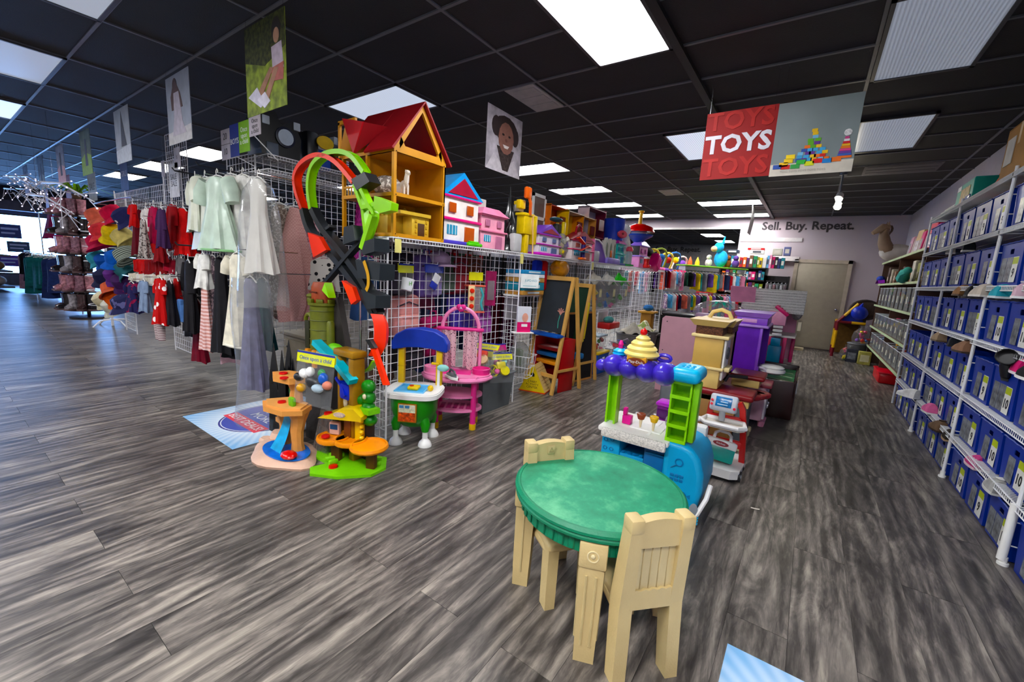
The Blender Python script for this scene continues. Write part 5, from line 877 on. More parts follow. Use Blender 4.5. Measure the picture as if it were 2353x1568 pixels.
# spinning top on a stand
y = onX(1466, 560, -2.7).y; t = T('spinning_top', 'red and blue toy spinning top with a yellow handle, raised high', 'toy', (-2.7, y, TZ)); MB().rb(-.09, .09, -.12, .12, 0, .42, .02).out('box_stand', mt('#1d1d1f', .5), t); MB().lathe([(.05, .42), (.13, .5), (.24, .56), (.25, .585), (.2, .585)], 26).out('lower_dish', mt('#1c3fa0', .3), t); MB().lathe([(.14, .58), (.14, .63)], 20).out('clear_band', mt('#dfe3e8', .2), t); MB().lathe([(.27, .63), (.27, .645), (.22, .72), (.1, .77), (.05, .775)], 26).out('dome', mt('#c5141c', .2), t); MB().at(0, .0, .77, -4).lathe([(.035, 0), (.03, .2), (.05, .215), (.05, .235), (.03, .24)], 14).out('handle', mt('#e5b91c', .3), t)
y = onX(1445, 605, -2.55).y; t = T('toy_mixer', 'grey and pink capped toy bottle near the shelf edge', 'toy', (-2.56, y, TZ)); MB().lathe([(.05, .03), (.05, .2), (.03, .24)], 14).out('bottle', mt('#b9bcc0', .35), t); MB().lathe([(.055, .24), (.06, .27), (.04, .31), (.0, .32)], 14).out('cap', mt('#e2566a', .35), t); MB().lathe([(.09, 0), (.09, .02), (.04, .03)], 14).out('green_base', mt('#2f9a45', .4), t)
y = onX(1482, 615, -2.55).y; house('lavender and pink toy castle near the far shelf edge', y-.2, y+.25, .48, -2.6, .16, '#d78fc0', '#9a7fd6', '#8f6fd0', 'mansard', '#b9409a')
t = T('toy_boots', 'red toy boot before the lavender toy castle', 'toy', (-2.5, y-.1, TZ)); MB().lathe([(.05, 0), (.06, .04), (.045, .08), (.05, .17)], 12).rb(-.04, .08, -.05, .05, 0, .06, .02).out('boot', mt('#c41a22', .35), t); MB().lathe([(.052, .16), (.058, .18), (.045, .19)], 12).out('cuff', mt('#e8e0d8', .5), t)
y = onX(1505, 618, -2.5).y; t = T('toy_slide', 'hot pink ribbed toy slide at the far shelf edge', 'toy', (-2.52, y, TZ)); MB().at(0, 0, 0, -28).rb(-.1, .06, -.1, .12, .0, .3, .03).out('shell', mt('#d31a78', .35), t)
for k in range(3): MB().at(0, 0, 0, -28).rb(.055, .075, -.08+.07*k, -.04+.07*k, .04, .26, .01).out('ridge', mt('#e8549c', .35), t)
t = T('plush_toy', 'black plush toy lying above the pink slide', 'toy', (-2.72, y-.1, TZ)); MB().ball((0, .1, .32), (.14, .24, .1), 12, 8).out('body', fab('#1c1c1e'), t); MB().rb(-.1, .1, -.1, .3, 0, .24, .03).out('box_under', mt('#c75a92', .5), t)
q = random.Random(8)
for k in range(5):
    u = 1500+17*k; y = onX(u, 600, -2.7).y; c = ['#d7cf3a', '#8fa53a', '#e8dc6a', '#2f5fa8', '#e3d9c8'][k]; t = T('hoop_toy', ['yellow-green arched hoop toy above the hanging baby clothes', 'olive arched hoop toy, second along the far shelf', 'pale yellow arched hoop toy, third along the far shelf', 'dark blue arched baby gym hoop at the far shelf', 'cream arched baby gym hoop farthest along the shelf'][k], 'toy', (-2.75, min(y, 12.2), 1.66), 0, 'hoop toys on the far shelf'); m = MB(); rr = .34+.05*(k % 2)
    m.tube([(.1*math.sin(j*.5), rr*math.cos(PI*j/10), .02+rr*1.1*math.sin(PI*j/10)) for j in range(11)], .022, 7).out('hoop', mt(c, .4), t); MB().ball((.05, .05, rr*.7), .07).out('hanging_toy', fab(CT[(k*3) % 11]), t); MB().rb(-.1, .1, -.3, .3, 0, .06, .02).out('pad', fab(CT[(k*5+2) % 11]), t)
# yellow price tags hung under the shelf
for k, (u, v) in enumerate(((915, 545), (1200, 582), (1362, 612))):
    p = onX(u, v, -2.54); t = T('price_tag', ['pale yellow paper tag hanging under the wooden dollhouse', 'pale yellow paper tag hanging above the chalkboard easel', 'pale yellow paper tag hanging above the clear tubs'][k], 'tag', (-2.54, p.y, 1.645), 0, 'yellow shelf tags'); MB().box(-.001, .001, -.03, .03, -.11, -.01).out('tag', mt('#dcd48a', .6), t, 0); MB().tube([(0, 0, -.01), (0, 0, .01)], .002, 4).out('string', WHT, t)
# ================================================ things in front of the gridwall
GP = mt('#2f8f1e', .3, var=.06, co=.15); YB_ = mt('#e3bf16', .35); BLR = mt('#1b3aa6', .35)
t = T('play_kitchen', 'green round bellied play kitchen with blue roof and white counter', 'play kitchen', (-2.555, 2.30, 0), 31); t.scale = (1.02,)*3
MB().lathe([(.03, .13), (.11, .15), (.16, .2), (.185, .28), (.19, .38), (.19, .40)], 32).out('belly', GP, t)
for x in (-.12, .12):
    for y in (-.10, .12): MB().tube([(x*.75, y*.75, .24), (x, y, .17), (x, y, .12)], [.05, .04, .028], 10).out('leg', GP, t); MB().cyl((x, y, .14), (x, y, .055), .022, n=12).out('ankle', WHT, t); MB().at(x, y).lathe([(.055, 0), (.055, .01), (.045, .035), (.025, .055), (.02, .07)], 18).out('foot', WHT, t)
pl = []
for i in range(28): a = 2*PI*i/28; c, s_ = math.cos(a), math.sin(a); pl.append((.225*math.copysign(abs(c)**.55, c), .20*math.copysign(abs(s_)**.55, s_)))
MB().pri(pl, .40, .435).pri([(p[0]*.97, p[1]*.97) for p in pl], .435, .443).out('counter', WHT, t)
MB().rb(-.12, .10, -.13, .07, .4425, .447, .002).out('sink', mt('#4fa8dc', .3), t); MB().rb(-.13, .11, -.14, -.13, .44, .454, .004).rb(-.13, .11, .07, .08, .44, .454, .004).rb(-.13, -.12, -.14, .08, .44, .454, .004).rb(.10, .11, -.14, .08, .44, .454, .004).out('sink_rim', mt('#7cc0e8', .3), t)
MB().rb(-.04, .05, -.09, .0, .447, .475, .012).out('toy_sponge', mt('#e2c416', .35), t); MB().at(-.01, -.06, .476).lathe([(.018, 0), (.018, .006), (0, .009)], 12).out('sponge_button', mt('#b5401c', .35), t)
for x in (-.16, .16): MB().rb(x-.026, x+.026, .12, .165, .44, .76, .008).out('post', YB_, t); MB().box(x-.028, x+.028, .118, .167, .585, .592).out('post_joint', mt('#cfa90e', .4), t, 0)
q = [(-.235, .74), (-.235, .80), (-.2, .86), (-.12, .905), (0, .92), (.12, .905), (.2, .86), (.235, .80), (.235, .74), (.22, .73), (.1, .755), (0, .76), (-.1, .755), (-.22, .73)]
o = MB().pri(q, .085, .20, 'y').out('roof', BLR, t); bv = o.modifiers.new('bevel', 'BEVEL'); bv.width = .018; bv.segments = 3
MB().rb(-.075, .075, -.198, -.18, .22, .37, .006).out('menu_frame', mt('#a5701d', .45), t); MB().box(-.065, .065, -.2, -.197, .23, .30).out('food_print', mt('#c9502f', .5, var=.8, sc_=45), t, 0); MB().box(-.065, .065, -.2, -.197, .30, .362).out('menu_print', mt('#d9dcc0', .5, var=.3, sc_=60), t, 0)
for k in range(3): MB().box(-.06+.045*k, -.025+.045*k, -.2015, -.2, .335, .357).out('menu_square', mt('#4b86b8' if k < 2 else '#e8e2d0', .5), t, 0)
MB().tube([(.17, .08, .44), (.17, .08, .6), (.19, .04, .63)], .012).out('faucet', WHT, t); MB().rb(.1, .17, .1, .13, .62, .64, .006).out('tap_handle', YB_, t); MB().ball((.14, -.05, .465), .025).out('knob', YB_, t); MB().ball((.22, .02, .62), (.05, .02, .03)).out('bird_spout', mt('#8fc7c0', .4), t)
# pink doll station
PH = mt('#d63f86', .35, var=.05); PL = mt('#ea8fb8', .35, var=.05)
t = T('doll_station', 'pink round doll care table with curtains and arched top', 'doll station', (-2.55, 2.80, 0), 35)
def ovl(m, a, b, z0, z1, n=30): return m.lathe([(1, z0), (1, z1)], n, (0, 0, 0), a, b)
ovl(ovl(MB(), .30, .20, .47, .50), .31, .21, .49, .505).out('table_top', PL, t); MB().rb(-.13, .13, -.08, .1, .503, .508, .002).out('mat', PH, t)
for s_ in (-1, 1): MB().at(s_*.22, -.0, .505).lathe([(.08, 0), (.085, .05), (.075, .052), (.07, .01)], 20).out('basin' if s_ < 0 else 'cup_ring', PH if s_ > 0 else PL, t)
MB().tube([(-.31+.62*i/12, -.21*math.sqrt(max(0, 1-(2*i/12-1)**2)), .475) for i in range(13)], .022, 8).out('front_lip', PL, t)
MB().at(.02, -.215, .485, 90).lathe([(.03, 0), (.03, .008), (.02, .01)], 16).out('heart_button', mt('#c42a5c', .35), t); MB().at(.2, -.16, .49, 90, 0, 40).lathe([(.022, 0), (.022, .008)], 16).out('dial', PL, t)
for z in (.17, .30): ovl(MB(), .24, .17, z, z+.02).out('shelf', PL, t); 
for k in range(5): MB().rb(-.14+.06*k, -.1+.06*k, -.1, .06, .189, .193, .003).out('shelf_slot', mt('#b03a72', .4), t)
for x, y in ((-.17, -.1), (.17, -.1), (-.17, .1), (.17, .1)): MB().cyl((x, y, .05), (x, y, .48), .027, n=12).out('leg', PH, t); MB().cyl((x, y, 0), (x, y, .055), .031, n=12).out('foot', mt('#dcb22a', .4), t)
for s_ in (-1, 1): MB().cyl((s_*.19, .13, .5), (s_*.19, .13, .9), .017, n=10).out('upright', PL, t)
MB().tube([(.17*math.cos(PI*j/14), .13, .90+.19*math.sin(PI*j/14)) for j in range(15)], .018, 9).out('arch', PL, t); MB().rb(-.22, .22, .09, .15, .875, .905, .012).out('rail', PH, t)
h_ = lk('heart', None, t, (0, .11, 1.085)); MB().ball((-.018, 0, .012), (.028, .014, .026)).ball((.018, 0, .012), (.028, .014, .026)).ball((0, 0, -.008), (.03, .014, .026)).out('heart_body', PH, h_); txt('A', .035, mt('#bfe6ea', .4), 'heart_letter', h_, (0, -.016, .004), (90, 0, 0), .0008)
for s_ in (-1, 1): MB().sheet(lambda u, v: (s_*(.035+.13*u), .10+.012*math.sin(u*14+v), .88-.36*v+.02*math.sin(u*9)*v), 14, 8).out('curtain', fab('#d9b6bd', '#4e3a45', 'dots', 55), t)
t = T('toy_iron', 'white and grey toy iron on the pink doll table', 'toy', (-2.42, 2.60, .508), -20); MB().pri([(-.08, -.035), (.04, -.035), (.1, 0), (.04, .035), (-.08, .035)], 0, .02).out('soleplate', WHT, t); MB().pri([(-.07, -.025), (.03, -.025), (.075, 0), (.03, .025), (-.07, .025)], .02, .04).out('body', mt('#6d7478', .35), t); MB().tube([(-.06, 0, .04), (-.04, 0, .07), (.03, 0, .065), (.05, 0, .04)], .01).out('handle', mt('#3c4246', .4), t)
# grey storage bin full of bagged toys
t = T('storage_bin', 'grey plastic storage bin heaped with bagged toys', 'bin', (-2.67, 3.42, 0)); GB = mt('#5e6466', .5, var=.1)
a0, a1 = (.25, .46), (.30, .54)
for s_ in (-1, 1): MB().add([(s_*a0[0]/2, -a0[1]/2, 0), (s_*a0[0]/2, a0[1]/2, 0), (s_*a1[0]/2, a1[1]/2, .37), (s_*a1[0]/2, -a1[1]/2, .37), (s_*(a0[0]/2-.006), -a0[1]/2, 0), (s_*(a0[0]/2-.006), a0[1]/2, 0), (s_*(a1[0]/2-.006), a1[1]/2, .37), (s_*(a1[0]/2-.006), -a1[1]/2, .37)], [(0, 1, 2, 3), (4, 5, 6, 7), (2, 3, 7, 6)]).out('side', GB, t, 0); MB().add([(-a0[0]/2, s_*a0[1]/2, 0), (a0[0]/2, s_*a0[1]/2, 0), (a1[0]/2, s_*a1[1]/2, .37), (-a1[0]/2, s_*a1[1]/2, .37), (-a0[0]/2, s_*(a0[1]/2-.006), 0), (a0[0]/2, s_*(a0[1]/2-.006), 0), (a1[0]/2, s_*(a1[1]/2-.006), .37), (-a1[0]/2, s_*(a1[1]/2-.006), .37)], [(0, 1, 2, 3), (4, 5, 6, 7), (2, 3, 7, 6)]).out('end', GB, t, 0)
MB().box(-.12, .12, -.22, .22, .0, .01).out('bottom', GB, t, 0); MB().tube([(-.155, -.275, .37), (.155, -.275, .37), (.155, .275, .37), (-.155, .275, .37)], .012, 6, True).out('rim', mt('#6f7577', .5), t)
def header_bag(lab, loc, rz, w, h, hc, cont, rx=0, txtc=None, ry=0, pouch=True, group='bagged toys'):
    """clear pouch with a folded card on top; content = list of (builder, hex)"""
    t = T('toy_bag', lab, 'bag', loc, rz, group, rx, ry)
    if pouch: MB().sheet(lambda u, v: (-w/2+w*u, -.035*math.sin(PI*u)*math.sin(PI*min(1, v*1.1)), -h*v), 8, 8).sheet(lambda u, v: (-w/2+w*u, .02*math.sin(PI*u)*math.sin(PI*v), -h*v), 6, 6).out('pouch', clear('#dfe3e6', .05), t)
    MB().box(-w/2, w/2, -.006, -.004, -.075, .0).box(-w/2, w/2, .004, .006, -.06, .0).out('header_card', mt(hc, .5), t, 0); MB().box(-w/2, w/2, -.0075, -.0055, -.014, .0).out('header_stripe', mt('#26308c', .5), t, 0)
    if txtc: txt('Once upon a child', w*.115, mt(txtc, .5), 'header_lettering', t, (0, -.0075, -.045), (90, 0, 0), .0004)
    for m, c in cont: m.out('toy', mt(c, .35), t)
    return t
YH = '#d6d41e'
for k, (x, y, z, rz, rx, c, lab) in enumerate(((-2.60, 3.28, .66, 15, -40, '#e84c1e', 'bagged orange toy with yellow card leaning in the grey bin'), (-2.57, 3.45, .54, 60, -30, '#d7c81d', 'bagged yellow wheel toy in the grey bin'), (-2.70, 3.55, .60, 80, -25, '#c02f78', 'bagged magenta framed toy in the grey bin'), (-2.70, 3.3, .58, 20, -20, '#e06a90', 'bagged pink toys at the back of the grey bin'))):
    cont = [(MB().at(0, 0, -.14).rb(-.05, .05, -.03, .02, -.04, .04, .012), c), (MB().at(.03, -.01, -.2, 0, 30).cyl((0, -.02, 0), (0, .01, 0), .05, n=14), '#d9cf2a' if k == 1 else '#e9c9a0'), (MB().at(-.05, 0, -.2).ball((0, 0, 0), .03), '#e36fa4')]; header_bag(lab, (x, y, z+.06), rz, .29, .32, YH if k != 2 else '#c02f78', cont, rx, '#2a52a8' if k < 2 else None, 0, True, 'bagged toys in the grey bin')
t = T('spoked_wheel_toy', 'yellow spoked toy wheel on the heap in the grey bin', 'toy', (-2.56, 3.35, .42), 0, None, 70, 20); MB().tube([(.06*math.cos(j*PI/8), .06*math.sin(j*PI/8), 0) for j in range(16)], .012, 7, True).out('rim', mt('#d3c91e', .4), t); MB().rb(-.06, .06, -.008, .008, -.008, .008, .003).rb(-.008, .008, -.06, .06, -.008, .008, .003).out('spokes', mt('#d3c91e', .4), t)
t = T('toy_tube', 'pale teal toy tube poking from the grey bin', 'toy', (-2.56, 3.56, .38), 0, None, 30, 20); MB().cyl((0, 0, 0), (0, 0, .16), .025, n=12).out('tube', mt('#7fc4c4', .4), t); MB().cyl((0, 0, .15), (0, 0, .17), .028, n=12).out('cap', mt('#a5d8d5', .4), t)
# packs hanging on the grid
def hook(par): MB().tube([(0, .03, 0), (0, -.04, 0), (0, -.045, .02)], .003, 5).out('hook', WIRE, par)
p = onX(935, 640, -2.74); t = header_bag('bagged white bath toy cup hanging on the grid', (-2.755, p.y, 1.46), 90, .16, .27, '#c9cd3a', [(MB().at(0, -.02, -.17, 0, 15).lathe([(.045, -.05), (.052, .05), (.046, .05), (.042, -.04)], 18), '#eceef0')]); hook(t); txt('H', .05, mt('#4f9a28', .5), 'cup_letter', t, (-.01, -.073, -.16), (90, 0, 0), .0005)
p = onX(1000, 640, -2.74); t = header_bag('bagged blue and white card toy hanging on the grid', (-2.755, p.y, 1.47), 90, .22, .27, '#2d3f9a', [(MB().at(-.01, -.02, -.15, 0, 30).rb(-.04, .04, -.01, .0, -.01, .07, .004), '#e3e4e8'), (MB().at(-.01, -.02, -.15, 0, 30).rb(-.04, .04, -.012, .0, -.07, -.012, .004), '#27338c')]); hook(t)
p = onX(1095, 640, -2.70); t = T('boxed_toy', 'boxed bead toy with red balls and yellow card hanging on the grid', 'toy box', (-2.71, p.y, 1.42), 72); MB().box(-.08, .08, -.006, -.004, -.08, 0).out('header_card', mt(YH, .5), t, 0); MB().rb(-.1, .1, -.04, .05, -.14, -.125, .006).rb(-.1, .1, -.04, .05, -.4, -.385, .006).out('end_plate', mt('#e0705c', .4), t); MB().rb(-.1, -.03, -.045, -.03, -.39, -.13, .004).out('front_panel', mt('#dfc79a', .5), t); MB().rb(-.03, .09, -.035, .04, -.385, -.14, .01).out('window', clear('#f0e6e0', .4), t)
for k in range(3): MB().at(-.065, -.045, -.18-.075*k, 90).lathe([(.024, 0), (.02, .015), (0, .02)], 14).out('ball', mt('#cf3b2c', .3), t)
MB().tube([(.04, -.036, -.15), (.07, -.038, -.22), (.05, -.036, -.3), (.07, -.036, -.37)], .012).out('curve_print', mt('#4fa8ae', .4), t); hook(t)
p = onX(1130, 640, -2.72); t = T('card_toy', 'thin magenta carded toy hanging beside the bead toy', 'toy', (-2.73, p.y, 1.44), 60); MB().rb(-.06, .06, -.006, 0, -.36, 0, .002, 1).out('card', mt('#8f2350', .45, var=.3, sc_=14), t); MB().rb(-.04, .04, -.02, -.006, -.3, -.1, .01).out('blister', clear('#f0e8ee', .3), t); hook(t)
# backpacks behind the grid
def backpack(lab, y, z, c, w=.28, h=.36, X=-2.92, c2=None):
    t = T('backpack', lab, 'backpack', (X, y, z), 90, 'backpacks behind the gridwall'); m = fab(c)
    MB().rb(-w/2, w/2, -.08, .06, -h, 0, .05, 3).out('body', m, t); MB().rb(-w*.36, w*.36, -.115, -.07, -h+.02, -h*.45, .03, 3).out('front_pocket', fab(c2 or c), t); MB().tube([(-.04, 0, -.01), (-.03, 0, .05), (.03, 0, .05), (.04, 0, -.01)], .01).out('top_loop', m, t); MB().tube([(-w*.4, -.083, -.1), (0, -.088, -.06), (w*.4, -.083, -.1)], .006).out('zipper', mt('#3a3640', .4), t)
for k, (u, v, c, c2, lab) in enumerate(((985, 600, '#6d5a9c', '#7a66ad', 'lilac purple backpack behind the bagged toys'), (1060, 690, '#4a3aa0', '#5546b0', 'blue-violet backpack behind the pink arch'), (930, 690, '#c98a86', '#d79a92', 'salmon pink backpack behind the green kitchen'), (1050, 600, '#7a2530', '#8c303a', 'dark red backpack behind the bead toy'), (915, 590, '#26222a', '#332d38', 'black backpack near the corner post'), (1105, 700, '#8a3f8e', '#a05aa4', 'purple quilted backpack low behind the grid'), (1000, 740, '#a02a5c', '#b83a6c', 'magenta backpack low behind the grid'), (940, 770, '#1b1a1e', '#29272d', 'black bag low behind the green kitchen'), (1085, 590, '#5b3324', '#6b4030', 'brown backpack top behind the bead toy'), (1020, 560, '#3c4a3e', '#4c5a4e', 'dark green bag just under the shelf'))):
    p = onX(u, v, -2.9); backpack(lab, p.y, min(1.58, p.z+.05), c, .30, .38, -2.93, c2)
t = T('lilac_sun_hat', 'pale lilac sun hat hanging under the shelf', 'hat', (-2.86, onX(1010, 590, -2.86).y, 1.52)); MB().ball((0, 0, 0), (.09, .12, .08), 14, 8).out('crown', fab('#b9a3b8'), t); MB().lathe([(.09, -.03), (.17, -.06), (.168, -.065), (.09, -.04)], 20).out('brim', fab('#b29ab2'), t)
# boxes on the wing shelf, sign
t = T('bracket_shelf', 'white bracket shelf carrying the flat teal boxes', 'shelf', (-2.72, 3.95, 1.20)); MB().box(-.07, .13, -.18, .25, -.02, 0).out('shelf_plate', WHT, t, 0); MB().box(-.07, -.06, -.15, .2, -.3, -.02).out('support', mt('#b9b9bd', .4), t, 0)
for k, (h, c, nm) in enumerate(((.05, '#b98a4a', 'brown board, lowest'), (.09, '#1f7f96', 'teal box, second from the bottom'), (.05, '#b08a50', 'tan board, middle'), (.04, '#e4e8ec', 'white box, second from the top'), (.045, '#2f86b8', 'blue box, topmost'))):
    t = T('flat_box', 'flat %s of the stack behind the white card sign' % nm, 'box', (-2.66, 3.98, 1.2+[0, .05, .14, .19, .23][k]), 0, 'flat boxes in the stack'); MB().rb(-.12, .12, -.2, .24, .001, h-.001, .004, 1).out('carton', mt(c, .5), t); MB().box(.119, .122, -.1, .14, h*.3, h*.7).out('printed_strip', mt('#cfe0e6', .5), t, 0)
t = T('price_sign', 'white card sign with teal lettering on the grid post', 'sign', (-2.555, 3.75, 1.33), 60); MB().rb(-.0, .22, -.003, 0, -.05, .1, .001, 1).out('card', mt('#e6ebe8', .5), t); txt('JUPD-KID', .035, mt('#2d8fa0', .5), 'lettering', t, (.125, -.0035, .03), (90, 0, 0), .0004); MB().box(.03, .19, -.0036, -.003, -.03, -.024).out('printed_line', mt('#6fb0b8', .5), t, 0)
t = T('doll_box', 'pink boxed doll book standing on a bracket by the post', 'box', (-2.53, 3.80, .80), 55); MB().rb(-.07, .09, -.02, .02, 0, .28, .003, 1).out('carton', mt('#d8dbe2', .4), t); MB().box(-.068, .088, -.0215, -.02, .0, .11).out('pink_panel', mt('#d3286a', .45), t, 0); MB().at(.02, -.0215, .16, 90).lathe([(1, 0), (1, .001)], 18, (0, 0, 0), .035, .05).out('printed_face', mt('#e3a894', .5), t, 0); MB().box(-.02, .05, -.023, -.0215, .06, .09).out('printed_title', WHT, t, 0); MB().rb(-.12, .12, -.06, .06, -.012, 0, .004).out('bracket', WHT, t)
t = T('wire_basket', 'white wire basket holding a clear bag by the easel', 'basket', (-2.64, 3.95, .26), 12); m = MB(); 
for j in range(9): m.cyl((-.16+.04*j, -.12, .25), (-.14+.035*j, -.08, 0), .0025, n=4).cyl((-.16+.04*j, .12, .25), (-.14+.035*j, .08, 0), .0025, n=4)
for z, a, b in ((.25, .17, .12), (.12, .155, .1), (0, .14, .08)): m.tube([(-a, -b, z), (a, -b, z), (a, b, z), (-a, b, z)], .004, 5, True)
m.out('wires', WIRE, t); t = T('toy_bag', 'shiny clear bag of green toys in the wire basket', 'bag', (-2.64, 3.95, .275)); MB().ball((0, 0, .2), (.14, .1, .19), 12, 8).out('bag', clear('#dfe6df', .35), t); MB().rb(-.06, .04, -.04, .04, .1, .3, .03).out('toy', mt('#5c7048', .5), t)
# yellow house shaped activity box
t = T('activity_box', 'yellow triangular activity box with wooden lidded front', 'toy box', (-2.66, 4.40, 0), 12); t.scale = (1.15, 1, 1.1); tri = [(-.15, 0), (.15, 0), (.0, .32)]; MB().pri(tri, -.16, -.15, 'y').out('front_panel', mt('#dcc11a', .45), t, 0); MB().pri([(p[0]*.97, p[1]*.97) for p in tri], -.15, .16, 'y').out('roof_panels', mt('#d9b97a', .5, var=.12), t, 0)
for k in range(9): MB().at(.0, 0, .31, 0, 64.9).box(.02+.036*k, .05+.036*k, -.14, .15, .0, .006).out('roof_slat', mt('#dcbf84', .5), t, 0)
for k, s_ in enumerate(('2 PART', 'ACTIVITY', 'CENTER')): txt(s_, .034, INK, 'lettering', t, (0, -.1605, .12-.032*k), (90, 0, 0), .0004)
MB().at(0, -.1605, .18).pri([(-.02, 0), (.02, 0), (.02, .03), (0, .05), (-.02, .03)], -.001, 0, 'y').out('house_icon', INK, t, 0); MB().box(-.15, .15, -.162, .162, 0, .012).out('base_board', mt('#d7521f', .5), t, 0)
# easels
WO = mt('#d3a765', .5, var=.12, sc_=5); CB = mt('#272c30', .8, var=.35, sc_=3)
def easel(lab, loc, rz, w, h, bc, tray=None, name='easel', z0=.74):
    t = T(name, lab, 'easel', loc, rz); tp = h
    for s_ in (-1, 1):
        MB().rib([(s_*w/2, -.28, 0), (s_*w/2, -.02, tp)], .04, .03, (1, 0, 0)).out('front_leg', WO, t, 0); MB().rib([(s_*w/2, .28, 0), (s_*w/2, .03, tp)], .04, .03, (1, 0, 0)).out('rear_leg', WO, t, 0); MB().rib([(s_*w/2, -.2, .28), (s_*w/2, .2, .28)], .02, .03, (1, 0, 0)).out('side_bar', WO, t, 0)
    f = lambda z: -.28+.26*z/tp
    MB().rib([(-w/2, f(tp-.02), tp-.02), (w/2, f(tp-.02), tp-.02)], .03, .05, (0, 1, 0)).out('top_bar', WO, t, 0); MB().add([(-w/2+.02, f(z0)+.01, z0), (w/2-.02, f(z0)+.01, z0), (w/2-.02, f(tp-.04)+.01, tp-.04), (-w/2+.02, f(tp-.04)+.01, tp-.04), (-w/2+.02, f(z0)+.022, z0), (w/2-.02, f(z0)+.022, z0), (w/2-.02, f(tp-.04)+.022, tp-.04), (-w/2+.02, f(tp-.04)+.022, tp-.04)], [(0, 1, 2, 3), (4, 5, 6, 7), (0, 3, 7, 4), (1, 2, 6, 5)]).out('chalkboard', bc, t, 0)
    MB().rib([(-w/2, f(.22), .22), (w/2, f(.22), .22)], .03, .04, (0, 1, 0)).out('bottom_bar', WO, t, 0)
    if tray: MB().rb(-w/2-.02, w/2+.02, f(z0)-.13, f(z0)+.02, z0-.045, z0-.01, .01).out('paint_tray', mt(tray, .4), t)
    return t
t = easel('wooden easel with grey chalkboard and a flower drawn on it', (-2.56, 4.62, 0), -10, .46, 1.42, CB, '#1c50a8'); fy = lambda z: -.28+.26*z/1.42
for k in range(5): a = PI*(k+.5)/5; MB().rib([(.13, fy(.96)+.004, .96), (.13+.03*math.cos(a), fy(1.0)+.002, 1.0), (.13+.055*math.cos(a), fy(1.03), .99+.055*math.sin(a))], .014, .003, (0, 0, 1) if abs(math.cos(a)) > .6 else (1, 0, 0)).out('chalk_petal', mt('#c98f82', .8), t)
MB().tube([(.13, fy(.96), .96), (.12, fy(.88), .88), (.13, fy(.80), .80)], .004).out('chalk_stem', mt('#4fae97', .8), t)
for z, c in ((.50, '#8e1620'), (.42, '#1d5f9e'), (.32, '#d98e1c')): MB().rb(-.2, .2, -.12, .12, z, z+.05, .015).out('book_shelf', mt(c, .4), t)
MB().rb(-.22, -.2, -.14, .14, .0, .66, .01).rb(.2, .22, -.14, .14, .0, .66, .01).rb(-.22, .22, .1, .13, .1, .66, .01).out('red_panel', mt('#a01722', .4), t)
t = easel('narrow wooden easel with dark green board and yellow clip bar', (-2.57, 5.2, 0), -8, .40, 1.34, mt('#16351f', .7, var=.3, sc_=4), None, 'easel', .52); MB().rib([(.20, -.11, .62), (.215, -.07, 1.1)], .03, .025, (1, 0, 0)).out('yellow_clip', mt('#d8c416', .4), t); MB().ball((.19, -.13, .6), .03).out('yellow_knob', mt('#d8c416', .4), t); MB().rb(-.2, .21, -.2, -.06, .34, .42, .02).out('blue_tray', mt('#1f6fae', .4), t)
t = T('chalkboard', 'black chalkboard panel with thin wood frame leaning by the easels', 'chalkboard', (-2.46, 5.2, 0), 80, None, -3); MB().box(-.28, .28, 0, .015, .02, .94).out('board', mt('#15161a', .7, var=.3), t, 0)
for q in ((-.3, -.275, 0, .96), (.275, .3, 0, .96), (-.3, .3, 0, .025), (-.3, .3, .935, .96)): MB().box(q[0], q[1], -.006, .018, q[2], q[3]).out('frame_bar', mt('#c08a55', .5), t, 0)
# tubs and cans further along the run
t = T('storage_tub', 'bright blue tub with a yellow lid on the floor', 'tub', (-2.58, 5.92, 0)); MB().tap(0, .3, (.26, .36), (.3, .42)).out('tub', mt('#1756b8', .4), t); MB().rb(-.16, .16, -.22, .22, .3, .335, .012).out('lid', mt('#e3c51a', .35), t); MB().rb(.148, .158, -.04, .04, .2, .25, .004).out('latch', WHT, t)
t = T('clear_jar', 'clear lidded tub of small toys on the blue tub', 'tub', (-2.58, 5.92, .337)); MB().tap(0, .22, (.2, .26), (.23, .3)).out('tub', CLR, t); MB().rb(-.125, .125, -.16, .16, .22, .25, .01).out('lid', mt('#a9bfcc', .35), t)
for m, c in toybits(7, .07, .1, .18, 55): m.out('toy', mt(c, .4), t)
t = T('toy_bag_bin', 'clear round bin heaped with red, white and blue packets', 'bin', (-2.40, 6.35, 0)); MB().lathe([(.15, 0), (.19, .34), (.195, .345), (.18, .34)], 20).out('bin', clear('#d6d6da', .45), t)
q = random.Random(3)
for k in range(8): MB().at(q.uniform(-.1, .1), q.uniform(-.1, .1), .32+.02*k, q.uniform(-40, 40), q.uniform(-40, 40), q.uniform(0, 90)).rb(-.07, .07, -.05, .05, -.008, .008, .006, 1).out('packet', mt(['#b52a35', '#e6e2e2', '#2b459c', '#c8c4cc'][k % 4], .35), t)
for m, c in toybits(6, .08, .08, .28, 91): m.out('toy', mt(['#c9c4c8', '#b8b2b4'][k % 2], .5), t)
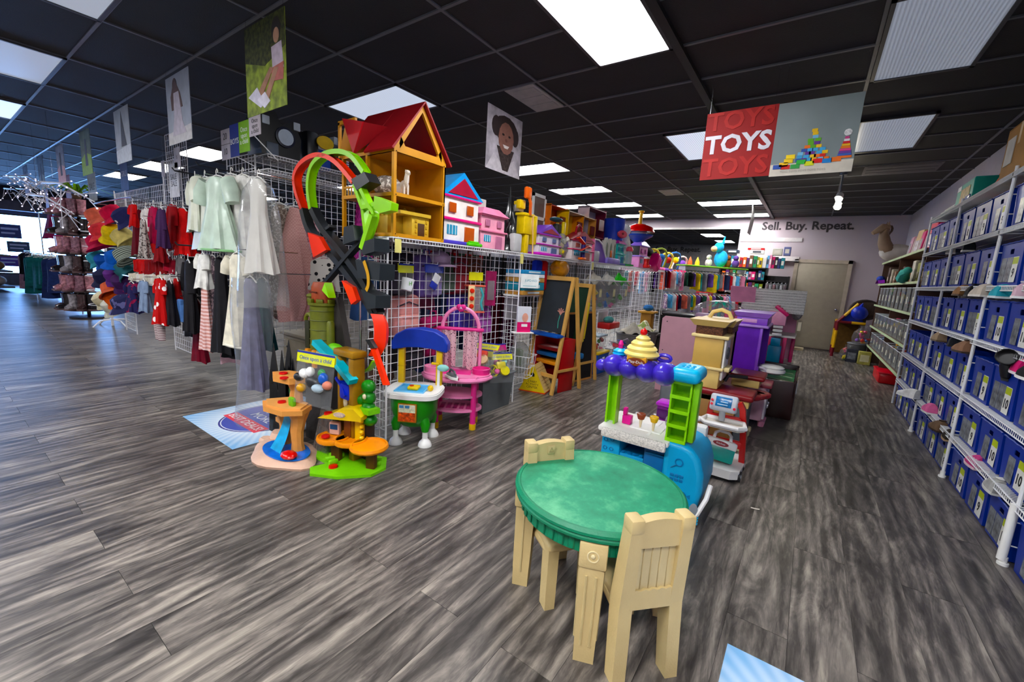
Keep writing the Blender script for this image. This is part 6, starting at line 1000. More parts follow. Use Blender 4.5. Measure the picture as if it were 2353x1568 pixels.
for k, (y, lab) in enumerate(((7.05, 'grey round waste can with pale cloth, nearer one'), (7.65, 'grey round waste can with green printed cloth, farther one'))):
    t = T('waste_can', lab, 'can', (-2.42, y, 0), 0, 'grey waste cans'); MB().lathe([(.2, 0), (.26, .5), (.275, .51), (.27, .53), (.25, .52)], 24).out('can', mt('#6c6b68', .55), t); MB().tube([(.26, -.07, .47), (.3, -.05, .5), (.3, .05, .5), (.26, .07, .47)], .014).out('handle', mt('#7a7976', .55), t)
    MB().sheet(lambda u, v: (.3*(u-.5)*1.2, .34*(v-.5), .53+.16*math.sin(PI*u)*math.sin(PI*v)+.03*math.sin(9*u+5*v)), 10, 10).out('cloth', fab('#cfcab0', '#8b9a5c', 'print', 8) if k else fab('#c9c4b4'), t)
t = T('tub_shelf', 'white wire shelf under the clear tubs', 'shelf', (0, 0, 0)); wshelf2(t, -2.82, -2.5, 5.52, 7.22, .965)
for k in range(3):
    y = 5.78+.52*k; t = T('clear_tub', ['clear tub with pale cloth toys, first of three on the grid', 'clear tub holding a white sack, middle of three on the grid', 'clear tub with bright green toys, last of three on the grid'][k], 'tub', (-2.65, y, .972), 0, 'clear tubs on the grid'); MB().add([(-.12, -.2, 0), (.12, -.2, 0), (.12, .2, 0), (-.12, .2, 0), (-.15, -.24, .42), (.15, -.24, .42), (.15, .24, .42), (-.15, .24, .42)], [(0, 1, 2, 3), (0, 1, 5, 4), (1, 2, 6, 5), (2, 3, 7, 6), (3, 0, 4, 7)]).out('tub', clear('#cfd4d4', .22), t, 0); MB().tube([(-.15, -.24, .42), (.15, -.24, .42), (.15, .24, .42), (-.15, .24, .42)], .009, 5, True).out('rim', mt('#d8dcdc', .3), t); MB().box(.136, .14, -.04, .04, .18, .3).out('price_card', mt('#dcd6a8', .5), t, 0)
    MB().sheet(lambda u, v: (.24*(u-.5), .4*(v-.5), .38+.16*math.sin(PI*u)*math.sin(PI*v)+.03*math.sin(11*u+7*v)), 10, 10).out('soft_toy', fab(['#d3cdbd', '#dedbd0', '#3fbf2a'][k]), t)
    for m, c in toybits(5, .07, .12, .3, 200+k): m.out('toy', mt(c if k < 2 else '#5aa84a', .4), t)
t = T('toy_tray', 'red tray of teal toys hanging under the tub shelf', 'tray', (-2.66, 6.55, .62)); MB().rb(-.1, .12, -.22, .22, 0, .1, .02).out('tray', mt('#b91c24', .4), t); MB().ball((.02, -.05, .14), (.08, .12, .06)).out('teal_toy', fab('#5fa7a4'), t); MB().rb(-.12, -.1, -.2, .2, .0, .3, .004).out('hanger_plate', WIRE, t)
t = T('amber_bag', 'amber and yellow clear bag of toys on top of the grid bay', 'bag', (-2.70, 4.85, 1.42)); MB().ball((0, 0, .1), (.1, .2, .12), 14, 8).out('bag', mt('#c98a18', .15, var=.4, sc_=10, co=.4), t); MB().tube([(0, 0, .2), (0, .02, .24)], .02).out('knot', mt('#d9a32a', .3), t)
t = T('sports_bag', 'blue and red nylon bag hung above the chalkboard', 'bag', (-2.72, 4.38, 1.34)); MB().rb(-.04, .04, -.13, .02, -.04, .26, .03).out('blue_side', fab('#1c2fa0'), t); MB().rb(-.04, .045, .02, .14, -.1, .26, .03).out('red_side', fab('#b0202a'), t)
# ================================================ near corner: looping race track, play sets on the floor
def P(Y, *pts): return [onY(u, v, Y) for u, v in pts]
def smooth(pts, n=5):
    o = []; N = len(pts)
    for i in range(N-1):
        p0, p1, p2, p3 = pts[max(i-1, 0)], pts[i], pts[i+1], pts[min(i+2, N-1)]
        for k in range(n):
            s_ = k/n; o.append(.5*((2*p1)+(p2-p0)*s_+(2*p0-5*p1+4*p2-p3)*s_*s_+(3*p1-p0-3*p2+p3)*s_**3))
    return o+[pts[-1]]
TBK = mt('#1c2023', .35, var=.2); TOR = mt('#f0470f', .3, var=.05); TLM = mt('#93d410', .3, var=.05); YT = 1.93
t = T('race_track', 'looping orange and lime toy race track on the grid corner', 'toy track', (0, 0, 0))
MB().rib(smooth(P(YT, (700, 482), (686, 440), (683, 405), (700, 375), (735, 358), (775, 372), (818, 420))), .055, .012, (0, 1, 0)).out('orange_loop', TOR, t); MB().rib(smooth(P(YT+.0, (720, 482), (714, 430), (722, 385), (748, 358), (785, 350), (815, 362), (842, 398))), .055, .012, (0, 1, 0)).out('lime_loop', TLM, t)
for s_ in (-.03, .03):
    MB().rib([q+Vector((0, s_, 0)) for q in smooth(P(YT, (700, 482), (686, 440), (683, 405), (700, 375), (735, 358), (775, 372), (818, 420)))], .006, .035, (0, 1, 0)).out('orange_rail', TOR, t); MB().rib([q+Vector((0, s_, 0)) for q in smooth(P(YT, (720, 482), (714, 430), (722, 385), (748, 358), (785, 350), (815, 362), (842, 398)))], .006, .035, (0, 1, 0)).out('lime_rail', TLM, t)
for pts in (((700, 482), (718, 535), (770, 590), (825, 660), (868, 728)), ((722, 482), (745, 525), (790, 580), (840, 650), (872, 722))): MB().rib(smooth(P(YT, *pts)), .07, .05, (0, 1, 0)).out('black_track', TBK, t)
MB().rib(P(YT-.02, (745, 655), (800, 590), (840, 545)), .05, .03, (0, 1, 0)).out('cross_brace', TBK, t); MB().rib(P(YT, (745, 535), (765, 520)), .06, .02, (0, 1, 0)).out('black_catch', TBK, t)
for pts in (((712, 535), (738, 545), (755, 575), (725, 592)), ((790, 645), (815, 660), (825, 690), (812, 700))): MB().pri([(q.x, q.z) for q in P(YT-.05, *pts)], YT-.07, YT-.03, 'y').out('orange_launcher', TOR, t)
MB().rib(smooth(P(YT-.03, (826, 420), (850, 470), (862, 500), (838, 570))), .05, .03, (0, 1, 0)).out('lime_tower', TLM, t); MB().rib(P(YT-.0, (818, 425), (838, 480), (845, 540)), .05, .03, (0, 1, 0)).out('lime_tower', TLM, t); MB().rib(P(YT-.02, (835, 478), (868, 470)), .05, .03, (0, 1, 0)).out('lime_bar', TLM, t)
MB().pri([(q.x, q.z) for q in P(YT-.04, (868, 452), (890, 460), (908, 468), (906, 485), (880, 492), (866, 480))], YT-.07, YT-.01, 'y').out('lime_hook', TLM, t); MB().rib(P(YT-.06, (858, 495), (834, 572)), .045, .04, (0, 1, 0)).out('lime_ramp', TLM, t); MB().pri([(q.x, q.z) for q in P(YT-.02, (818, 415), (848, 398), (860, 420), (830, 440))], YT-.06, YT+.04, 'y').out('joint', TBK, t)
for pts, nm in ((((812, 525), (832, 520), (838, 555), (810, 565)), 'motor'), (((850, 560), (882, 550), (882, 580), (855, 588)), 'motor'), (((838, 598), (895, 608), (893, 645), (845, 640)), 'motor_box'), (((850, 665), (885, 680), (884, 708), (865, 710)), 'motor')): MB().pri([(q.x, q.z) for q in P(YT, *pts)], YT-.08, YT+.05, 'y').out(nm, mt('#23292d', .35, var=.1), t)
MB().rib(smooth(P(YT-.09, (836, 600), (845, 630), (846, 655), (841, 668))), .003, .03, (0, 1, 0)).out('decal_strip', mt('#c99a1a', .4), t)
MB().rib(smooth(P(YT-.03, (868, 724), (876, 750), (874, 790), (862, 815))), .09, .05, (.8, .5, 0)).out('orange_ramp', TOR, t); MB().rib(P(YT-.08, (856, 790), (888, 885)), .05, .025, (1, 0, .2)).out('orange_slide', TOR, t); MB().rib(P(YT-.09, (848, 780), (860, 800)), .05, .03, (1, 0, .2)).out('slide_joint', TBK, t); MB().rib(smooth(P(YT-.03, (862, 830), (850, 848), (828, 858))), .05, .015, (0, 1, 0)).out('lime_exit', TLM, t)
# olive castle tower play set standing behind the animals
OL = mt('#5e6420', .5, var=.15, sc_=14); YC_ = 1.84
p = onY(745, 800, YC_); t = T('toy_castle', 'olive green toy castle tower with a red-brown top', 'toy castle', (p.x, YC_, 0)); zt = onY(745, 695, YC_).z; zb = p.z; zr = onY(745, 655, YC_).z
m = MB(); m.lathe([(.10, zb), (.105, zb+.03), (.10, zb+.04), (.10, zt-.03), (.115, zt-.02), (.115, zt)], 16).out('tower', OL, t)
for k in range(4): MB().tube([(.103*math.cos(a*PI/8), .103*math.sin(a*PI/8), zb+.08+k*.075) for a in range(16)], .004, 4, True).out('stone_course', mt('#4e541a', .55), t)
for k in range(8): a = k*PI/4; MB().at(.105*math.cos(a), .105*math.sin(a), zt, 0, 0, math.degrees(a)).rb(-.012, .012, -.025, .025, 0, .03, .004).out('battlement', OL, t)
MB().lathe([(.088, zt-.01), (.088, zr-.02), (.08, zr), (.072, zr+.02)], 14).out('brown_top', mt('#8c3d1a', .5), t); MB().rb(-.02, .05, -.092, -.08, zr-.06, zr-.05, .003).rb(-.055, -.025, -.088, -.078, zr-.06, zr-.05, .003).out('top_slit', mt('#55230e', .5), t)
MB().at(-.07, -.08, zb+.22).tube([(.05*math.cos(a*PI/8), 0, .05*math.sin(a*PI/8)) for a in range(9)], .016, 8).out('arch', OL, t); MB().rb(-.105, -.045, -.1, -.08, zb, zb+.22, .004).out('arch_door', mt('#23250f', .6), t); MB().ball((-.13, -.03, zt+.04), (.05, .03, .02)).out('gargoyle', OL, t)
MB().pri([(-.12, 0), (.12, 0), (.1, zb-.02), (-.1, zb-.02)], -.1, .1, 'y').out('rock_base', mt('#2b2826', .6, var=.3, bump=.5, bs=20), t); MB().rb(-.08, -.03, -.12, -.06, zb-.12, zb, .008).rb(.02, .07, -.12, -.06, zb-.14, zb, .008).out('gold_leg', mt('#c98314', .4), t); MB().rb(-.0, .26, -.11, .06, zb-.03, zb, .01).out('grey_deck', mt('#9b978c', .5), t)
MB().lathe([(.03, zb), (.03, zb+.22), (.02, zb+.24)], 10, (.16, -.04, 0)).out('small_post', OL, t); MB().pri([(.08, zb), (.26, zb), (.14, zt+.05), (.08, zt)], .03, .08, 'y').out('dark_crag', mt('#312e2c', .6, bump=.5, bs=20), t)
x0 = onY(790, 805, YC_-.05).x-p.x; x1 = onY(836, 805, YC_-.05).x-p.x; z1 = onY(812, 808, YC_-.05).z; GD = mt('#8f6a1e', .4, var=.15)
MB().rb(x0, x1, -.14, -.02, z1-.03, z1+.02, .012).out('gold_lintel', GD, t); MB().rb(x0+.02, x0+.06, -.12, -.04, .0, z1-.03, .01).rb(x1-.07, x1-.01, -.13, -.03, .0, z1-.03, .01).out('gold_column', GD, t); MB().box(x0+.06, x1-.07, -.07, -.05, z1-.3, z1-.03).out('grey_glass', mt('#8e9498', .2), t, 0)
p = onY(770, 668, YC_); MB().at(p.x-p.x+.13, -.06, p.z).add([(0, -.03, 0), (.09, -.03, -.05), (.04, -.03, .06), (0, .03, 0), (.09, .03, -.05), (.04, .03, .06)], [(0, 1, 2), (3, 5, 4), (0, 2, 5, 3), (1, 4, 5, 2), (0, 3, 4, 1)]).out('green_flag', TLM, t, 0)
# black glossy crouched toy mass beside it
crag('glossy black rocky toy monument beside the olive castle tower', (-3.48, 1.72, 0), .78, .15, '#0c0d0f', 0, 12)
# animal play set: rocky waterfall on the left, tree house on the right
SD = mt('#d99a5b', .55, var=.12, sc_=10, bump=.6, bs=18); SP = mt('#cfae9a', .6, var=.1, bump=.6, bs=22)
YZ = 1.42; c0 = flr(655, 1048); t = T('zoo_playset', 'rocky waterfall animal play set with blue pool', 'toy set', (c0.x, c0.y, 0), 0); t.scale = (1.14, 1.14, 1)
def rock(m, c, r, h, seed, n=14):
    q = random.Random(seed); return m.lathe([(r[0], 0), (r[0]*1.02, h*.35), (r[0]*.9, h*.75), (r[0]*.7, h)], n, c, 1, r[1]/r[0], q.choice((4, 5, 6)), .09)
rock(MB(), (0, 0, 0), (.27, .17), .05, 1, 26).out('base_rock', SP, t, 25); rock(MB(), (-.25, .09, 0), (.09, .06), .08, 2).out('base_rock', SP, t, 25); rock(MB(), (-.3, .02, 0), (.05, .04), .04, 5).out('base_rock', SP, t, 25)
MB().lathe([(.2, .05), (.2, .058), (.16, .06)], 26, (.02, .0, 0), 1, .58).out('pool', mt('#1466c4', .1, var=.3, sc_=14, co=.5), t)
MB().sheet(lambda u, v: (-.005+.07*(u-.5)*(1+.8*v), .03-.09*v*v, .36-.30*v-.004*math.sin(20*u)), 10, 12).out('waterfall', mt('#2f9fd0', .12, var=.25, sc_=16, co=.4), t)
for x in (-.085, .075): MB().tube([(x, .05, .04), (x*1.02, .045, .12), (x*.85, .05, .2), (x*1.15, .05, .29), (x*1.2, .05, .37)], [.045, .035, .04, .045, .07], 9, flat=.9).out('rock_pillar', SD, t, 28)
MB().at(0, .02, .36).pri([(-.17, -.07), (-.05, -.12), (.12, -.09), (.19, .0), (.12, .1), (-.1, .1)], 0, .035).out('ledge', SD, t, 25); MB().at(0, .02, .395).pri([(-.16, -.05), (-.05, -.1), (.1, -.07), (.17, .0), (.1, .09), (-.1, .08)], 0, .012).out('ledge_top', mt('#e0a566', .5), t)
MB().tube([(.02, .07, .4), (.03, .07, .5), (.01, .07, .58)], [.045, .035, .05], 9).out('rock_pillar', SD, t, 28); MB().at(.0, .05, .57).pri([(-.13, -.05), (-.04, -.09), (.1, -.06), (.12, .03), (.0, .08), (-.1, .04)], 0, .045).out('upper_ledge', SD, t, 25)
for x, y, z in ((-.02, .0, .408), (-.03, .02, .618), (.06, -.02, .61)): MB().at(x, y, z).lathe([(.025, 0), (.024, .01), (0, .012)], 14).out('red_button', mt('#c5181c', .3), t)
MB().rb(.05, .11, .0, .03, .40, .47, .02).out('bush', mt('#6fae1e', .5, bump=.5), t); MB().ball((-.06, .09, .47), (.03, .02, .07)).out('bush', mt('#2d7a24', .5), t); MB().at(.15, -.05, .06).ball((0, 0, .02), (.06, .045, .028)).out('red_boat', mt('#c5141c', .25), t)
MB().tube([(-.21, .1, .05), (-.2, .1, .12), (-.18, .1, .18)], [.035, .03, .04], 8).out('rock_pillar', SD, t, 28); MB().at(-.15, .1, .18).pri([(-.09, -.04), (.05, -.05), (.08, .03), (-.06, .05)], 0, .035).out('side_ledge', SD, t, 25)
for k in range(5): MB().cyl((-.165+.022*k, .06, .17), (-.17+.025*k, .055, .07), .007, .003, 6).out('grass_blade', mt('#7cc01e', .4), t)
YG = 1.68; g0 = flr(788, 1075); t = T('zoo_playset', 'lime green tree house animal play set with orange decks', 'toy set', (g0.x, g0.y, 0), 25); t.scale = (1.15, 1.15, 1.05); LG = mt('#7bc41a', .45, var=.08, bump=.3, bs=25)
MB().pri([(-.28, .08), (-.30, .14), (-.12, .14), (-.02, .2), (.2, .18), (.26, .05), (.22, -.06), (.05, -.14), (-.12, -.15), (-.17, -.08), (-.1, .0)], 0, .018).out('base', LG, t)
for k in range(9): a = k*.5; MB().at(.17*math.cos(a)*.9+.04, .06+.09*math.sin(a), .018, 0, 0, 30*k).rb(-.03, .03, -.012, .012, 0, .035, .01).out('grass_tuft', mt('#86cc22', .5), t)
MB().at(-.04, -.04, .018).lathe([(.028, 0), (.026, .012), (0, .014)], 14).out('red_button', mt('#c5181c', .3), t)
OR_ = mt('#e8930e', .35, var=.06); YL2 = mt('#e6c40f', .35)
for x, y in ((-.08, .06), (.18, .02)): MB().rb(x-.03, x+.03, y-.02, y+.02, .015, .17, .008).out('trunk', mt('#5a3414', .6), t)
for x, y, r in ((-.10, .06, .1), (.02, .06, .1), (.17, .01, .11)): MB().at(x, y, .16).lathe([(r, 0), (r*1.05, .012), (r, .03), (r*.9, .032), (r*.88, .022)], 20).out('deck', OR_, t)
MB().at(-.13, .02, .192).lathe([(.026, 0), (.024, .012), (0, .014)], 14).out('red_button', mt('#c5181c', .3), t); MB().rb(.04, .09, .06, .11, .17, .35, .012).out('yellow_post', YL2, t)
for k in range(4): MB().ball((.09, .06, .2+.04*k), .016).out('rope_knot', YL2, t)
MB().rb(-.04, .01, .07, .11, .18, .34, .01).out('brown_post', mt('#7a4518', .55), t); MB().rb(-.14, -.07, .07, .1, .19, .28, .008).out('panel', mt('#d9b3a2', .5), t); MB().box(-.13, -.08, .066, .071, .23, .265).out('screen', mt('#24466b', .2), t, 0)
MB().pri([(-.17, .33), (-.09, .36), (-.02, .41), (.07, .42), (.12, .37), (.12, .34)], .0, .15, 'y').out('yellow_roof', YL2, t); MB().at(-.02, -.002, .372, 90).lathe([(1, 0), (1, .003)], 16, (0, 0, 0), .04, .018).out('roof_badge', mt('#c9b3a2', .4, var=.5, sc_=40), t, 0); MB().at(-.13, .05, .345).lathe([(.025, 0), (.024, .012), (0, .014)], 14).out('red_button', mt('#c5181c', .3), t)
p = onY(830, 905, 1.82); t = T('jungle_playset', 'dark green jungle tree play set with blue slide', 'toy set', (p.x, 1.80, 0)); DG = mt('#157a22', .4, var=.15, bump=.3, bs=30); q = random.Random(4)
MB().tube([(-.06, .02, 0), (-.04, .02, .2), (-.05, .0, .4), (-.1, .0, .55)], [.07, .05, .045, .05], 9).out('tree_trunk', mt('#5b3a1e', .6), t); MB().rb(-.02, .12, -.02, .06, .0, .36, .02).out('dark_stand', mt('#2a211a', .6), t)
for k in range(9): MB().ball((-.22+.045*k, .0+.02*math.sin(k*2), .70-.006*k*k+.02*math.sin(k*1.7)), (.06, .05, .045), 10, 6).out('leaf_clump', DG, t)
for z in (.42, .5, .58): MB().ball((.13, -.01, z), (.06, .05, .05), 10, 6).out('leaf_clump', DG, t)
MB().ball((.15, -.06, .52), (.018, .012, .02)).out('eye', mt('#d8d2b0', .3), t); MB().at(.13, -.02, .395).pri([(-.08, -.05), (.08, -.05), (.09, .04), (-.07, .05)], 0, .04).out('lime_leaf', mt('#78c21c', .45, bump=.4), t); MB().rb(.02, .14, -.05, .02, .34, .36, .004).out('gold_plank', mt('#a38f52', .5), t)
MB().rib([(-.16, -.04, .60), (-.06, -.05, .55), (.0, -.07, .50)], .1, .02, (0, 1, 0)).rb(-.1, .02, -.1, -.04, .46, .58, .02).out('blue_slide', mt('#0f2fc0', .3), t); MB().rib([(-.42, -.08, .83), (-.12, -.09, .72), (.08, -.1, .62)], .07, .04, (0, 1, 0)).out('teal_chute', mt('#2fb2c4', .3), t); MB().ball((-.3, -.0, .78), (.1, .05, .05)).ball((-.4, -.0, .72), (.05, .04, .08)).out('lime_canopy', mt('#6db81e', .45), t); MB().ball((-.13, -.04, .43), (.05, .02, .07)).out('white_face', mt('#d6d3c4', .4, var=.4, sc_=14), t); MB().ball((-.08, .0, .6), (.05, .04, .04)).out('orange_piece', mt('#e8960e', .4), t)
p = onY(728, 818, 1.50); header_bag('clear bag of toy animals with yellow card and blue lettering', (p.x, 1.50, p.z+.02), 12, .34, .36, '#d7dc1c', [(MB().at(-.08, -.01, -.15).ball((0, 0, 0), (.045, .03, .035)), '#e9e9e6'), (MB().at(-.02, -.02, -.13).ball((0, 0, 0), (.03, .03, .035)), '#f2f2f0'), (MB().at(.0, -.01, -.2).ball((0, 0, 0), (.06, .03, .04)), '#24262a'), (MB().at(-.13, -.01, -.18).ball((0, 0, 0), (.04, .03, .03)), '#1c1d20'), (MB().at(.09, -.01, -.16).ball((0, 0, 0), (.035, .03, .04)), '#2458b4'), (MB().at(.06, -.02, -.23).ball((0, 0, 0), (.05, .03, .03)), '#a8bcc8'), (MB().at(.13, -.01, -.2).ball((0, 0, 0), (.035, .03, .03)), '#c97f6a'), (MB().at(-.1, -.01, -.25).ball((0, 0, 0), (.035, .03, .03)), '#d19a2a'), (MB().at(.06, .0, -.13).ball((0, 0, 0), (.03, .02, .03)), '#2f8f4a')], -8, '#2a4fb0', 0, True, 'bagged toys by the animal sets')
p = onY(722, 960, 1.62); t = T('toy_bag', 'dark brown toy fence pieces in a clear bag between the play sets', 'bag', (p.x, 1.66, 0), 10, None, 0, 16); MB().rb(-.06, .1, -.03, .03, .01, .38, .02).out('bag', clear('#cfcac4', .3), t)
for k in range(6): MB().rb(-.05+.022*k, -.036+.022*k, -.02, .01, .02, .34, .003).out('fence_piece', mt('#3c2f28', .6), t)
for k in range(4): MB().rb(-.05, .085, -.024, -.02, .06+.08*k, .075+.08*k, .003).out('fence_rail', mt('#4a3a30', .6), t)
# ================================================ clothing side: gridwall ends, racks and garments
HNG = mt('#ecebe6', .35)
PROF = {'dress': [(0, .22), (.03, .5), (.07, .56), (.2, .5), (.36, .46), (.5, .58), (.75, .8), (1, 1)], 'shirt': [(0, .25), (.05, .6), (.12, .7), (.5, .68), (1, .74)], 'coat': [(0, .28), (.05, .66), (.12, .78), (.5, .8), (1, .95)],
        'gown': [(0, .25), (.03, .55), (.1, .52), (.25, .42), (.5, .6), (1, 1)], 'poncho': [(0, .14), (.06, .28), (.3, .52), (.7, .92), (.85, 1), (1, .72)], 'bag': [(0, .2), (.06, .6), (.3, .85), (.9, 1), (1, .96)], 'skirt': [(0, .5), (.1, .55), (1, 1)]}
def body(kind, w, h, d, folds=7, fa=.12, n=28):
    m = MB(); v = []; f = []; pr = PROF[kind]; zs = [i/14 for i in range(15)]
    def hw(z):
        for (a, x), (b, y) in zip(pr, pr[1:]):
            if a <= z <= b: return x+(y-x)*(z-a)/(b-a)
        return pr[-1][1]
    for z in zs:
        for i in range(n):
            a = 2*PI*i/n; k = 1+fa*z*math.cos(folds*a+z*1.3); v.append((w/2*hw(z)*k*math.cos(a), d*(.35+.65*z)*k*math.sin(a), -h*z-.012*z*math.cos(3*a)))
    for j in range(14):
        for i in range(n): f.append((j*n+i, j*n+(i+1) % n, (j+1)*n+(i+1) % n, (j+1)*n+i))
    return m.add(v, f)
def hanger(par, w, mat=None, z=.02):
    MB().tube([(0, 0, z), (0, 0, z+.035), (.015, 0, z+.055), (.03, 0, z+.04), (.026, 0, z+.022)], .0035, 5).tube([(-w*.3, 0, z-.05), (-w*.12, 0, z-.012), (0, 0, z), (w*.12, 0, z-.012), (w*.3, 0, z-.05)], .006, 6).out('hanger', mat or HNG, par)
def garm(lab, kind, u, v0, v1, wpx, Y, mat, rz=0, dep=.05, slv=None, cat=None, X=None, hang=True, group=None, fa=.17, trim=None, panel=None):
    top = onX(u, v0, X) if X is not None else onY(u, v0, Y); k = (top-EYE).dot(fw)/FPX; w, h = wpx*k*1.22, (v1-v0)*k; dep *= 1.25
    t = T('garment', lab, cat or ('dress' if kind in ('dress', 'gown') else kind), top, rz, group)
    if kind == 'pants':
        for s_ in (-1, 1): MB().tube([(s_*w*.17, 0, 0), (s_*w*.2, 0, -h*.5), (s_*w*.22, 0, -h)], [w*.2, w*.18, w*.15], 10, flat=.6).out('trouser_leg', mat, t)
        MB().rb(-w*.34, w*.34, -.02, .02, -.05, .01, .012).out('waistband', mat, t)
    else: body(kind, w, h, dep, 7, fa).out('cloth', mat, t)
    if slv:
        L = slv*h
        for s_ in (-1, 1): MB().tube([(s_*w*.3, 0, -.04*h), (s_*(w*.36+L*.12), -.01, -.04*h-L*.5), (s_*(w*.38+L*.2), -.015, -.04*h-L)], [w*.1, w*.12, w*.1], 9, flat=.7).out('sleeve', mat, t)
    if trim: MB().tube([(w/2*math.cos(a*PI/12), dep*math.sin(a*PI/12), -h-.004*math.cos(6*a)) for a in range(24)], .012, 6, True).out('hem_trim', trim, t)
    if panel: body(kind, w*.4, h*.5, dep*1.12, 5, .02).at().out('front_panel', panel, t)
    if hang: hanger(t, w)
    e = (-.4, 0, .045) if X is not None else (0, 2.12-top.y, .045); MB().at(0, 0, 0, rz=-rz).tube([(0, 0, .045), e], .005, 5).out('hook_arm', CHR, t)
    return t
# gridwall ends facing the front aisle
t = T('gridwall_end', 'tall white gridwall end with the white dresses', 'gridwall', (0, 0, 0), 0, 'gridwall ends')
for x0, x1 in ((-7.57, -6.9), (-6.9, -6.2), (-6.2, -5.5), (-5.5, -4.83)): gp(t, (x0, 2.13, .05 if x0 < -7 else .85), 0, x1-x0, 1.64 if x0 > -6 else (2.6 if x0 < -7 else 1.0))
for x in (-7.57, -6.9, -4.83): MB().cyl((x, 2.13, 0), (x, 2.13, 2.49), .009, n=8).out('post', WIRE, t)
for k in range(4): gp(t, (-4.83, 2.13+.61*k, .45), 90, .61, 2.02, 'side_panel')
wshelf2(t, -5.15, -4.6, 2.15, 4.6, 2.46); wshelf2(t, -5.15, -4.6, 2.15, 4.6, 2.32, 'wire_shelf')
for z, y in ((2.30, 1.72), (1.52, 1.70)): MB().tube([(-5.1, 2.13, z), (-5.1, y, z), (-5.1, y-.02, z+.03)], .009, 6).tube([(-5.75, 2.13, z), (-5.75, y, z), (-5.75, y-.02, z+.03)], .009, 6).out('face_out_arm', mt('#2a2b30', .3), t)
t = T('gridwall_end', 'white gridwall end with the red clothes', 'gridwall', (0, 0, 0), 0, 'gridwall ends')
for k in range(4): gp(t, (-9.93+.62*k, 2.10, .05 if k < 1 else .9), 0, .62, 2.3 if k < 1 else 1.45)
for x in (-9.93, -9.31): MB().cyl((x, 2.1, 0), (x, 2.1, 2.4), .009, n=8).out('post', WIRE, t)
for z in (2.14, 1.05, 1.32): MB().cyl((-9.8, 1.8, z), (-7.7, 1.8, z), .011, n=7).out('hang_rail', CHR, t)
for x in (-9.7, -7.8):
    for z in (2.14, 1.05, 1.32): MB().cyl((x, 1.8, z), (x, 2.1, z), .008, n=6).out('rail_arm', CHR, t)
t = T('tall_sign_frame', 'white wire frame topper above the middle gridwall', 'frame', (0, 0, 0)); gp(t, (-7.5, 2.16, 2.25), 0, .75, .75)
# white and dark dresses
SAT = mt('#c4d6c6', .3, var=.15, sc_=8); IVO = fab('#ddd8c6'); WHC = fab('#e3e2dc')
garm('mint satin short sleeved dress on top arm of gridwall', 'dress', 497, 408, 572, 128, 1.66, SAT, 6, .09, .32, trim=mt('#8fc08a', .4))
garm('cream ruffled top with mint sleeve beside the mint dress', 'shirt', 448, 412, 530, 120, 1.72, mt('#d9dccb', .4, var=.1), -14, .07, .42)
garm('pale satin dress with wide sleeves between the mint and cream ones', 'dress', 470, 410, 570, 120, 1.74, mt('#cfd3c8', .35, var=.1), -4, .08, .3)
garm('white tulle dress behind the ivory lace dress', 'dress', 556, 405, 600, 104, 1.80, WHC, 8, .08, .2)
garm('white satin dress behind the mint dress', 'dress', 530, 404, 560, 110, 1.78, mt('#d8d6cc', .35, var=.08), 10, .06, .25)
t = garm('white lace dress inside a short clear garment cover', 'dress', 592, 412, 625, 74, 1.62, mt('#e6e4dc', .4, var=.06), 12, .07); body('bag', .55, 1.0, .12, 9, .05).out('clear_cover', clear('#eef0f0', .14, .1), t)
t = garm('grey lilac gown in a long clear bag trailing to the floor', 'gown', 575, 640, 900, 62, 1.60, fab('#6d6c86'), 8, .08, cat='dress'); k_ = .62; MB().sheet(lambda u, v: (k_*(.22+.12*v+.1*math.sin(8*v))*math.cos(2*PI*u), .13*math.sin(2*PI*u), -1.42*v), 22, 16).out('clear_cover', clear('#dfe6ee', .14, .08), t); MB().ball((-.02, 0, -1.40), (.24, .14, .09), 14, 8).out('bag_tail', clear('#dfe6ee', .2, .08), t)
garm('ivory puff sleeved dress with lace hem', 'dress', 545, 585, 795, 92, 1.60, IVO, 4, .08, .18, trim=fab('#e3e0d2'))
garm('white puff sleeved blouse above the striped dress', 'shirt', 466, 585, 662, 78, 1.66, WHC, -8, .06, .4)
garm('pink and white striped long dress between dark gowns', 'gown', 470, 655, 805, 62, 1.64, fab('#e2c6c4', '#c78f86', 'stripe', 9), -6, .05)
garm('long black velvet gown beside the ivory dress', 'gown', 505, 592, 812, 74, 1.68, fab('#141317'), 0, .07)
garm('black tulle dress with pearl trim left of the white blouse', 'coat', 432, 600, 762, 76, 1.72, fab('#17161a'), -10, .06, .4, 'dress')
garm('heather grey coat behind the black tulle dress', 'coat', 415, 590, 720, 62, 1.80, fab('#5c5a5c'), -12, .05, .5)
garm('crimson jacket at the left of the dark dresses', 'coat', 396, 595, 712, 60, 1.84, fab('#7d1226'), -14, .05, .5, 'jacket')
garm('black pleated dress behind the grey coat', 'gown', 440, 590, 775, 70, 1.92, fab('#1a181c'), 0, .07)
garm('dusky floral dress behind the white blouse', 'dress', 488, 590, 760, 70, 1.9, fab('#4a3f46', '#8f7c80', 'print', 26), 0, .06)
garm('burgundy velvet coat left of the crimson jacket', 'coat', 384, 585, 720, 50, 1.95, fab('#4e0d1c'), 0, .06, .5)
garm('slate blue dress behind the ivory dress', 'gown', 570, 600, 790, 66, 1.98, fab('#3c4658'), 0, .06)
garm('dark red velvet dress low under the black gown', 'dress', 452, 690, 832, 60, 1.86, fab('#6a0f24'), 0, .05)
garm('dark teal gown behind the clear long bag', 'gown', 602, 640, 806, 56, 1.95, fab('#0e4046'), 10, .06)
garm('black long skirt hanging lowest beside the gown', 'skirt', 540, 740, 822, 96, 1.76, fab('#0d0c0f'), 0, .07)
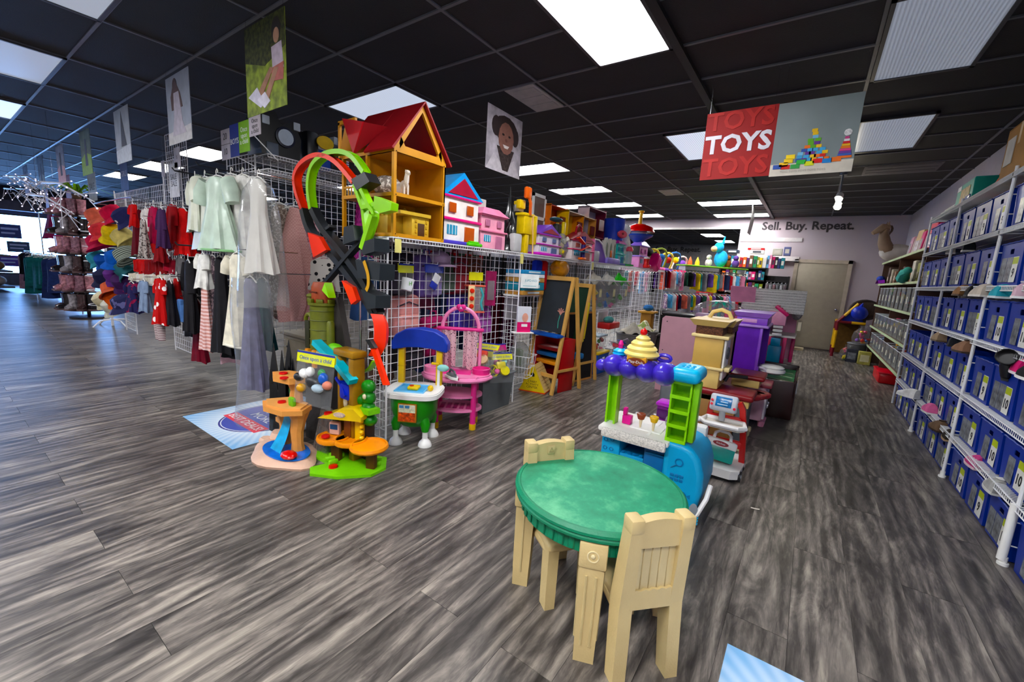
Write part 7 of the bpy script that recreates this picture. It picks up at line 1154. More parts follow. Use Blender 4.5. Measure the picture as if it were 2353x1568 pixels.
t = T('dress_hem', 'pale pink dress hem resting near the floor under black skirt', 'dress', onY(528, 815, 1.8)); MB().sheet(lambda u, v: (-.2+.42*u, -.05*math.sin(6*u), -.1*v-.02*math.sin(9*u)), 10, 3).out('hem', fab('#d9b3bb'), t)
# B side: pink poncho and neighbours (rail sticks out from side panel)
garm('pale pink knitted poncho with ruffled edge', 'poncho', 676, 478, 738, 96, 0, fab('#d3a09b', '#e0b4ae', 'check', 60), 30, .12, X=-4.55, fa=.24, cat='poncho')
garm('brown leopard print garment left of the pink poncho', 'dress', 642, 470, 725, 56, 0, fab('#8d7f74', '#d3c8bc', 'print', 45), 60, .07, X=-4.70)
garm('zebra striped dress behind the pink poncho', 'dress', 655, 480, 620, 44, 0, fab('#d9d2cc', '#28262a', 'stripex', 18), 60, .05, X=-4.74)
garm('pink floral baby dress right of the poncho', 'dress', 712, 480, 620, 60, 0, fab('#d8b3ba', '#a86b78', 'print', 30), 60, .05, X=-4.6)
garm('white cloth with black polka dots near the track', 'shirt', 745, 595, 668, 70, 0, fab('#dcd9d2', '#1b1b1d', 'dots', 14), 50, .05, X=-4.2)
t = T('scarf', 'magenta and purple patterned scarf hanging by the dollhouse', 'scarf', (-3.62, 2.55, 2.02), 40); MB().sheet(lambda u, v: (-.06-.06*v+(.12+.1*v)*u, .03*math.sin(7*u+2*v), -.62*v), 10, 14).out('scarf', fab('#7d2a6c', '#a83a86', 'check', 40), t)
# beige dresser
t = T('dresser', 'worn cream painted dresser with black ring handle', 'dresser', (-4.62, 2.62, 0)); DRM = mt('#a39a86', .6, var=.12)
MB().rb(-.3, .3, -.22, .22, .03, .58, .01).out('carcass', DRM, t); MB().rb(-.33, .33, -.25, .25, .58, .62, .015).out('top', mt('#b0a793', .55, var=.12), t)
for z in (.08, .33): d = MB().rb(-.27, .27, -.235, -.215, z, z+.21, .006).out('drawer', mt('#aca28c', .6), t); MB().tube([(-.14+.028*math.cos(a*PI/7+PI), -.245, z+.13+.028*math.sin(a*PI/7+PI)) for a in range(8)], .005, 6).out('handle', BLK, d)
# rows of tightly hung clothes
ROWM = {}
def row(where, p0, p1, n, h, w, cols, kind='coat', along='x', jit=.12, group=None, thick=None, cat='garment', rail=True):
    p0, p1 = Vector(p0), Vector(p1); dv = p1-p0; th = thick or dv.length/n*.55; ang = math.degrees(math.atan2(dv.y, dv.x))+90; q = random.Random(len(where)*7+n)
    if rail: t = T('clothes_rail', 'metal clothes rail holding '+where, 'rail', (0, 0, 0)); MB().cyl(p0+Vector((0, 0, .045)), p1+Vector((0, 0, .045)), .011, n=7).out('tube', CHR, t)
    if rail and p0.z > 0:
        for p in (p0, p1): MB().cyl((p.x, p.y, 0), (p.x, p.y, p.z+.05), .012, n=7).out('rail_post', CHR, t)
    for i in range(n):
        nm, c, *pt = cols[(i*5+i//len(cols)) % len(cols)]; hh = h*(1, .86, .93)[i % 3]; k = (kind, c, round(hh, 2), round(w, 2), round(th, 3))
        if k not in ROWM:
            m = fab(c, *pt); ROWM[k] = (body(kind, w, hh, th, 5, .1, 14).mesh('cloth', m), MB().tube([(0, 0, .02), (0, 0, .06)], .004, 4).tube([(-w*.3, 0, -.03), (0, 0, .02), (w*.3, 0, -.03)], .006, 4).mesh('hanger', HNG))
        t = T('garment', '%s garment, %s from the left %s' % (nm, ORD[i] if i < 20 else 'number %d' % (i+1), where), cat, p0.lerp(p1, (i+.5)/n), ang+q.uniform(-24, 24), group or 'garments '+where); lk('cloth', ROWM[k][0], t); lk('hanger', ROWM[k][1], t); t.scale = (q.uniform(.75, 1.15), 1, q.uniform(.7, 1.12))
DRK = [('dark green', '#1d3a2a'), ('black', '#17171a'), ('grey', '#55545a'), ('maroon', '#5a1622'), ('navy', '#1b2340'), ('red', '#a51c26'), ('charcoal', '#2c2b30'), ('white', '#cfccc6'), ('plum', '#4a1f3c'), ('denim', '#33486e')]
row('on the far rail seen through the side grid', (-5.6, 5.2, 2.02), (-3.3, 5.2, 2.02), 16, .75, .4, DRK, group='dark garments seen through the grid')
row('on the low rail seen through the side grid', (-5.4, 4.6, 1.12), (-3.2, 4.6, 1.12), 15, .8, .4, DRK[::-1], group='low garments seen through the grid')
row('behind the race track', (-3.5, 3.3, 1.5), (-3.3, 2.3, 1.5), 7, .6, .34, [('rose', '#b8627c'), ('white', '#d6d2cb'), ('denim blue', '#2f4a78'), ('magenta', '#a02a66'), ('pink', '#d79aa8'), ('dark', '#2a2530'), ('cream', '#d9cdb8')], rail=True)
row('low behind the race track', (-3.45, 3.3, .82), (-3.25, 2.35, .82), 7, .5, .3, [('denim', '#2a3f6c'), ('brown', '#5a4438'), ('indigo', '#26305c'), ('grey', '#6b6a70'), ('black', '#1c1b20')], rail=True)
# red clothes
REDS = [('red', '#b3141c'), ('dark red', '#7a0f1a'), ('crimson', '#9c1230'), ('grey floral', '#a59c98', '#5d5654', 'print', 50), ('wine', '#5c0e1c')]
garm('cherry red dress behind the bright red one', 'dress', 405, 478, 575, 56, 1.95, fab('#8f0f18'), 0, .07, .2)
garm('black and white dress between red clothes and cream top', 'dress', 440, 500, 600, 46, 1.96, fab('#2a1c20', '#9c2a36', 'print', 24), 0, .06)
garm('maroon dress behind the leopard top', 'dress', 312, 480, 585, 44, 1.9, fab('#5c0f1c'), 0, .06, .3)
garm('red cardigan over the low rail near the hats', 'coat', 345, 480, 580, 44, 1.92, fab('#a0141f'), 0, .06, .5, 'cardigan')
garm('bright red sleeveless dress on the red clothes gridwall', 'dress', 420, 480, 585, 62, 1.86, fab('#c2131a'), 0, .07); garm('purple and navy striped dress between red clothes', 'shirt', 370, 480, 568, 36, 1.66, fab('#45244e', '#2a1c3c', 'stripe', 26), 0, .05, .5, 'dress')
garm('grey leopard print top with ruffled hem among red clothes', 'dress', 328, 505, 590, 34, 1.62, fab('#a89f9a', '#4e4846', 'print', 45), 0, .05, cat='shirt'); garm('dark red long dress under the striped purple one', 'dress', 366, 540, 602, 44, 1.72, fab('#7d0f1c'), 0, .05)
garm('raspberry cardigan left of the striped purple dress', 'coat', 352, 475, 560, 36, 1.74, fab('#a31f46'), 0, .05, .5, 'cardigan'); garm('scarlet shirt beneath white hangers near the hats', 'shirt', 305, 470, 520, 36, 1.74, fab('#bf1a20'), 0, .04, .4); garm('white ruffled blouse among the red clothes', 'shirt', 335, 480, 530, 34, 1.76, fab('#d8d0cc'), 0, .04, .4); garm('red sweater at right end of the red rail', 'shirt', 395, 470, 560, 40, 1.8, fab('#8f1520'), 0, .05, .5)
row('on the small red clothes rail', onY(318, 596, 1.8), onY(392, 598, 1.8), 11, .2, .24, REDS, 'shirt', rail=False)
garm('red dress with white animal print on the low rail', 'dress', 368, 640, 745, 50, 1.55, fab('#b0141e', '#e9e2e0', 'dots', 9), 0, .07, .3); garm('blue-grey denim shirt on the low rail', 'shirt', 330, 645, 716, 40, 1.58, fab('#7d8ea8'), 0, .05, .35); garm('red and navy dress at left end of the low rail', 'dress', 302, 650, 718, 46, 1.56, fab('#1c1a44', '#7d1a3c', 'print', 12), 8, .06, .3)
garm('white and dark striped leggings under the red print dress', 'pants', 365, 728, 782, 40, 1.57, fab('#d3cbc8', '#6d4a52', 'stripe', 16), 0, .04, hang=False, cat='leggings'); garm('black dress right of the red print dress', 'dress', 390, 645, 748, 34, 1.6, fab('#15141a'), 0, .05); garm('small red dress behind the black low rail dress', 'dress', 405, 640, 720, 34, 1.68, fab('#a3131e'), 0, .05); garm('faded blue jeans at the right end of the low rail', 'pants', 415, 690, 740, 26, 1.66, fab('#4c6fa3'), 0, .04, hang=False, cat='jeans')
row('on the low cream hanger rail', onY(312, 628, 1.78), onY(402, 632, 1.78), 12, .13, .26, [('cream', '#cfc8b8'), ('white', '#d6d3ce'), ('ivory', '#c9c3b4')], 'shirt', rail=False)
# hat stand
def hat(lab, p, c, rz=0, brim=1.55, ty=18, tx=-25, h2=None, kind='plain'):
    t = T('sun_hat', lab, 'hat', p, rz, 'hats on the hat stand', tx, ty); m = fab(c, h2, kind, 12) if h2 else fab(c)
    MB().lathe([(.14, -.02), (.138, .06), (.12, .12), (.06, .15), (.0, .155)], 18).out('crown', m, t); MB().lathe([(.138, -.01), (.145*brim*.9, -.07), (.145*brim*.9-.006, -.076), (.132, -.02)], 20, lobes=3, la=.07).out('brim', m, t)
t = T('hat_stand', 'white wire hat stand crowded with coloured hats', 'stand', (-10.6, 2.05, 0)); MB().cyl((0, 0, 0), (0, 0, 2.1), .02, n=10).out('pole', WIRE, t)
for k in range(4): a = k*PI/2+.4; MB().tube([(0, 0, .12), (.2*math.cos(a), .2*math.sin(a), .1), (.32*math.cos(a), .32*math.sin(a), .0)], .012, 6).out('leg', WIRE, t)
for k in range(7): MB().tube([(.3*math.cos(a*PI/6), .3*math.sin(a*PI/6), .4+.26*k) for a in range(12)], .006, 5, True).out('tier_ring', WIRE, t); MB().cyl((-.3, 0, .4+.26*k), (.3, 0, .4+.26*k), .005, n=5).out('tier_arm', WIRE, t)
HS = [(225, 500, '#d9705c', 'coral hat at the upper left of the hat stand'), (262, 495, '#cf2f4c', 'raspberry bucket hat at the top of the hat stand'), (290, 502, '#2a2c5c', 'navy and white star print hat on the hat stand', '#d9d2d4', 'dots'), (235, 535, '#d8464c', 'red and white sun hat, second tier of the hat stand'), (262, 540, '#e0c23a', 'yellow hat behind the beige one on the hat stand'), (287, 548, '#c9b978', 'beige sun hat on the right of the hat stand'), (226, 560, '#b42a4a', 'pink-red small hat at left of the hat stand'), (228, 596, '#3f8c9c', 'teal baby hat left of the blue hats'), (246, 602, '#1b4c9c', 'royal blue cap, left one of the blue pair'), (270, 598, '#1f57ae', 'royal blue bucket hat, right one of the blue pair'), (292, 590, '#a9b3a4', 'grey-green striped hat right of the blue hats', '#3d4440', 'stripe'), (292, 622, '#2f5f66', 'dark teal cap under the blue hats'), (243, 640, '#1b1c3c', 'navy hat low on the hat stand'), (268, 636, '#5a2a74', 'purple hat low on the hat stand'), (286, 650, '#3c1c4e', 'dark plum hat low on the hat stand'), (260, 668, '#d0664a', 'salmon hat above the orange one'), (268, 688, '#e2641c', 'bright orange hat at the bottom of the hat stand'), (240, 690, '#d9cfae', 'cream hat at the bottom of the hat stand'), (285, 700, '#26284e', 'navy patterned hat at the bottom right', '#6a6a9a', 'print'), (262, 706, '#c9c9bc', 'pale grey brimmed hat lowest on the stand')]
for k, (u, v, c, lab, *pt) in enumerate(HS): p = onY(u, v, 1.80+.04*(k % 3)); hat(lab, p, c, 20*(k % 5)-40, 1.45 if k % 3 else 1.62, 16-10*(k % 4), 24+9*(k % 3), *(pt if pt else ()))
# boot tree
t = T('boot_stand', 'dark tiered boot stand by the hat stand', 'stand', (-12.0, 1.98, 0)); MB().cyl((0, 0, 0), (0, 0, 2.35), .03, n=10).out('pole', mt('#2a2226', .4), t)
tz = [.18, .55, .92, 1.28, 1.64, 2.0]
for z in tz: MB().lathe([(.36, 0), (.36, .02)], 20, (0, 0, z-.02)).out('tier_plate', mt('#3a2c30', .35), t)
MB().lathe([(.3, 0), (.3, .03), (.05, .06)], 18).out('base', mt('#2a2226', .4), t)
def bootm(c1):
    m = MB(); m.lathe([(.05, .02), (.055, .08), (.05, .14), (.058, .24), (.052, .242), (.045, .2)], 12); m.at(0, 0, 0).tube([(.0, 0, .05), (.06, 0, .05), (.12, 0, .035)], [.05, .05, .03], 9); return m.mesh('boot_shaft', mt(c1, .2, var=.7, sc_=24, co=.4))
BC2 = [('dark brown', '#3c2a2c'), ('rose metallic', '#8a5f6a'), ('black', '#1b181b'), ('mauve', '#7c5a66'), ('silver grey', '#8c878c'), ('pinkish', '#a5747c')]
BMS = [bootm(c) for _, c in BC2]; bsol = MB().pri([(-.055, -.05), (.08, -.048), (.14, -.02), (.14, .02), (.08, .048), (-.055, .05)], 0, .02).mesh('sole', mt('#5d4a4c', .5))
TN = ['lowest', 'second', 'third', 'fourth', 'fifth', 'top']
for r_, z in enumerate(tz):
    for k in range(8):
        a = -PI*1.0+k*PI/7; i = (r_*3+k*2) % 6; t = T('boot', '%s shiny boot, %s from the left on the %s tier of boot stand' % (BC2[i][0], ORD[k], TN[r_]), 'boot', (-12.0+.3*math.cos(a), 1.98+.3*math.sin(a), z+.002), math.degrees(a), 'boots on the boot stand'); t.scale = (1.3, 1.3, 1.3); lk('boot_shaft', BMS[i], t); lk('sole', bsol, t)
t = T('plant', 'lime green potted plant leaves atop the boot stand', 'plant', (-12.0, 1.98, 2.35)); MB().lathe([(.06, 0), (.08, .08), (.07, .08)], 12).out('pot', mt('#5c4638', .6), t)
for k in range(14): a = k*2.4; r = .35+.1*(k % 3); MB().rib([(0, 0, .08), (r*.5*math.cos(a), r*.5*math.sin(a), .26), (r*math.cos(a), r*math.sin(a), .16-.03*(k % 2))], .035, .004, (-math.sin(a), math.cos(a), 0)).out('leaf', mt('#86b81c' if k % 2 else '#4f7f1c', .5), t)
# jackets and the far racks
row('on the blue jacket rack', (-16.1, 1.75, 1.12), (-14.3, 1.95, 1.12), 8, 1.0, .5, [('dark teal', '#1d5a5c'), ('navy', '#17244e'), ('royal blue', '#1d43a0'), ('midnight', '#10142c'), ('blue', '#2450ae')], thick=.14)
garm('burgundy fleece sweater above the blue jackets', 'coat', 122, 487, 548, 56, 2.0, fab('#7d1f4a'), 0, .16, .5, 'sweater'); garm('peach patterned blouse right of the burgundy sweater', 'shirt', 158, 487, 548, 22, 2.02, fab('#d9a894', '#a05a4c', 'print', 20), 0, .1, .4)
garm('orange patterned top under the peach blouse', 'shirt', 140, 545, 582, 30, 2.05, fab('#b8694a', '#4e3430', 'print', 18), 0, .1, .3)
t = T('clothes_rail', 'upper metal rail of the blue jacket rack', 'rail', (0, 0, 0)); zb = onY(122, 487, 2.0).z+.05; MB().cyl((-16.6, 2.0, zb), (-12.6, 2.0, zb), .014, n=7).out('tube', CHR, t); MB().cyl((-16.6, 2.0, 0), (-16.6, 2.0, zb), .014, n=7).out('rail_post', CHR, t); MB().cyl((-12.7, 2.0, 0), (-12.7, 2.0, zb), .014, n=7).out('rail_post', CHR, t)
row('on the far window rack', (-18.9, 1.9, 1.15), (-17.0, 2.2, 1.15), 10, .95, .5, [('dusty pink', '#a9828e'), ('dark green', '#1e3430'), ('stone', '#a59f92'), ('navy', '#1c2038'), ('taupe', '#7a6c64'), ('black', '#18181c')], thick=.1)
t = T('display_shelf', 'grey weathered wooden display shelf at the far left', 'shelf', (-19.5, 1.35, 0), 6); GW = mt('#5a5654', .7, var=.2)
for z in (.1, .55, 1.0): MB().rb(-.9, .5, -.25, .25, z, z+.05, .01).out('shelf_board', GW, t)
for x in (-.85, .45): MB().rib([(x+.1, -.2, 0), (x, 0, 1.05)], .06, .05, (1, 0, 0)).out('side_leg', GW, t)
for k, (x, z, c, lab) in enumerate(((-.5, 1.05, '#a39a90', 'pale bulky plush bundle on top of the grey display shelf'), (.1, .6, '#8f6a48', 'tan basket on the middle of the grey display shelf'), (-.45, .6, '#4d4644', 'dark grey bundle on the middle of the grey display shelf'), (.0, .15, '#b3a89e', 'cream bundle on the bottom of the grey display shelf'), (-.5, .15, '#5c3a4e', 'purple bundle on the bottom of the grey display shelf'))):
    o = T('shelf_bundle', lab, 'bundle', (-19.5+x, 1.35, z)); MB().ball((0, 0, .14), (.26, .2, .15), 12, 8).out('bundle', fab(c), o); MB().ball((.12, -.1, .22), (.1, .09, .08), 10, 6).out('fold', fab(c), o)
# white lit branches hung under the ceiling
q = random.Random(6)
for k in range(7):
    a = onY(10+28*(k % 4), 405+14*(k//2), 1.2+.2*(k % 3)); t = T('light_branch', 'white twig garland with small lights, %s from the left under the ceiling' % ORD[k], 'garland', a, 0, 'white twig garlands'); m = MB(); L_ = MB()
    e = Vector((2.2, .15, -.35))
    m.tube([Vector((0, 0, 0)), e*.4+Vector((0, 0, .08)), e], [.02, .014, .006], 5)
    for j in range(12):
        b = e*(j/12); d = Vector((q.uniform(.1, .4), q.uniform(-.2, .2), q.uniform(-.3, .1))); m.tube([b, b+d], [.008, .004], 4); L_.ball(b+d, .011, 6, 4)
    m.out('twig', mt('#d8d6de', .4), t); L_.out('bulbs', lens(.12, '#e6dcff'), t); MB().cyl((.9, 0, 0), (.9, 0, CZ-a.z), .003, n=4).out('wire', CHR, t)
# ------------------------------------------------ hanging posters and signs
def poster(lab, loc, rz, bgc, draw, w=.59, h=.61):
    t = T('hanging_poster', lab, 'poster', loc, rz, 'posters hung from the ceiling'); MB().box(-w/2, w/2, -.002, .002, -h, 0).out('sheet', bgc, t, 0)
    for i, (nm, pts, c) in enumerate(draw): MB().pri([(x*w, -h+z*h) for x, z in pts], -.0035-.0004*i, -.0022, 'y').out(nm, mt(c, .6, var=.15, sc_=20) if isinstance(c, str) else c, t, 0)
    for x in (-w/2+.02, w/2-.02): MB().cyl((x, 0, 0), (x, 0, CZ-loc[2]), .0012, n=4).out('wire', CHR, t)
    return t
def ell(cx, cz, rx, rz, n=14): return [(cx+rx*math.cos(2*PI*i/n), cz+rz*math.sin(2*PI*i/n)) for i in range(n)]
GRS = mt('#7f8f3c', .6, var=.6, sc_=16)
poster('hanging poster of a person in pink sitting on green grass', (-3.42, 1.6, 3.10), 0, GRS, [('printed_trees', [(-.5, 1), (.5, 1), (.5, .62), (0, .5), (-.5, .62)], mt('#3a3f1c', .6, var=.9, sc_=30)), ('printed_hair', ell(.3, .82, .11, .13), '#2a2320'), ('printed_face', ell(.3, .76, .07, .08), '#b08a72'), ('printed_shirt', [(.18, .66), (.42, .68), (.46, .4), (.2, .42)], '#c7b9c6'), ('printed_shorts', [(.16, .44), (.46, .46), (.44, .28), (.2, .3)], '#b06a62'), ('printed_leg', [(.24, .44), (.34, .42), (.06, .1), (-.04, .14)], '#a9826c'), ('printed_leg', [(.14, .46), (.22, .44), (-.1, .16), (-.2, .22)], '#a07862'), ('printed_shoe', [(-.44, .22), (-.2, .3), (-.02, .1), (-.12, .06)], '#d9d6e4'), ('printed_shoe', [(-.2, .16), (.0, .22), (.12, .1), (-.02, .04)], '#e3e0ec')])
poster('hanging grey poster of a standing person with arms raised', (-5.13, 1.6, 3.09), 0, mt('#9aa0ac', .6), [('printed_ground', [(-.5, 0), (.5, 0), (.5, .22), (-.5, .18)], '#c2c0c0'), ('printed_hair', ell(-.1, .84, .1, .11), '#3c2e2c'), ('printed_arms', [(-.3, .7), (-.1, .95), (.12, .7), (.2, .5), (.1, .5), (-.05, .74), (-.2, .5), (-.28, .5)], '#5a4642'), ('printed_dress', [(-.16, .74), (.06, .74), (.16, .3), (.3, .12), (-.3, .12), (-.2, .36)], '#b9b2bc')])
poster('hanging pale poster with a dark tree-like figure', (-6.98, 1.6, 3.08), 0, mt('#a9afb8', .6), [('printed_snow', [(-.5, 0), (.5, 0), (.5, .3), (-.5, .25)], '#c9ced6'), ('printed_figure', [(.0, .95), (.1, .7), (.2, .45), (.26, .3), (-.1, .3), (-.06, .6)], '#4a4a50')])
for k, (x, c, c2, lab) in enumerate(((-8.82, '#66705e', '#8fae4a', 'hanging poster, grey above and lime green below'), (-10.6, '#8d8d99', '#cfa9ae', 'hanging poster with pale pink lower half'), (-12.45, '#5d6472', '#8a97a0', 'hanging dark grey-blue poster toward the windows'), (-14.3, '#6d6a7a', '#b3aec4', 'farthest hanging mauve poster toward the windows'))): poster(lab, (x, 1.6, 3.08), 0, mt(c, .6, var=.3), [('printed_scene', [(-.5, 0), (.5, 0), (.5, .4), (0, .5), (-.5, .38)], c2), ('printed_figure', [(-.1, .2), (.15, .2), (.1, .8), (-.05, .8)], '#4e4e58')])
poster('hanging black and white portrait of a smiling child', (-2.83, 3.70, 3.06), 90, mt('#b7b1b8', .6, var=.35, sc_=9), [('printed_coat', [(-.5, 0), (-.3, .28), (0, .12), (.3, .28), (.5, .0)], '#cdc7cc'), ('printed_fur', [(-.22, .42), (.28, .42), (.12, .05), (-.04, .05)], mt('#3a302e', .7, var=.7, sc_=40)), ('printed_hair', ell(.02, .72, .34, .22), '#2f2524'), ('printed_hair', ell(-.26, .72, .12, .16), '#33292a'), ('printed_hair', ell(.3, .66, .1, .15), '#33292a'), ('printed_face', ell(.03, .58, .22, .26), '#8a6156'), ('printed_eye', ell(-.06, .63, .035, .018), '#231a1a'), ('printed_eye', ell(.12, .63, .035, .018), '#231a1a'), ('printed_nose', ell(.03, .55, .035, .03), '#734c44'), ('printed_mouth', [(-.06, .47), (.12, .47), (.08, .42), (-.02, .42)], '#e6dcd8')], .6, .6)
p = onY(552, 322, 1.95); t = T('boys_sign', 'boys clothing sign in white, blue and lime on the gridwall', 'sign', (p.x, 1.95, p.z)); u_ = .86; 
for x0, x1, z0, z1, c in ((-.43, -.22, .0, .14, '#cfc6cc'), (-.43, -.22, -.15, -.005, '#cfc6cc'), (-.22, -.02, -.14, .16, '#16247c'), (-.02, .2, -.12, .16, '#84b820'), (.2, .43, .0, .17, '#cfc6cc')): MB().box(x0, x1, -.003, 0, z0, z1).out('sign_card', mt(c, .5), t, 0)
for s_, x, z, sz_, c in (('20', -.33, .07, .09, '#1a1a1e'), ('10', -.33, -.075, .09, '#1a1a1e'), ('BOYS', -.12, .0, .075, '#f2f2f2'), ('Once\nupon\na child', .09, .03, .066, '#f2f2f2'), ('Once\nupon\na child', .315, .085, .055, '#1a1a1e')): txt(s_, sz_, mt(c, .5), 'lettering', t, (x, -.0035, z), (90, 0, 0), .0005)
MB().tube([(-.1, .0, -.14), (-.1, .18, -.2)], .005).out('bracket', WIRE, t); MB().tube([(.3, .0, .0), (.35, .18, -.18)], .005).out('bracket', WIRE, t)
for k, (u, v, w, h, c, lab, tx) in enumerate(((375, 388, .14, .2, '#c9c2c6', 'small pale size card on the wire topper', '7'), (407, 362, .2, .24, '#b9b4bb', 'pale size card above the tall sale sign', '5'), (400, 415, .34, .42, '#d9d9dc', 'white sale sign with dark lettering on the wire topper', 'SALE\nSALE'), (285, 400, .4, .5, '#4a5a8c', 'blue-grey hanging sign left of the wire topper', 'GIRLS'), (107, 450, .4, .6, '#b88a9c', 'pink hanging sign near the garlands, left one', ''), (157, 437, .5, .6, '#b88a96', 'pink and black hanging sign beside the plant', ''), (212, 430, .6, .5, '#9aa0a0', 'grey hanging sign right of the plant', 'SALE'))):
    p = onY(u, v, 2.06); t = T('hanging_sign', lab, 'sign', p); MB().box(-w/2, w/2, -.003, 0, -h/2, h/2).out('card', mt(c, .5, var=.2, sc_=10), t, 0); MB().cyl((0, .004, h/2), (0, .004, CZ-p.z), .002, n=4).out('wire', CHR, t)
    if tx: txt(tx, w*.3, mt('#2a2a30' if k != 3 else '#c9cfe0', .5), 'lettering', t, (0, -.0035, 0), (90, 0, 0), .0005)
# boxed toys on the high shelf over the side grid
BKT = mt('#15161a', .35, var=.2); q = onX(650, 362, -4.75)
t = T('toy_playset', 'black toy play set with a round white porthole on high shelf', 'toy', (-4.8, 2.32, 2.47)); MB().pri([(-.2, 0), (.18, 0), (.2, .22), (.12, .38), (.0, .3), (-.06, .42), (-.2, .4), (-.24, .2)], -.15, .15, 'x').out('shell', BKT, t); MB().at(.155, .03, .2, 0, 90).lathe([(.10, 0), (.10, .01), (.085, .012)], 22).out('porthole_ring', mt('#0d1530', .3), t); MB().at(.166, .03, .2, 0, 90).lathe([(.078, 0), (.078, .006)], 22).out('porthole', mt('#c3d2e2', .3), t)
for y, z in ((-.19, .28), (.12, .3)): MB().rb(.145, .16, y, y+.07, z, z+.08, .01).out('window', mt('#c9d6e4', .3), t)
MB().rb(-.1, .16, -.16, -.04, .0, .12, .01).out('grey_ramp', mt('#5d6878', .4), t)
t = T('toy_playset', 'black and blue toy play set with a yellow oval badge', 'toy', (-4.8, 2.78, 2.47)); MB().rb(-.15, .12, -.18, -.04, 0, .36, .03).rb(-.15, .12, .1, .22, 0, .3, .03).out('shell', BKT, t); MB().rb(-.1, .1, -.06, .12, 0, .2, .01).out('blue_panel', mt('#1c46a0', .4), t); MB().at(.13, .02, .27, 0, 90).lathe([(1, 0), (1, .015)], 20, (0, 0, 0), .07, .1).out('yellow_oval', mt('#d8b51c', .35), t); MB().rb(.09, .12, -.05, .1, .19, .23, .006).rb(-.1, .1, .15, .2, .28, .38, .01).out('grey_clip', mt('#a8b0ba', .3), t)
t = T('toy_playset', 'black and white toy play set with purple striped panel', 'toy', (-4.8, 3.16, 2.47)); MB().rb(-.14, .1, -.14, .14, 0, .26, .03).out('shell', BKT, t); MB().at(0, 0, 0, 0, 0, 0).rb(.09, .12, -.12, -.05, .04, .36, .006).rb(.09, .12, .03, .13, .12, .4, .012).out('white_panel', WHT, t)
for k in range(5): MB().box(.118, .124, -.115, -.055, .07+.025*k, .08+.025*k).out('purple_stripe', mt('#4c2f7a', .4), t, 0)
t = T('toy_playset', 'bright blue and white toy fort behind the race track loop', 'toy', (-4.75, 3.75, 2.47)); MB().rb(-.15, .15, -.25, .3, 0, .16, .03).out('blue_body', mt('#1c6fc8', .35), t); MB().lathe([(.1, .16), (.09, .3), (.0, .42)], 10, (0, .1, 0)).out('spire', mt('#4fb4e0', .35), t); MB().rb(-.1, .16, -.2, -.08, .0, .2, .02).out('white_panel', mt('#a9d8e8', .3), t)
# ================================================ far end: baby clothes, book cases
PAS = [('coral', '#d9705f'), ('black', '#18181c'), ('white', '#d8d5d2'), ('teal', '#2f7f86'), ('pink', '#d98aa6'), ('navy', '#1e2748'), ('purple', '#5c3f86'), ('sky blue', '#5aa3cf'), ('grey', '#77767c'), ('dark green', '#1f4a3a'), ('red', '#a8222c'), ('yellow', '#d3bb4a'), ('floral', '#c9b6c0', '#6a4a7c', 'print', 40)]
row('on the upper baby clothes rail', (-2.78, 9.5, 1.66), (-1.35, 11.6, 1.66), 26, .4, .32, PAS, 'shirt', thick=.035); row('on the lower baby clothes rail', (-2.62, 9.4, 1.16), (-1.45, 11.4, 1.16), 22, .42, .32, PAS[::-1], 'shirt', thick=.04)
row('on the left end baby rail', (-3.6, 9.6, 1.62), (-2.8, 9.5, 1.62), 12, .45, .3, PAS[3:]+PAS[:3], 'shirt', thick=.03); row('on the lowest baby clothes rail', (-2.5, 9.3, .7), (-1.6, 11.0, .7), 16, .42, .3, PAS[2:], 'shirt', thick=.04)
t = T('lime_board', 'lime green shelf board over the baby clothes', 'shelf', (-1.95, 10.75, 1.80), 56); MB().rb(-.95, .95, -.15, .15, 0, .03, .01).out('board', mt('#86c44a', .45), t); MB().box(-.9, -.88, -.1, .1, -.1, 0).box(.88, .9, -.1, .1, -.1, 0).out('bracket', WIRE, t)
for k, (u, c, lab, kd) in enumerate(((1655, '#3f9fd6', 'bright blue seated plush animal on the lime board', 1), (1672, '#7a4a24', 'small brown plush toy behind the blue one', 0), (1628, '#d9d6cc', 'small white and green figure toy on the lime board', 0), (1602, '#e0c21c', 'yellow toy bottle on the lime board', 2), (1585, '#d9642a', 'orange toy cone on the lime board', 2), (1690, '#5c3f86', 'purple plush at the edge of the book case', 0))):
    p = onY(u, 606, 11.1+.1*(k % 2)); t = T('small_toy', lab, 'toy', (p.x, p.y, 1.832), 0)
    if kd == 1: MB().ball((0, 0, .2), (.15, .13, .2), 12, 8).out('body', fab(c), t); MB().ball((-.06, -.08, .46), (.11, .13, .12), 12, 8).tube([(.0, 0, .55), (.03, 0, .72)], [.04, .01], 8).out('head', fab(c), t); MB().ball((-.14, -.16, .42), (.08, .08, .07)).out('muzzle', fab('#d3a88c'), t)
    elif kd == 2: MB().lathe([(.06, 0), (.05, .12), (.02, .2), (.0, .24)], 12).out('body', mt(c, .4), t); MB().lathe([(.07, 0), (.07, .02)], 12).out('base', mt('#e2d8c8', .4), t)
    else: MB().ball((0, 0, .1), (.08, .07, .1)).out('body', fab(c), t); MB().ball((0, -.02, .23), .06).out('head', fab(c), t)
gt = T('gridwall_far', 'far white gridwall panel beside the baby clothes', 'gridwall', (0, 0, 0)); gp(gt, (-3.15, 8.95, .4), 0, .62, 1.24); MB().cyl((-2.53, 8.95, 0), (-2.53, 8.95, 1.65), .008, n=8).out('post', WIRE, gt)
t = T('black_machine', 'black boxy machine on a table beside the pink board', 'machine', (-1.95, 8.3, 0)); MB().rb(-.4, .4, -.25, .25, .38, .42, .01).out('table_top', mt('#3a3a3d', .5), t)
for x in (-.36, .36): MB().rb(x-.02, x+.02, -.2, .2, 0, .38, .006).out('table_leg', mt('#222224', .5), t)
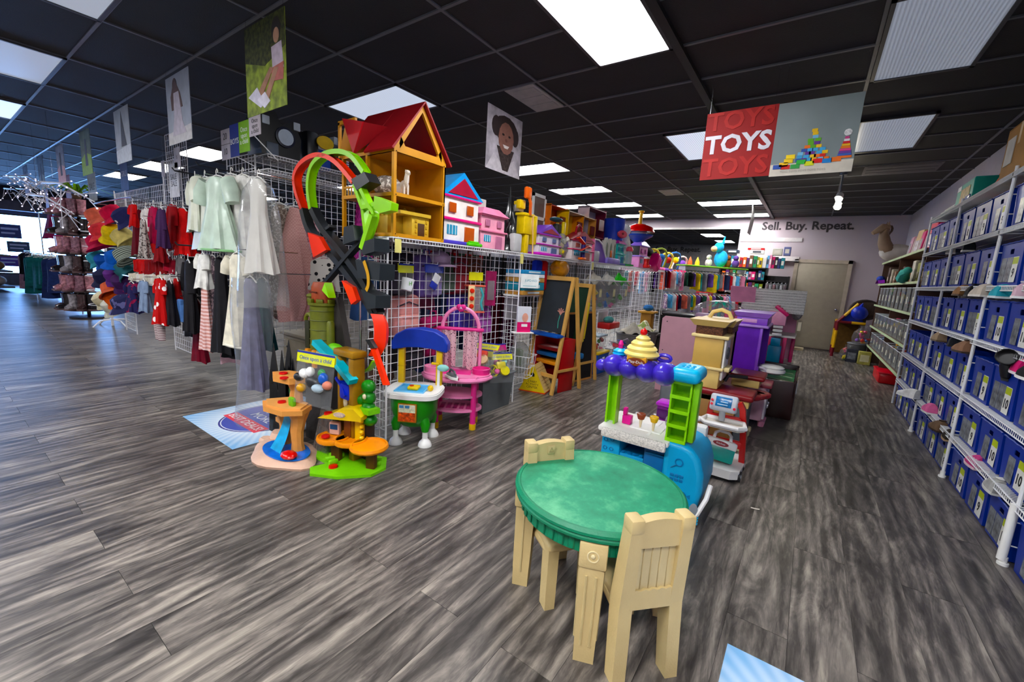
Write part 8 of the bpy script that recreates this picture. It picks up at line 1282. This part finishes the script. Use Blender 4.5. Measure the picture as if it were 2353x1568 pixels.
MB().rb(-.32, .28, -.2, .2, .42, .82, .02).out('housing', BLK, t); MB().rb(-.25, .2, -.21, -.195, .5, .76, .01).out('window', mt('#3c424a', .15), t); MB().rb(-.3, .3, -.22, .22, .82, .86, .012).out('lid', mt('#2b2b2e', .4), t); MB().at(-.2, -.22, .6, 0, 25).box(-.06, .06, -.004, 0, -.04, .04).out('yellow_tag', mt('#cfd23a', .5), t, 0)
t = T('wood_tower', 'golden wooden toy stand beside the black machine', 'toy', (-2.48, 8.0, 0)); MB().rb(-.1, .1, -.1, .1, .0, .82, .01).out('column', mt('#9a6f30', .5), t); MB().rb(-.15, .15, -.15, .15, .82, .86, .01).out('top_plate', mt('#b3853c', .5), t); MB().ball((0, 0, .92), (.1, .1, .06)).out('blue_toy', fab('#3a6fa8'), t)
t = T('fire_extinguisher', 'red fire extinguisher low behind the pink board', 'extinguisher', (-1.75, 7.2, 0)); MB().lathe([(.06, 0), (.065, .04), (.065, .3), (.03, .36), (.02, .38)], 14).out('bottle', mt('#b01a1c', .3), t); MB().rb(-.02, .05, -.015, .015, .38, .42, .006).out('valve', BLK, t); MB().tube([(.03, 0, .4), (.09, 0, .36), (.09, 0, .2)], .01).out('hose', BLK, t)
# black book cases with individual books
BX0, BYY = -2.05, 12.25
def bookcase(lab, x0, x1, shelves, top):
    t = T('bookcase', lab, 'bookcase', (0, 0, 0)); K = mt('#131215', .4)
    for x in (x0, x1): MB().box(x-.02, x+.02, BYY-.12, BYY+.18, 0, top).out('side_panel', K, t, 0)
    for z in shelves: MB().box(x0, x1, BYY-.12, BYY+.18, z-.03, z).out('shelf_board', K, t, 0)
    MB().box(x0, x1, BYY+.17, BYY+.18, 0, top).out('back_panel', mt('#1d1a1c', .6), t, 0)
bookcase('black bookcase full of games and books by the opening', -2.03, -.98, (.62, 1.0, 1.28, 1.60, 1.90), 1.90); bookcase('black bookcase of bagged goods near the door', -.98, -.5, (.62, 1.0, 1.60), 1.72)
BKC = [('magenta', '#d0206c'), ('white', '#e3dfda'), ('green', '#2f8a5a'), ('orange', '#e2703c'), ('grey', '#8f9199'), ('black', '#1e1e22'), ('sky blue', '#6fb2d6'), ('olive', '#8f9a3c'), ('purple', '#5e2166'), ('cream', '#dccfa8'), ('navy', '#28366c'), ('pink', '#dc8fae'), ('yellow', '#dcc034'), ('brown', '#6e4a30'), ('red', '#b3242c'), ('teal', '#2c7f8c')]
q = random.Random(21); RN = ['top of the bookcase', 'upper shelf', 'middle shelf', 'lower shelf']
for r_, (z, x0, x1, hh) in enumerate(((1.90, -1.99, -.62, .30), (1.60, -1.97, -1.02, .22), (1.28, -1.99, -1.02, .24), (1.0, -1.99, -1.3, .2))):
    x = x0; k = 0
    while x < x1-.05 and k < 20:
        w = q.uniform(.045, .085); h = hh*q.uniform(.78, 1.05); nm, c = BKC[(k*5+r_*3) % 16]; t = T('book', '%s book or game box, %s from the left, %s' % (nm, ORD[k], RN[r_]), 'book', (x+w/2, BYY, z+.001), 0, 'books and games, '+RN[r_])
        MB().box(-w/2+.002, w/2-.002, -.11+.02*(k % 3), .1, 0, h).out('cover', mt(c, .45), t, 0); MB().box(-w*.3, w*.3, -.112+.02*(k % 3), -.108+.02*(k % 3), h*.3, h*.7).out('spine_print', mt('#e8e2d8' if k % 2 else '#3c3a44', .5), t, 0); x += w+.004; k += 1
for k, (x, w, z, h, c, lab) in enumerate(((-1.25, .3, 2.225, .09, '#e4e2de', 'white game box lying on top of the books'), (-1.28, .36, 2.318, .05, '#c92a26', 'red game box above the white one'), (-1.8, .3, 2.23, .08, '#1f2a3c', 'dark tilted game box on the left books'), (-.82, .2, 2.20, .16, '#c9c4b4', 'beige game box upright at the right top'), (-.62, .14, 2.20, .2, '#6a6f9c', 'lavender box at the right end of the top'))):
    t = T('game_box', lab, 'box', (x, BYY, z+.012)); MB().rb(-w/2, w/2, -.11, .1, 0, h, .004, 1).out('carton', mt(c, .45), t); MB().box(-w*.3, w*.3, -.112, -.109, h*.25, h*.75).out('printed_title', mt('#d9d2c6' if c != '#e4e2de' else '#4a4a52', .5), t, 0)
for k in range(6):
    z = 1.02+.0; x = -.92+.075*k; t = T('bagged_item', 'small clear bag of dark goods, %s from the left by the door' % ORD[k], 'bag', (x, BYY-.16, 1.56), 0, 'clear bags near the door'); c = ['#5a3a44', '#8c8a90', '#6c2f3a', '#2c2c34', '#a9a6a8', '#4a2f3c'][k]
    MB().rb(-.03, .03, -.02, .02, -.34, -.06, .015).out('goods', mt(c, .4), t); MB().rb(-.035, .035, -.025, .025, -.36, -.02, .02).out('bag', clear('#dfe0e4', .2), t); MB().tube([(0, 0, -.02), (0, .1, .03)], .004, 5).out('hook', WIRE, t)
for k, (z, h, c, nm) in enumerate(((.90, .1, '#d4cfa6', 'cream'), (1.0, .12, '#c32f5c', 'raspberry'), (1.12, .1, '#b5273a', 'red'), (1.22, .1, '#c9a23a', 'golden'), (1.32, .1, '#6a8fb0', 'grey-blue'))):
    t = T('game_box', '%s game box in the stack left of the bookcase' % nm, 'box', (-2.28, 12.0, z), 0, 'game boxes in the stack'); MB().rb(-.2, .18, -.15, .15, 0, h-.003, .004, 1).out('carton', mt(c, .45, var=.3, sc_=9), t); MB().box(-.12, .1, -.153, -.149, h*.25, h*.7).out('printed_title', mt('#efe6da', .5), t, 0)
t = T('display_stand', 'white box stand under the stack of game boxes', 'stand', (-2.28, 12.0, 0)); MB().rb(-.22, .2, -.17, .17, .0, .72, .01).out('dark_base', mt('#1c1a1c', .5), t); MB().rb(-.24, .22, -.19, .19, .72, .895, .01).out('box', mt('#cfd6da', .4, var=.1), t); MB().rb(.05, .19, -.195, -.18, .75, .87, .01).out('blue_print', mt('#1f5fb0', .4), t)
t = T('game_board', 'blue and yellow sloped game board against the bookcase', 'board', (-2.2, 11.95, 1.45), 0, None, 12); MB().rb(-.22, .18, -.01, .01, 0, .16, .006).out('upper_half', mt('#6fb2d8', .4), t); MB().rb(-.22, .18, -.012, .012, -.03, .02, .006).out('lower_half', mt('#bfce3a', .4), t)
